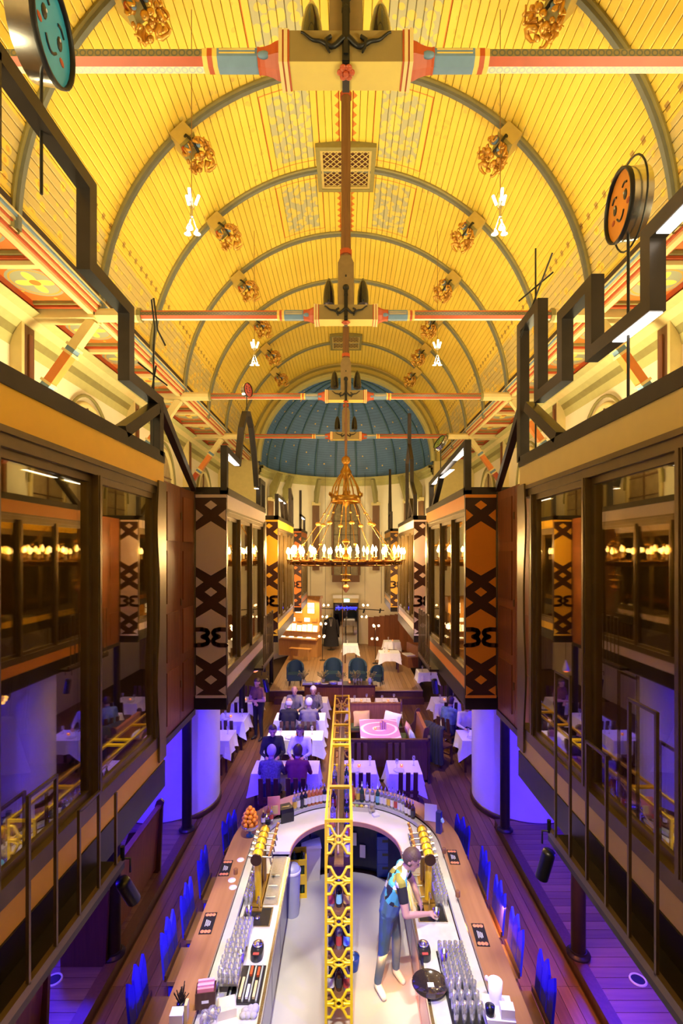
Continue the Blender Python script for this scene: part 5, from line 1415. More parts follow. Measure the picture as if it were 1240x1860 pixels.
# ------------------------------------------------------------------ yellow gantry rack over the bar
YR = mat('yellow_rack_steel', (0.86,0.60,0.01), 0.35, 0.1, var=0.08)
RK = thing('yellow_bottle_rack', 'tall yellow lattice steel bottle rack bridging the middle of the bar', 'rack', (-0.075, 0, 0))
hw = 0.148; Z1 = 2.28; NY, FY = 5.20, 9.75
def lattice(y, z_lo, mats):
    mb = MB()
    for s in (-1, 1): mb.box(s*hw, s*(hw-0.028), y-0.012, y+0.012, z_lo, Z1)
    mb.build('lattice_upright', YR, RK)
    p = 0.43; z = Z1; k = 0
    while z > z_lo+0.05:
        # one lattice unit: cross bar, ring/lens boss and four curved arms
        MB().box(-hw+0.028, hw-0.028, y-0.01, y+0.01, z-0.03, z).build('cross_bar', YR, RK) if k == 0 else None
        zc = z-0.215
        if zc < z_lo: break
        if k % 2 == 0:
            m = MB(); m.tube([(0.036*math.cos(2*PI*i/16), y, zc+0.036*math.sin(2*PI*i/16)) for i in range(16)], 0.014, 6, True); m.tube([(-0.05,y,zc),(-0.12,y,zc)], 0.018, 6); m.tube([(0.05,y,zc),(0.12,y,zc)], 0.018, 6)
        else:
            m = MB(); m.tube([(0.055*math.cos(2*PI*i/16), y, zc+0.030*math.sin(2*PI*i/16)) for i in range(16)], 0.014, 6, True); m.tube([(-0.06,y,zc),(-0.12,y,zc)], 0.018, 6); m.tube([(0.06,y,zc),(0.12,y,zc)], 0.018, 6)
        for sx in (-1, 1):
            for sz in (-1, 1):
                m.tube([(sx*0.13,y,zc+sz*0.145),(sx*0.085,y,zc+sz*0.14),(sx*0.068,y,zc+sz*0.105),(sx*0.045,y,zc+sz*0.06),(sx*0.02,y,zc+sz*0.03)], 0.016, 6)
                m.tube([(sx*0.13,y,zc+sz*0.018),(sx*0.085,y,zc+sz*0.022),(sx*0.05,y,zc+sz*0.055)], 0.012, 6)
        m.build('lattice_scroll', YR, RK)
        z -= p; k += 1
lattice(NY, 0.0, YR); lattice(FY, 0.0, YR)
for s in (-1, 1):
    MB().box(s*hw, s*(hw-0.028), NY+0.012, FY-0.012, Z1-0.03, Z1).build('top_rail', YR, RK)
    MB().box(s*hw, s*(hw-0.028), NY+0.012, FY-0.012, 1.72, 1.75).build('shelf_rail', YR, RK)
for yy in (5.95, 7.25, 7.45, 8.1, 8.75): MB().box(-hw+0.028, hw-0.028, yy-0.03, yy+0.03, Z1-0.028, Z1-0.002).build('cross_tie', YR, RK)
for yy in (5.7, 6.4, 7.1, 7.8, 8.5, 9.2): MB().box(-hw+0.028, hw-0.028, yy-0.02, yy+0.02, 1.722, 1.745).build('cross_tie', YR, RK)
MB().box(-0.05,0.05,NY+0.05,FY-0.05,1.75,1.77).build('wooden_shelf', BEAMW, RK)
for zz in (0.35, 0.8, 1.25): MB().box(-hw+0.03,hw-0.03,NY+0.02,NY+0.36,zz,zz+0.02).build('wooden_shelf', BEAMW, RK)
MB().box(-hw+0.03,hw-0.03,NY+0.36,NY+0.38,0.0,1.75).build('wooden_back', BEAMW, RK)
MB().cyl((0.01,FY-0.25,Z1), (0.01,FY-0.25,5.0), 0.008, n=6).build('suspension_cable', mat('tan_cable', (0.5,0.32,0.14), 0.5), RK)
MB().tube([(0.0,FY-0.3,Z1-0.02),(-0.01,8.0,Z1-0.10),(-0.02,6.4,Z1-0.2),(-0.01,5.4,1.8)], 0.010, 6).build('cable', mat('tan_cable', (0.5,0.32,0.14), 0.5), RK)
for k in range(12):
    g = [0,1,5,3,2,0][k % 6]
    bottle((-0.075+(-0.085 if k % 2 else 0.085), 5.45+0.14*(k//2)*2.4, 1.745), g, k % 5, CHROME, '%s bottle on the %s side of the yellow rack, %s along' % (NAMES[g], 'left' if k % 2 else 'right', ORDW[k//2]), 0.28, 0.034, 'bottles on the yellow rack')
for k, zz in enumerate((0.37, 0.82, 1.27)):
    for j in range(3):
        g = [5,1,0][(j+k) % 3]
        bottle((-0.155+0.08*j, NY+0.14, zz), g, (k+j) % 5, CHROME, '%s bottle inside the rack front, %s shelf, %s from the left' % (NAMES[g], ['lowest','middle','highest'][k], ORDW[j]), 0.30, 0.034, 'bottles on the yellow rack')

# ------------------------------------------------------------------ bar stools with three pointed back slats
BLUW = wood('blue_lit_stool_wood', (0.02,0.02,0.72), (0.04,0.04,0.92), 0.45, 'z')  # pale wood with the blue light painted into its colour
SEATW = wood('brown_stool_seat', (0.16,0.08,0.04), (0.24,0.12,0.06), 0.4, 'y')
st_ = None
def stool(loc, rz, label):
    global st_
    if st_ is not None: return dup(st_, loc, rz, label)
    P = thing('bar_stool', label, 'bar stool', loc, rz, 'bar stools with three pointed back slats'); st_ = P
    MB().box(-0.16,0.18,-0.22,0.22,0.72,0.76).build('seat', SEATW, P)
    for ex in (-1, 1):
        for ey in (-1, 1): MB().bar((0.15*ex+0.01,0.17*ey,0.72), (0.18*ex+0.01,0.19*ey,0.0), 0.035).build('leg', DARKW, P)
    for ey in (-1, 1): MB().bar((-0.165,0.185*ey,0.25), (0.185,0.185*ey,0.25), 0.025).build('stretcher', DARKW, P)
    MB().bar((0.185,-0.185,0.22), (0.185,0.185,0.22), 0.025).build('foot_rest', DARKW, P)
    for k in (-1, 0, 1):
        w = 0.062; y = k*0.134; h = 1.22+(0.04 if k == 0 else 0.0)
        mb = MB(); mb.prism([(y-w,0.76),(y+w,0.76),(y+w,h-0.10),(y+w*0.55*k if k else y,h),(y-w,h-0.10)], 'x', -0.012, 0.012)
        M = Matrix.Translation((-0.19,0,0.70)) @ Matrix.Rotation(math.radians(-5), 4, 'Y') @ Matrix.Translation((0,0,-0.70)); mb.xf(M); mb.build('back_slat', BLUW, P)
    MB().box(-0.185,-0.165,-0.22,0.22,0.76,0.82).build('back_rail', DARKW, P)
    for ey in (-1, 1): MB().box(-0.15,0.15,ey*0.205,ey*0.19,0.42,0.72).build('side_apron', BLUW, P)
    return P
for k, (x, y, rz) in enumerate(((-1.72,4.60,0.0),(-1.64,5.20,0.0),(-1.62,5.74,0.0),(-1.62,6.38,0.0),(-1.50,7.22,-0.3))):
    stool((x, y, 0), rz, 'bar stool with blue lit slats on the left of the bar, %s from the camera' % ORDW[k])
for k, (x, y, rz) in enumerate(((1.66,4.66,PI),(1.58,5.24,PI),(1.57,5.78,PI),(1.56,6.36,PI),(1.47,7.10,PI+0.3))):
    stool((x, y, 0), rz, 'bar stool with blue lit slats on the right of the bar, %s from the camera' % ORDW[k])
# warm strip light under the right overhang
light('AREA', 'bar_front_strip', (1.50, 5.6, 0.95), 50, (1.0,0.30,0.05), (1.9,5.6,0), 0.05, 2.6)
light('AREA', 'under_counter_blue', (0.0, 7.55, 0.85), 6, (0.15,0.15,1.0), (0.0,6.9,0.1), 0.8, 0.08)
# ================================================================== PEOPLE
SKIN = mat('skin', (0.55,0.30,0.21), 0.55, var=0.06)
def limb(mb, p, q, r1, r2, n=10):
    mb.cyl(p, q, r1, r2, n=n); mb.sphere(p, r1, n); mb.sphere(q, r2, n)
def hand_segs(w, d, side, down, k=1.0):
    """palm, four bent fingers of unequal length and a thumb from the side of the palm"""
    w = Vector(w); d = Vector(d).normalized(); sd = Vector(side).normalized(); dn = Vector(down).normalized()
    out = [(w, w+d*0.045*k, 0.024*k, 0.030*k), (w+d*0.045*k-sd*0.018*k, w+d*0.085*k-sd*0.022*k, 0.018*k, 0.015*k), (w+d*0.045*k+sd*0.018*k, w+d*0.085*k+sd*0.022*k, 0.018*k, 0.015*k)]
    for i, L in enumerate((0.055,0.065,0.070,0.062)):
        a = w+d*0.085*k+sd*(-0.033+0.022*i)*k; b = a+(d*0.9+dn*0.35).normalized()*L*0.55*k; c = b+(d*0.45+dn*0.9).normalized()*L*0.5*k
        out += [(a, b, 0.0095*k, 0.0088*k), (b, c, 0.0088*k, 0.0078*k)]
    a = w+d*0.03*k-sd*0.026*k; b = a+(-sd*0.8+d*0.6+dn*0.2).normalized()*0.036*k; c = b+(d*0.9-sd*0.15+dn*0.4).normalized()*0.030*k
    return out+[(a, b, 0.012*k, 0.0105*k), (b, c, 0.0105*k, 0.009*k)]
def person(label, J, cols, loc=(0,0,0), rz=0, fwd=(0,1,0), hair=None, hairlen=0.0, voxel=0.016, bald=False, sleeves='long', pattern=None, group=None):
    """J: joints; one continuous remeshed body with clothing zones, hair and eyes as children"""
    segs = []          # (p, q, r1, r2, zone)
    V = {k: Vector(v) for k, v in J.items()}
    f = Vector(fwd).normalized(); up = (V['head']-V['neck']).normalized(); f = (f-up*f.dot(up)).normalized(); rt = f.cross(up)
    T = 'top'
    mid = V['pelvis'].lerp(V['chest'], 0.5)
    sw = (V['sr']-V['sl']).normalized()
    for o, r1, r2 in ((0.075,0.115,0.11),(-0.075,0.115,0.11)): segs.append((V['pelvis']+sw*o, mid+sw*o*0.9, r1, r2, 'hip'))
    for o in (0.08,-0.08): segs.append((mid+sw*o*0.9, V['chest']+sw*o, 0.11, 0.115, T))
    segs += [(V['sl'], V['sr'], 0.068, 0.068, T), (V['chest'], V['neck'], 0.085, 0.060, T), (V['neck'], V['head']-up*0.05, 0.052, 0.055, 'skin')]
    for s in 'lr':
        sh, el, wr, hp, kn, an, to = (V[n+s] for n in ('s','e','w','h','k','a','t'))
        m = sh.lerp(el, 0.55)
        segs += [(sh, m, 0.062, 0.056, T+'s'), (m, el, 0.052, 0.042, T+'s' if sleeves == 'long' else 'skin'), (el, wr, 0.041, 0.027, T+'s' if sleeves == 'long' else 'skin')]
        d = (wr-el).normalized(); side = (sw if s == 'r' else -sw)*-1
        side = (side-d*side.dot(d)).normalized(); dn = d.cross(side)
        if dn.z > 0: dn = -dn
        segs += [(*h, 'skin') for h in hand_segs(wr, d, side, dn)]
        segs += [(hp, kn, 0.090, 0.062, 'pants'), (kn, an, 0.060, 0.045, 'pants'), (an, an-Vector((0,0,0.045)), 0.042, 0.042, 'shoe'), (an-Vector((0,0,0.05)), to, 0.045, 0.036, 'shoe')]
    mb = MB()
    for p, q, a, b, z in segs: limb(mb, p, q, a, b)
    H = V['head']
    def he(dx, dy, dz, r):      # ellipsoid in head axes (right, forward, up)
        m2 = MB(); m2.sphere((0,0,0), r, 14); M = Matrix((rt, f, up)).transposed().to_4x4(); M.translation = H+rt*dx+f*dy+up*dz
        m2.xf(M); mb.add(m2.v, m2.f)
    he(0,0,0.015,(0.078,0.095,0.105)); he(0,0.02,-0.05,(0.062,0.072,0.072)); he(0,0.072,-0.09,(0.032,0.026,0.026))
    he(0,0.100,-0.02,(0.013,0.018,0.026)); he(0,0.088,-0.055,(0.026,0.014,0.010))
    for e in (-1, 1): he(e*0.080,-0.005,-0.01,(0.012,0.022,0.032))
    P = thing('person', label, 'person', loc, rz, group)
    o = mb.build('tmp_body', SKIN)
    md = o.modifiers.new('r', 'REMESH'); md.mode = 'VOXEL'; md.voxel_size = voxel; md.use_smooth_shade = True
    ms = o.modifiers.new('s', 'SMOOTH'); ms.iterations = 3; ms.factor = 0.5
    dg = bpy.context.evaluated_depsgraph_get(); me = bpy.data.meshes.new_from_object(o.evaluated_get(dg))
    bpy.data.objects.remove(o, do_unlink=True)
    zones = ['skin','top','tops','hip','pants','shoe']
    me.materials.clear()
    for z in zones: me.materials.append(cols.get(z, cols.get({'tops':'top','hip':'pants'}.get(z, z), SKIN)))
    S = [(p, q-p, max((q-p).length_squared, 1e-9), a, b, zones.index(z)) for p, q, a, b, z in segs]
    for pl in me.polygons:
        c = pl.center; best = 9; bz = 0
        for p, d, l2, a, b, z in S:
            t = max(0, min(1, (c-p).dot(d)/l2)); dd = (c-p-d*t).length-(a+(b-a)*t)
            if dd < best: best = dd; bz = z
        if (c-H).length < 0.125 and (c-V['neck']).dot(up) > 0.02: bz = 0
        pl.material_index = bz; pl.use_smooth = True
    body = bpy.data.objects.new('body', me); COL.objects.link(body); body.parent = P
    Mh = Matrix((rt, f, up)).transposed().to_4x4(); Mh.translation = H
    if hair is not None:
        hb = MB(); n, rows = 20, 14
        grid = [[(math.cos(-PI/2+PI*k/rows)*math.sin(2*PI*i/n), math.cos(-PI/2+PI*k/rows)*math.cos(2*PI*i/n), math.sin(-PI/2+PI*k/rows)) for i in range(n)] for k in range(rows+1)]
        for k in range(rows):
            for i in range(n):
                q = [grid[k][i], grid[k][(i+1)%n], grid[k+1][(i+1)%n], grid[k+1][i]]
                cx, cy, cz = [sum(v[j] for v in q)/4 for j in range(3)]
                if bald: ok = cy < 0.1 and -0.6 < cz < 0.25
                else: ok = cz > 0.45 or (cy < 0.15 and cz > -0.55-hairlen*3) or (cz > 0.15 and cy < 0.6)
                if not ok: continue
                def hv(v):
                    e = 1.0+0.10*math.sin(7*v[0]+3*v[2])*0.3
                    z = v[2]*0.118+0.017
                    if v[2] < -0.1 and hairlen: z -= hairlen*min(1, (-v[2]-0.1)*1.4)
                    return (v[0]*0.090*e, v[1]*0.106*e-0.004, z)
                hb.add([hv(v) for v in q], [(0,1,2,3)], 0, True)
        hb.xf(Mh).build('hair', hair, P)
    for e in (-1, 1):
        MB().sphere((e*0.030,0.090,0.005), (0.011,0.008,0.008), 8).xf(Mh).build('eye', BLACKP, P)
    return P
def seated(lean=0.06, arms='table', turn=0.0):
    J = dict(pelvis=(0,0,0.55), chest=(0,lean,0.98), neck=(0,lean+0.03,1.14), head=(turn*0.02,lean+0.07,1.285), sl=(-0.165,lean,1.075), sr=(0.165,lean,1.075),
             hl=(-0.09,0.02,0.53), hr=(0.09,0.02,0.53), kl=(-0.12,0.44,0.53), kr=(0.12,0.44,0.53), al=(-0.12,0.42,0.11), ar=(0.12,0.42,0.11), tl=(-0.13,0.56,0.04), tr=(0.13,0.56,0.04))
    if arms == 'table': J.update(el=(-0.24,lean+0.14,0.84), er=(0.24,lean+0.14,0.84), wl=(-0.13,lean+0.36,0.83), wr=(0.13,lean+0.36,0.83))
    else: J.update(el=(-0.25,lean+0.05,0.80), er=(0.25,lean+0.05,0.80), wl=(-0.14,lean+0.26,0.70), wr=(0.14,lean+0.26,0.70))
    return J
def cloth(nm, c, var=0.2, scale=12): return mat('cloth_'+nm, c, 0.85, var=var, scale=scale, bump=0.2)
HG = mat('grey_hair', (0.50,0.47,0.46), 0.6, var=0.2, scale=60); HD = mat('dark_hair', (0.05,0.022,0.015), 0.5, var=0.3, scale=60); HS = mat('short_brown_hair', (0.10,0.055,0.035), 0.6, var=0.3, scale=80); HW = mat('white_hair', (0.66,0.62,0.60), 0.6, var=0.15, scale=60)
SHO = mat('dark_leather', (0.03,0.02,0.018), 0.4); NAVYC = cloth('navy', (0.03,0.03,0.06)); BLK = cloth('black', (0.014,0.012,0.014)); GREYC = cloth('grey', (0.20,0.18,0.18)); MAR = cloth('maroon', (0.20,0.025,0.05)); PALE = cloth('pale', (0.60,0.56,0.62)); FLO = cloth('floral', (0.14,0.12,0.13), 0.9, 30); PLAID = cloth('plaid', (0.10,0.16,0.26), 0.5, 18); BRN = cloth('brown', (0.25,0.11,0.05))

# the bartender leaning over the right worktop
def vest_mat():
    m = bpy.data.materials.new('patterned_shirt'); m.use_nodes = True
    t = NT(m); b = m.node_tree.nodes['Principled BSDF']
    tc = t.n('ShaderNodeTexCoord'); vo = t.n('ShaderNodeTexVoronoi'); vo.inputs['Scale'].default_value = 13.0
    t.nt.links.new(tc.outputs['Object'], vo.inputs['Vector'])
    sp = t.n('ShaderNodeSeparateColor'); t.nt.links.new(vo.outputs['Color'], sp.inputs[0])
    c = t.mix(t.m('GREATER_THAN', sp.outputs[0], 0.45), (0.30,0.27,0.03), (0.10,0.50,0.52))
    c = t.mix(t.m('GREATER_THAN', sp.outputs[1], 0.80), c, (0.75,0.72,0.55))
    c = t.mix(t.m('LESS_THAN', sp.outputs[2], 0.25), c, (0.02,0.02,0.03))
    t.nt.links.new(c, b.inputs['Base Color']); b.inputs['Roughness'].default_value = 0.8
    return m
JEANS = mat('blue_denim', (0.075,0.15,0.27), 0.8, var=0.3, scale=6, bump=0.2)
WSH = mat('white_sneaker', (0.75,0.73,0.64), 0.5, var=0.08)
person('bartender in black and turquoise patterned shirt and blue jeans working over the right worktop',
       dict(pelvis=(0.50,5.76,0.97), chest=(0.60,5.74,1.27), neck=(0.69,5.72,1.43), head=(0.755,5.71,1.55), sr=(0.62,5.57,1.36), sl=(0.66,5.89,1.36),
            er=(0.66,5.46,1.08), wr=(0.92,5.58,1.01), el=(0.80,5.98,1.12), wl=(0.86,5.86,0.98),
            hr=(0.47,5.67,0.94), hl=(0.53,5.85,0.94), kr=(0.43,5.68,0.52), kl=(0.60,5.88,0.52), ar=(0.37,5.75,0.11), al=(0.60,5.95,0.11), tr=(0.43,5.62,0.035), tl=(0.67,5.83,0.035)),
       {'skin': SKIN, 'top': vest_mat(), 'tops': BLK, 'hip': JEANS, 'pants': JEANS, 'shoe': WSH}, fwd=(0.85,-0.25,-0.35), hair=HS, voxel=0.008, sleeves='short')

dC = {'pants': NAVYC, 'shoe': SHO}
DIN = [
 ((-1.42,9.32,0), 0.0, 'seated guest with grey hair and dark patterned top, back to the camera, left', FLO, HG, 0.0, False, 'table'),
 ((-0.92,9.34,0), 0.0, 'seated guest in a maroon top with dark hair, back to the camera', MAR, HD, 0.03, False, 'table'),
 ((-1.58,10.74,0), PI+0.12, 'seated guest in dark clothes facing the grey haired diner', BLK, HD, 0.02, False, 'table'),
 ((-0.96,10.74,0), PI-0.12, 'seated guest with long dark hair and pale shirt', PALE, HD, 0.14, False, 'table'),
 ((-1.44,12.40,0), 0.0, 'balding seated guest in a black jacket, back to the camera', BLK, HW, 0.0, True, 'table'),
 ((-0.92,12.40,0), 0.1, 'white haired seated guest in a dark waistcoat, back to the camera', GREYC, HW, 0.0, False, 'table'),
 ((-1.42,13.85,0), PI, 'bald seated guest in a grey jacket facing the camera', GREYC, HG, 0.0, True, 'table'),
 ((-0.90,13.85,0), PI, 'white haired seated guest in a floral top facing the camera', FLO, HW, 0.02, False, 'table'),
 ((2.62,12.62,0), -0.75, 'seated guest in a blue plaid shirt in the right aisle', PLAID, HD, 0.02, False, 'lap'),
 ((3.0,12.42,0), PI, 'seated guest with pale sleeves half hidden by the right drum wall', PALE, HD, 0.04, False, 'table'),
]
for loc, rz, lab, top, hr, hl, bald, arms in DIN:
    c = dict(dC); c['top'] = top
    person(lab, seated(0.08 if arms == 'table' else 0.02, arms), c, loc, rz, (0,1,-0.25), hr, hl, 0.018, bald, group='diners seated at the tables')
person('standing waiter with folded arms and black trousers beside the left tables',
       dict(pelvis=(0,0,0.96), chest=(0,0.01,1.28), neck=(0,0.02,1.44), head=(0,0.05,1.56), sl=(-0.16,0.01,1.37), sr=(0.16,0.01,1.37), el=(-0.25,0.06,1.10), er=(0.25,0.06,1.10), wl=(0.04,0.22,1.10), wr=(-0.04,0.20,1.05),
            hl=(-0.09,0,0.93), hr=(0.09,0,0.93), kl=(-0.10,0.03,0.52), kr=(0.10,0.0,0.52), al=(-0.11,0,0.11), ar=(0.11,-0.03,0.11), tl=(-0.13,0.13,0.04), tr=(0.13,0.11,0.04)),
       {'top': BRN, 'hip': BLK, 'pants': BLK, 'shoe': SHO}, (-2.38,13.5,0), PI-0.5, (0,1,-0.2), HD, 0.05, 0.016, sleeves='short')
# ================================================================== DINING TABLES, CHAIRS AND THE BOOTH
def drape(w, d, drop=0.30, seed=0):
    r = random.Random(seed); mb = MB(); pts = []
    hw, hd = w/2+0.006, d/2+0.006
    def edge(a, b, n):
        for i in range(n): t = i/n; pts.append((a[0]+(b[0]-a[0])*t, a[1]+(b[1]-a[1])*t, i == 0))
    cs = [(-hw,-hd),(hw,-hd),(hw,hd),(-hw,hd)]
    for i in range(4): edge(cs[i], cs[(i+1) % 4], 8 if i % 2 == 0 else 6)
    n = len(pts); top = [(x, y, 0.756) for x, y, c in pts]
    ring = []
    for k, (lv, out) in enumerate(((0.35,0.012),(0.7,0.03),(1.0,0.05))):
        for i, (x, y, c) in enumerate(pts):
            l = math.hypot(x/hw, y/hd); ox = x/hw if abs(abs(x)-hw) < 1e-6 else 0; oy = y/hd if abs(abs(y)-hd) < 1e-6 else 0
            m = out*(1.0+0.9*math.sin(i*2.1+seed))+(0.03*lv if c else 0)
            near = 1 if c or pts[(i+1) % n][2] or pts[i-1][2] else 0
            z = 0.756-(drop+(0.14 if c else 0.05 if near else 0)+0.01*math.sin(i*1.3+seed))*lv
            ring.append((x+ox*m, y+oy*m, z))
    allv = top+ring
    mb.add(top, [tuple(range(n))], 0)
    for k in range(3):
        for i in range(n):
            j = (i+1) % n; mb.add([allv[k*n+i], allv[k*n+j], allv[(k+1)*n+j], allv[(k+1)*n+i]], [(0,1,2,3)], 0, True)
    return mb
def tea_light(p, where):
    t = thing('tea_light', 'small glowing tea light on %s' % where, 'candle', p, 0, 'tea lights on the tables')
    MB().lathe([(0.03,0),(0.035,0.05),(0.032,0.05),(0.027,0.006),(0,0.006)], 12, cap=False).build('glass_cup', mat('amber_cup', (0.55,0.16,0.06), 0.3, emit=(1,0.3,0.1), estr=0.8), t)
    MB().lathe([(0.012,0.01),(0.016,0.03),(0.0,0.055)], 8).build('flame', TEAL, t)
def table(x, y, w, d, where, seed=0, z=0.0, light_=True, glasses=2, plates=1, cloth=LINEN):
    t = thing('dining_table', 'square legged table under the cloth of %s' % where, 'table', (x,y,z), 0, 'dining tables under white cloths')
    MB().box(-w/2,w/2,-d/2,d/2,0.72,0.75).build('tabletop', DARKW, t)
    for ex in (-1, 1):
        for ey in (-1, 1): MB().box(ex*(w/2-0.05), ex*(w/2-0.10), ey*(d/2-0.05), ey*(d/2-0.10), 0, 0.72).build('leg', DARKW, t)
    c = drape(w, d, 0.30, seed).build('tablecloth', cloth, None, (x,y,z)); tag(c, 'white cloth draped over %s' % where, 'tablecloth', 'white tablecloths')
    zt = z+0.757
    if light_: tea_light((x+0.05*math.sin(seed), y, zt), where)
    for k in range(glasses):
        px, py = x+(-0.35+0.7*k)*w*0.8+0.03, y+0.12*d*(1 if k else -1)
        g = tumbler('wine_glass', 0.034, 0.19, CLEAR, True); g.location = (px, py, zt); tag(g, 'clear stemmed glass at the %s of %s' % ('right' if k else 'left', where), 'glass', 'stemmed glasses on the tables')
    for k in range(plates):
        p = MB().lathe([(0.0,0.004),(0.07,0.004),(0.105,0.016),(0.108,0.018),(0.07,0.0),(0,0.0)], 20, cap=False).build('plate', mat('white_china', (0.72,0.70,0.70), 0.25), None, (x-0.12+0.3*k, y-d*0.28, zt)); tag(p, 'small round white plate on %s' % where, 'plate')
ch_ = None
def chair(x, y, rz, label, z=0.0):
    global ch_
    if ch_ is not None: return dup(ch_, (x,y,z), rz, label)
    P = thing('dining_chair', label, 'chair', (x,y,z), rz, 'dark slat backed dining chairs'); ch_ = P
    MB().box(-0.21,0.21,-0.20,0.21,0.43,0.465).build('seat', DARKW, P)
    for ex in (-1, 1):
        MB().bar((ex*0.18,0.18,0.43), (ex*0.185,0.19,0), 0.04).build('leg', DARKW, P)
        MB().bar((ex*0.18,-0.18,0.46), (ex*0.185,-0.20,0), 0.04).build('leg', DARKW, P)
    for k in (-1, 0, 1):
        MB().bar((k*0.14,-0.19,0.44), (k*0.14,-0.25,0.95), 0.085, 0.02, (0,1,0)).build('back_slat', DARKW, P)
    MB().bar((-0.2,-0.205,0.56), (0.2,-0.205,0.56), 0.02, 0.05).build('back_rail', DARKW, P)
    for ey in (-1, 1): MB().bar((-0.17,0.18*ey,0.2), (0.17,0.18*ey,0.2), 0.025).build('stretcher', DARKW, P)
    return P
LT = ['the nearest table left of the yellow rack', 'the second table left of the yellow rack', 'the third table left of the yellow rack', 'the farthest table left of the yellow rack']
for k, yc in enumerate((10.0, 11.74, 13.1, 14.6)): table(-1.2, yc, 1.3, 0.62, LT[k], k, glasses=2, plates=1)
for k, (x, y) in enumerate(((-1.42,9.30),(-0.92,9.32),(-1.44,12.38),(-0.92,12.38))): chair(x, y, 0, 'dark slat backed chair under the diner %s' % ['with grey hair','in maroon','in the black jacket','in the waistcoat'][k])
for k, (x, y, r_) in enumerate(((-1.58,10.76,PI+0.12),(-0.96,10.76,PI-0.12),(-1.42,13.87,PI),(-0.9,13.87,PI))): chair(x, y, r_, 'dark slat backed chair under the facing diner %s' % ['in dark clothes','in the pale shirt','in the grey jacket','in the floral top'][k])
RT = ['the near table right behind the bar curve', 'the near table just right of the yellow rack', 'the far table behind the booth, right one', 'the far table behind the booth, left one']
for k, (x, y) in enumerate(((1.17,10.0),(0.28,10.0),(1.20,14.45),(0.40,14.45))): table(x, y, 0.64, 0.64, RT[k], 5+k)
for k, (x, y, r_, lb) in enumerate(((1.17,9.55,0,'empty chair at the near right table, back to the camera'),(0.28,9.55,0,'empty chair at the table right of the rack, back to the camera'),(1.10,10.52,PI,'empty chair on the far side of the near right table'),(0.28,10.52,PI,'empty chair on the far side of the table right of the rack'),(1.20,13.98,0,'empty chair at the far right table behind the booth'),(0.40,13.98,0,'empty chair at the far left table behind the booth'))): chair(x, y, r_, 'dark '+lb)
for s, nm in ((-1, 'left'), (1, 'right')):
    for k, (x, y) in enumerate(((2.92,14.55),(2.98,13.05),(3.05,11.75))):
        w = '%s %s aisle table' % (['the farthest','the middle','the nearest'][k], nm); table(s*x, y, 0.72, 0.70, w, 11+k+s)
        if not (s > 0 and k): chair(s*(x-0.02), y-0.62, 0, 'dark slat backed chair in front of %s' % w)
        chair(s*(x+0.05), y+0.62, PI, 'dark slat backed chair behind %s' % w) if k == 0 else None
chair(3.0, 12.44, PI, 'dark slat backed chair under the guest with pale sleeves'); chair(2.60, 12.60, -0.75, 'dark slat backed chair under the guest in plaid')
# tables laid inside the pavilions
for s, nm in ((-1, 'left'), (1, 'right')):
    for y, w in ((3.1, 'nearest'), (8.9, 'second')):
        table(s*2.75, y, 0.8, 0.8, 'the table inside the %s %s pavilion' % (w, nm), 40+int(y), 3.16)
        chair(s*2.75, y-0.68, 0, 'dark chair before the table inside the %s %s pavilion' % (w, nm), 3.16); chair(s*2.75, y+0.68, PI, 'dark chair behind the table inside the %s %s pavilion' % (w, nm), 3.16)
# coat over a chair in the right aisle
chair(2.28, 11.95, -0.9, 'dark chair with a black coat hanging over it')
ct = MB(); r = random.Random(2)
for k in range(7):
    a = -0.26+0.087*k; ct.tube([(a,-0.20,0.98+0.02*math.sin(k)),(a*1.02,-0.30,0.95),(a*1.08+0.01*math.sin(k*2),-0.33,0.6),(a*1.15,-0.34+0.02*math.cos(k*3),0.16)], [0.055,0.06,0.065,0.07], 8)
co = ct.build('black_coat', BLK, None, (2.28,11.95,0), (0,0,-0.9)); tag(co, 'black coat draped over the chair back in the right aisle', 'coat')

# pews and the booth benches
def pew(loc, rz, L, label, back=1.02, m=DARKW, mb_=REDW, cush=None, cat='bench', group=None):
    P = thing('wooden_pew', label, cat, loc, rz, group)
    MB().box(-L/2,L/2,-0.02,0.42,0.40,0.44).build('seat', m, P)
    MB().prism([(-0.03,0.06),(0.0,0.06),(-0.06,back),(-0.10,back)], 'x', -L/2, L/2).build('backrest', mb_, P)
    MB().box(-L/2,L/2,-0.13,-0.05,back,back+0.04).build('top_rail', mb_, P)
    for s in (-1, 1):
        prof = [(0.44,0.0),(0.44,0.45),(0.38,0.62),(0.12,0.66),(0.0,0.80),(-0.02,back+0.02),(-0.05,back+0.10),(-0.11,back+0.13),(-0.16,back+0.08),(-0.14,back),(-0.12,0.5),(-0.10,0.0)]
        MB().prism(prof, 'x', s*L/2, s*(L/2+0.045)).build('end_panel', m, P)
    if cush: MB().box(-L/2+0.01,L/2-0.01,0.0,0.41,0.44,0.50).build('seat_cushion', cush, P)
    return P
pew((-2.99, 6.85, 0.1), PI/2, 1.7, 'church pew beside the left column, farther one', cat='pew', group='church pews along the left aisle')
pew((-2.99, 3.85, 0.1), PI/2, 1.8, 'church pew at the lower left corner, nearest the camera', cat='pew', group='church pews along the left aisle')
GRN = mat('dark_green_cushion', (0.04,0.05,0.025), 0.8)
pew((0.80, 13.35, 0), PI, 1.35, 'wooden bench with cushions at the far side of the booth', 0.98, cush=GRN, group='booth benches')
pew((1.74, 11.95, 0), PI/2, 1.35, 'wooden bench with scrolled ends at the right side of the booth', 1.0, cush=GRN, group='booth benches')
pew((0.90, 10.98, 0), 0, 1.8, 'dark wooden bench at the near side of the booth, its back to the camera', 0.95, DARKW, DARKW, GRN, group='booth benches')
bt = thing('booth_table', 'low square table with a swirling violet printed top in the booth', 'table', (0.82, 12.2, 0))
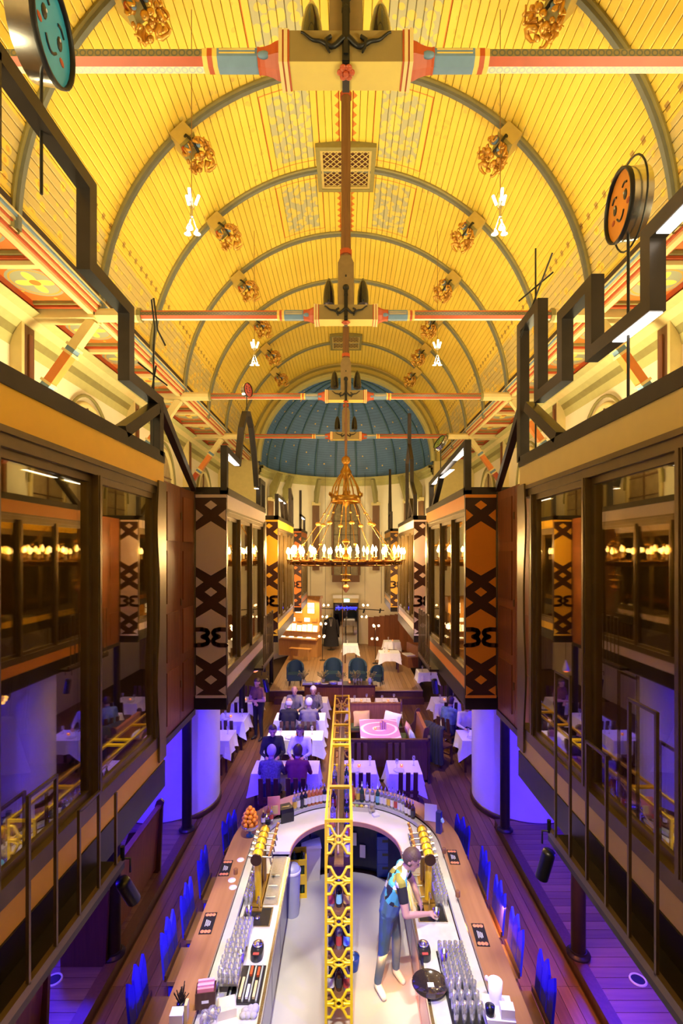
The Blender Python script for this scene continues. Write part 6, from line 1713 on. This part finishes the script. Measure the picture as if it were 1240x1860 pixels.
def swirl():
    m = mat('violet_swirl_top', (0.50,0.22,0.42), 0.3, var=0.1)
    t = NT(m); b = m.node_tree.nodes['Principled BSDF']; old = b.inputs['Base Color'].links[0].from_socket
    tc = t.n('ShaderNodeTexCoord'); wv = t.n('ShaderNodeTexWave', wave_type='RINGS', rings_direction='Z'); wv.inputs['Scale'].default_value = 1.1; wv.inputs['Distortion'].default_value = 3.0
    t.nt.links.new(tc.outputs['Object'], wv.inputs['Vector'])
    t.nt.links.new(t.mix(t.m('GREATER_THAN', wv.outputs['Color'], 0.90), old, (0.75,0.62,0.72)), b.inputs['Base Color'])
    return m
MB().box(-0.475,0.475,-0.68,0.68,0.72,0.76).build('printed_top', swirl(), bt)
MB().box(-0.06,0.06,-0.06,0.06,0.03,0.72).build('pedestal', DARKW, bt); MB().box(-0.3,0.3,-0.3,0.3,0,0.03).build('foot', DARKW, bt)
tea_light((0.72, 12.1, 0.76), 'the violet booth table')
nb = thing('menu_holder', 'pink menu block standing on the violet booth table', 'menu holder', (0.92,12.15,0.76), 0.2)
for k in range(3): MB().box(-0.08+0.05*k,-0.045+0.05*k,-0.05,0.05,0.0,0.18+0.03*(k % 2)).build('menu_leaf', mat('pink_menu', (0.60,0.25,0.30), 0.6), nb)
def cushion(loc, rot, m, label, r=(0.21,0.07,0.19)):
    mb = MB(); n = 10; vs = []
    for sy in (-1, 1):
        for i in range(n+1):
            for j in range(n+1):
                u, v = -1+2*i/n, -1+2*j/n; b = (1-u**4)*(1-v**4); pin = 1-0.12*(1-abs(u*v))*0+0.06*abs(u*v)
                vs.append((r[0]*u*pin, sy*r[1]*b, r[2]*v*pin))
    m1 = (n+1)**2
    for sy in (0, 1):
        mb.add(vs[sy*m1:(sy+1)*m1], [(i*(n+1)+j, (i+1)*(n+1)+j, (i+1)*(n+1)+j+1, i*(n+1)+j+1) for i in range(n) for j in range(n)], 0, True)
    o = mb.build('cushion', m, None, loc, rot); tag(o, label, 'cushion', 'cushions in the booth')
cushion((0.42,13.18,0.68), (-0.5,0,0.1), mat('tan_cushion', (0.50,0.30,0.13), 0.85), 'tan cushion leaning at the left of the booth')
cushion((1.22,13.15,0.66), (-0.6,0.2,-0.2), mat('white_cushion', (0.72,0.66,0.60), 0.85), 'white cushion leaning at the back of the booth')
cushion((1.56,12.30,0.66), (-0.4,0,1.4), mat('rose_cushion', (0.60,0.30,0.28), 0.85), 'rose cushion against the right booth bench')
cushion((1.58,11.75,0.67), (-0.3,0.1,1.5), mat('pale_blue_cushion', (0.55,0.58,0.64), 0.85), 'pale blue cushion against the right booth bench', (0.17,0.07,0.2))

# ================================================================== STAGE AND APSE FURNISHINGS
SZ = 0.40
sg = thing('stage_platform', 'raised wooden stage running back into the apse', 'stage', (0, 16.9, 0))
def apse_y(x): return 5.0+math.sqrt(3.78**2-x*x)
MB().prism([(-2.62,0.0),(2.62,0.0)]+[(2.62-5.24*i/20, apse_y(2.62-5.24*i/20)) for i in range(21)], 'z', 0.0, SZ-0.03).build('platform_body', DARKW, sg)
MB().box(-2.62,2.62,-0.03,0.03,SZ-0.03,SZ+0.004).build('nosing', mat('worn_edge', (0.45,0.30,0.14), 0.4), sg)
MB().box(-2.4,2.62,-0.30,-0.03,0.0,0.19).build('step', DARKW, sg)
pr_ = None
for k in range(34):
    x = -2.62+0.154*(k+0.5)
    MB().box(-0.074,0.074,0.03,min(apse_y(x-0.07),apse_y(x+0.07) if abs(x+0.07) < 3.7 else 9),-0.03,0.0).build('stage_plank', wood('stage_planks', (0.22,0.12,0.05), (0.32,0.18,0.08), 0.35, 'y'), sg, (x,0,SZ))
sb = thing('sideboard', 'long dark sideboard in front of the stage', 'sideboard', (-0.2, 16.3, 0))
MB().box(-1.22,1.22,-0.26,0.26,0.76,0.80).build('top', DARKW, sb)
MB().box(-1.15,1.15,-0.20,0.24,0.08,0.76).build('carcass', REDW, sb)
for k in range(4):
    d = MB().box(-1.12+0.565*k,-0.58+0.565*k,-0.22,-0.20,0.12,0.72).build('door', REDW, sb); MB().sphere((-0.63+0.565*k,-0.235,0.45), 0.02, 8).build('knob', GOLD, d)
for ex in (-1, 1): MB().box(ex*1.15,ex*1.07,-0.2,0.24,0,0.08).build('foot', DARKW, sb)
zt = 0.80
for k, (x, sc, lb) in enumerate(((-1.42,1.0,'at the left end of the sideboard'),(-0.75,0.9,'behind the plates on the sideboard'),(-0.15,0.8,'at the middle of the sideboard'),(0.30,0.9,'right of the middle of the sideboard'),(0.85,0.9,'at the right end of the sideboard'))):
    v = thing('feathery_plant', 'feathery pale green plant in a pot %s' % lb, 'plant', (x,16.42,zt if k else 0.80), 0, 'feathery plants along the sideboard')
    if k == 0: v.location = (-1.38,16.35,zt)
    MB().lathe([(0.05,0),(0.065,0.10),(0.058,0.10),(0.0,0.09)], 12, cap=False).build('pot', mat('grey_pot', (0.25,0.24,0.22), 0.5), v)
    r = random.Random(k); mb = MB()
    for q in range(34):
        th = r.uniform(0,2*PI); a = r.uniform(0.06,0.22)*sc; h = r.uniform(0.22,0.42)*sc
        mb.tube([(0,0,0.09),(a*0.4*math.cos(th),a*0.4*math.sin(th),h*0.7),(a*math.cos(th),a*math.sin(th),h)], [0.003,0.004,0.007], 4)
        mb.sphere((a*math.cos(th),a*math.sin(th),h), 0.016, 5)
    tag(mb.build('fronds', mat('pale_frond', (0.30,0.27,0.10), 0.7, var=0.3), v), kind='stuff')
for k, (x, n, m) in enumerate(((-0.95,3,WHITE),(-0.42,4,WHITE),(-0.70,1,CREAMP))):
    for j in range(n):
        o = MB().lathe([(0.0,0.0),(0.09,0.0),(0.14,0.018),(0.0,0.01)], 18).build('plate', mat('white_china', (0.72,0.70,0.70), 0.25), None, (x,16.2,zt+0.02*j)); tag(o, 'white plate on the sideboard, stack %s from the left, plate %s from below' % (ORDW[(0,2,1)[k]], ORDW[j]), 'plate', 'plates on the sideboard')
boxthing('blue_tray', 'white and blue tray at the left of the sideboard', 'tray', (-1.25,16.18,zt), 0.16, 0.09, 0.05, mat('blue_white_enamel', (0.35,0.38,0.70), 0.4)); boxthing('notice_block', 'small white notice block on the sideboard', 'notice', (-0.20,16.12,zt), 0.07, 0.03, 0.09, WHITE)
for k in range(8):
    g = tumbler('wine_glass', 0.032, 0.17, CLEAR, True); g.location = (0.25+0.085*(k % 4), 16.15+0.09*(k//4), zt); tag(g, 'stemmed glass in the little cluster on the sideboard', 'glass', 'stemmed glasses on the sideboard')
bv = thing('blue_vase', 'blue and white footed vase at the right of the sideboard', 'vase', (0.78,16.15,zt))
MB().lathe([(0.05,0),(0.03,0.03),(0.06,0.08),(0.08,0.14),(0.04,0.18),(0.05,0.21)], 14).build('body', mat('blue_white_china', (0.35,0.38,0.72), 0.25, var=0.5, scale=20), bv); MB().lathe([(0.052,0.205),(0.058,0.21),(0.05,0.215)], 14, cap=False).build('rim', WHITE, bv)
tea_light((-0.32,16.35,zt), 'the middle of the sideboard'); tea_light((0.12,16.35,zt), 'the sideboard right of the middle'); tea_light((-0.9,16.4,zt), 'the left of the sideboard')
BV = mat('petrol_blue_velvet', (0.007,0.028,0.055), 0.75, var=0.15)
for k, (x, y, sc) in enumerate(((-1.80,17.6,1.0),(-0.45,17.55,1.1),(0.42,17.6,1.08),(1.10,17.6,0.8))):
    P = thing('tub_armchair', 'petrol blue velvet tub armchair on the stage, %s from the left' % ORDW[k], 'armchair', (x,y,SZ), PI if k != 3 else PI-0.3, 'blue tub armchairs on the stage')
    mb = MB(); pts = []
    for i in range(17):
        a = PI*i/16+PI; pts.append((0.31*math.cos(a)*sc, 0.27*math.sin(a)*sc))
    vs = []
    for i, (x_, y_) in enumerate(pts):
        hh = (0.62+0.22*math.sin(PI*i/16))*sc
        vs += [(x_*0.80,y_*0.80,0.2*sc),(x_,y_,0.2*sc),(x_,y_,hh),(x_*0.80,y_*0.80,hh)]
    for i in range(16):
        for j in range(4): mb.add([vs[4*i+j],vs[4*i+(j+1)%4],vs[4*i+4+(j+1)%4],vs[4*i+4+j]], [(0,1,2,3)], 0, True)
    mb.add(vs[:4], [(0,1,2,3)]); mb.add(vs[-4:], [(3,2,1,0)]); mb.build('wrap_back', BV, P)
    MB().box(-0.25*sc,0.25*sc,-0.2*sc,0.27*sc,0.2*sc,0.42*sc).build('seat_cushion', BV, P)
    for ex in (-1, 1):
        for ey in (-1, 1): MB().cyl((ex*0.2*sc,ey*0.18*sc,0), (ex*0.19*sc,ey*0.17*sc,0.2*sc), 0.015, 0.02, n=8).build('leg', DARKW, P)
for k, (x, y, w, d, lb) in enumerate(((0.20,21.3,0.62,0.6,'the small table in the middle of the stage'),(1.72,19.7,0.8,0.7,'the stage table right of the armchairs'),(2.05,22.1,0.7,0.6,'the stage table at the back right'))):
    table(x, y, w, d, lb, 30+k, SZ, k > 0, 1, 0)
table(2.95, 18.2, 0.66, 0.6, 'the table beside the right edge of the stage', 35, 0.0, False, 2, 0)
# organ console with lit shelves
og = thing('organ_console', 'wooden organ console with glowing shelves of sheets at the left of the stage', 'organ', (-2.15, 22.6, SZ), -0.30)
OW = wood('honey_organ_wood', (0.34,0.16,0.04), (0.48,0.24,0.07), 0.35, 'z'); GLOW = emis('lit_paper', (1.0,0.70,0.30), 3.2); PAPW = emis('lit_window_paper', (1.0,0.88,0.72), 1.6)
MB().box(-0.95,0.95,-0.1,0.45,0,0.78).build('lower_case', OW, og); MB().box(-0.95,0.95,0.15,0.45,0.78,2.6).build('upper_case', OW, og)
MB().box(-0.98,0.98,-0.32,0.2,0.78,0.84).build('keyboard_shelf', OW, og); MB().box(-0.9,0.9,-0.30,-0.16,0.84,0.87).build('keyboard', WHITE, og); MB().box(-1.0,1.0,0.1,0.47,2.6,2.72).build('cornice', OW, og)
for k, x in enumerate((-0.72,-0.05,0.55)):
    f = MB().box(x-0.19,x+0.19,0.12,0.15,1.9,2.45).build('window_frame', OW, og)
    for i in range(2):
        for j in range(2): MB().box(x-0.16+0.165*i,x-0.01+0.165*i,0.112,0.12,1.94+0.25*j,2.16+0.25*j).build('lit_pane', PAPW, f)
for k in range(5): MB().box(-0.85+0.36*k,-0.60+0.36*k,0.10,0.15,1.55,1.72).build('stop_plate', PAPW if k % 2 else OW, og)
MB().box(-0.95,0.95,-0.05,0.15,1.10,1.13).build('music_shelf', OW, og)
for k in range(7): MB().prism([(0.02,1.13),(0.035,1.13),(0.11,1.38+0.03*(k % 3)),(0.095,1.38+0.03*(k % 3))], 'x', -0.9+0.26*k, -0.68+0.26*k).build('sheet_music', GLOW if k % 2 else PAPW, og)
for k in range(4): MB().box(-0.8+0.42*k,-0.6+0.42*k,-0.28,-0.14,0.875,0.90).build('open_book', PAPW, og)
ob_ = thing('organ_bench', 'plain wooden bench before the organ console', 'bench', (-2.0,21.75,SZ), -0.3)
MB().box(-0.5,0.5,-0.15,0.15,0.46,0.50).build('seat', OW, ob_)
for ex in (-1, 1): MB().box(ex*0.45,ex*0.40,-0.14,0.14,0,0.46).build('side_panel', OW, ob_)
light('AREA', 'organ_lamp', (-1.95, 21.9, 2.75), 60, (1.0,0.62,0.2), (-2.15,22.5,1.4), 1.4, 0.15)
# bulb cluster lamps
def stem_lamp(x, y, z0, zt_, label, mode):
    P = thing('bulb_lamp', label, 'lamp', (x,y,z0), 0, 'bulb lamps round the apse')
    if mode == 'floor':
        MB().lathe([(0.13,0),(0.13,0.02),(0.015,0.03)], 14).build('base', STEEL, P); MB().cyl((0,0,0.02), (0,0,zt_-z0), 0.012, n=6).build('stem', STEEL, P)
    else:
        MB().cyl((0,0,0), (0,0,zt_-z0), 0.006, n=5).build('cord', IRON, P)
    hts = [zt_-z0, zt_-z0-0.55] if mode == 'floor' else [0.0, -0.55]
    for q, hz in enumerate(hts):
        for i in range(3):
            th = 2*PI*i/3+q; c, s_ = 0.14*math.cos(th), 0.14*math.sin(th)
            a = MB().tube([(0,0,hz),(c*0.6,s_*0.6,hz+0.06),(c,s_,hz+0.02)], 0.008, 5).build('arm', STEEL, P)
            MB().sphere((c,s_,hz+0.0), 0.052, 8).build('glowing_bulb', emis('amber_bulb', (1.0,0.62,0.34), 7.0), a)
    if mode != 'floor': MB().cyl((0,0,-0.55), (0,0,0), 0.008, n=5).build('stem', STEEL, P)
stem_lamp(-1.02, 21.6, SZ, 2.0, 'floor lamp with clustered bulbs beside the organ', 'floor'); stem_lamp(1.25, 21.0, SZ, 2.0, 'floor lamp with clustered bulbs right of the small stage table', 'floor')
stem_lamp(-0.98, 23.6, 2.6, 8.9, 'bulb pendant hanging left of the glazed door', 'pend'); stem_lamp(0.90, 23.6, 2.6, 8.9, 'bulb pendant hanging right of the glazed door', 'pend')
for x, y, z in ((-1.02,21.5,1.9),(1.25,20.9,1.9),(0.0,23.2,2.7)): light('POINT', 'bulb_glow', (x,y,z), 28, (1.0,0.66,0.36), size=0.12)
# curved lamp rail
rl = thing('lamp_rail', 'thin dark lamp rail spanning the apse above the door', 'lamp rail', (0, 22.5, 2.75))
MB().tube([(-1.6,0.2,0.0),(-1.1,0.4,-0.22),(-0.5,0.5,-0.26),(0.5,0.5,-0.26),(1.1,0.4,-0.28),(1.75,0.2,-0.30)], 0.022, 6).build('rail', STEEL, rl)
for x in (-1.2, 0.85, 1.6): MB().cyl((x,0.4,-0.25), (x-0.05,0.3,-0.42), 0.04, n=10).build('spot_head', BLACKP, rl)
for s in (-1, 1): MB().cyl((s*1.62,0.2,0.02), (s*1.62,0.2,3.3), 0.01, n=6).build('hanger', STEEL, rl)
# glazed vestibule door with exit sign
yd = 25.35
dr = struct('door_1')
for s in (-1, 1): MB().box(s*0.64,s*0.58,yd-0.12,yd,SZ,2.55).build('door_frame', IRON, dr)
MB().box(-0.64,0.64,yd-0.12,yd,2.46,2.55).build('door_frame', IRON, dr); MB().box(-0.66,0.66,yd-0.2,yd,2.78,2.94).build('white_lintel', WHITE, dr); MB().box(-0.62,0.62,yd-0.12,yd,2.55,2.78).build('overpanel', CREAMP, dr)
MB().box(-0.58,0.58,yd-0.06,yd-0.04,SZ,2.46).build('glass_pane', glassy('vestibule_glass', (0.25,0.3,0.35), 0.3, 0.05), dr); MB().box(-0.02,0.02,yd-0.1,yd-0.02,SZ,2.46).build('meeting_stile', IRON, dr)
MB().box(-0.57,0.57,yd+0.0,yd+0.02,SZ,2.46).build('dark_lobby', mat('dark_lobby', (0.03,0.03,0.05), 0.6), dr)
MB().box(0.05,0.5,yd-0.02,yd-0.005,1.25,1.55).build('lobby_counter', mat('lobby_brown', (0.25,0.14,0.05), 0.5), dr)
ex = thing('exit_sign', 'small glowing green exit sign above the glazed door', 'exit sign', (0.04, yd-0.16, 2.60)); MB().box(-0.13,0.13,-0.03,0.03,0,0.14).build('lit_panel', emis('exit_green', (0.25,1.0,0.75), 4.0), ex); MB().box(-0.15,0.15,0.0,0.04,-0.01,0.15).build('case', WHITE, ex)
MB().bar((-0.08,-0.035,0.07), (-0.02,-0.035,0.07), 0.02, 0.02).build('white_arrow', emis('exit_white', (0.9,1,1), 6.0), ex)
nl = thing('blue_reflections', 'row of glowing blue strokes standing for reflections in the door glass', 'neon sign', (0, yd-0.14, 2.18)); r = random.Random(8)
for k in range(13):
    x = -0.52+0.085*k; a = r.uniform(-0.03,0.03)
    MB().tube([(x,0,0.02+a),(x+0.02,0,0.14),(x+0.05,0,0.05),(x+0.06,0,0.16+a)], 0.010, 5).build('reflection_stroke', emis('blue_reflection_glow', (0.02,0.03,1.0), 9.0), nl)  # blue reflections of the door glass, added as glowing strokes
# tall apse window
wn = struct('window_9'); pts = []
for i in range(17):
    th = PI*i/16; pts.append((-0.68*math.cos(th), 6.75+1.1*math.sin(th)**0.8))
out = [(-0.68,3.95)]+pts+[(0.68,3.95)]
MB().prism(out, 'y', yd+0.06, yd+0.10).build('leaded_pane', mat('dim_stained_glass', (0.20,0.15,0.07), 0.3, var=0.6, scale=7), wn); MB().tube([(x,yd+0.02,z) for x, z in out], 0.07, 6).build('window_frame', BEAMW, wn)
for x in (-0.23, 0.23): MB().box(x-0.015,x+0.015,yd+0.03,yd+0.06,3.95,7.7).build('lead_bar', IRON, wn)
for z in (4.6,5.3,6.0,6.7): MB().box(-0.66,0.66,yd+0.03,yd+0.06,z,z+0.03).build('lead_bar', IRON, wn)
MB().box(-0.70,0.70,yd-0.05,yd+0.1,3.6,3.95).build('dark_sill_panel', BEAMW, wn)
# coat on a stand, yellow poster, hanging speaker
cs = thing('coat_stand', 'dark coat with pale lapels hanging on a stand left of the door', 'coat', (-0.72,24.0,SZ))
MB().cyl((0,0,0.02), (0,0,1.75), 0.015, n=6).build('stand_pole', STEEL, cs); MB().lathe([(0.0,0),(0.2,0.0),(0.2,0.02),(0,0.03)], 14).build('stand_base', STEEL, cs)
mb = MB(); mb.lathe([(0.38,0.18),(0.34,0.6),(0.26,1.1),(0.27,1.35),(0.20,1.5),(0.07,1.58)], 16); mb.v = [(x,y*0.5,z) for x,y,z in mb.v]; mb.build('coat_body', BLK, cs)
for s in (-1, 1):
    MB().tube([(s*0.25,0,1.45),(s*0.34,0.0,1.1),(s*0.36,-0.02,0.75)], [0.075,0.07,0.06], 8).build('sleeve', BLK, cs); MB().bar((s*0.05,-0.13,1.5), (s*0.02,-0.15,1.15), 0.03, 0.01).build('lapel', WHITE, cs)
ps = MB().box(-0.14,0.14,-0.01,0.0,0,0.42).build('yellow_poster', mat('yellow_poster_paper', (0.75,0.58,0.08), 0.6), None, (-0.86,24.75,1.55)); tag(ps, 'yellow poster behind the coat in the apse', 'poster')
# curved wooden partition at the right of the stage
cp = thing('curved_partition', 'curved brown wooden partition at the right of the stage', 'partition', (0,0,SZ))
for k in range(12):
    a0 = math.radians(8+5.2*k); R_ = 3.35
    p, q = Vector((R_*math.cos(a0), 21.9+R_*math.sin(a0), 0)), Vector((R_*math.cos(a0+math.radians(5.1)), 21.9+R_*math.sin(a0+math.radians(5.1)), 0))
    hgt = 2.0-0.05*k
    MB().bar(p+Vector((0,0,hgt/2)), q+Vector((0,0,hgt/2)), 0.03, hgt).build('partition_board', REDW, cp)
st2 = thing('stage_bench', 'small curved sofa with pale throw behind the right stage tables', 'sofa', (2.62,20.8,SZ), -1.3)
MB().box(-0.6,0.6,-0.25,0.25,0.0,0.42).build('seat', REDW, st2); MB().box(-0.6,0.6,0.17,0.27,0.42,0.85).build('backrest', REDW, st2); MB().box(-0.2,0.35,-0.2,0.2,0.42,0.46).build('throw', LINEN, st2)
# orange pendant lamp in the left aisle and a gilded wall light in the right aisle
pl = thing('pendant_lamp', 'white and orange cone pendant in the left aisle', 'lamp', (-2.42,13.2,1.95))
MB().lathe([(0.10,0),(0.09,0.03),(0.03,0.22),(0.02,0.28)], 16).build('white_shade', WHITE, pl); MB().sphere((0,0,0.0), (0.075,0.075,0.05), 10).build('orange_bulb', emis('orange_bulb', (1.0,0.22,0.03), 2.5), pl); MB().cyl((0,0,0.28), (0,0,1.0), 0.006, n=5).build('cord', IRON, pl)
wl = thing('gilded_wall_light', 'small glowing gilded light behind the right column', 'lamp', (2.72,9.0,2.45))
for k in range(5): MB().sphere((0.03*math.cos(k*1.5),0.02*math.sin(k*1.5),-0.10+0.05*k), (0.035,0.03,0.03), 8).build('glass_leaf', emis('gold_leaf_glow', (1.0,0.55,0.12), 3.0), wl)
MB().cyl((0.06,0,-0.12), (0.06,0,0.47), 0.012, n=6).build('stem', GOLD, wl)
for s in (-1, 1):
    c = thing('wall_sconce', 'small dark sconce on the %s drum wall' % ('left' if s < 0 else 'right'), 'sconce', (s*2.86, 9.44, 2.25) if s < 0 else (2.92, 9.40, 2.25), 0, 'sconces on the drum walls')
    MB().lathe([(0.01,0),(0.035,0.12),(0.03,0.2)], 10).build('horn', BEAMW, c); MB().box(-0.02,0.02,0.0,0.06,0.04,0.16).build('back_plate', BEAMW, c)

for s, nm in ((-1, 'left'), (1, 'right')):
    o = MB().tube([(s*3.3, 9.1, 2.7), (s*3.05, 9.2, 2.55), (s*2.8, 9.45, 2.50), (s*2.55, 9.9, 2.62), (s*2.45, 10.2, 2.85)], 0.008, 5).build('slack_cable', IRON)
    tag(o, 'thin black slack cable looping across the %s drum wall' % nm, 'cable')
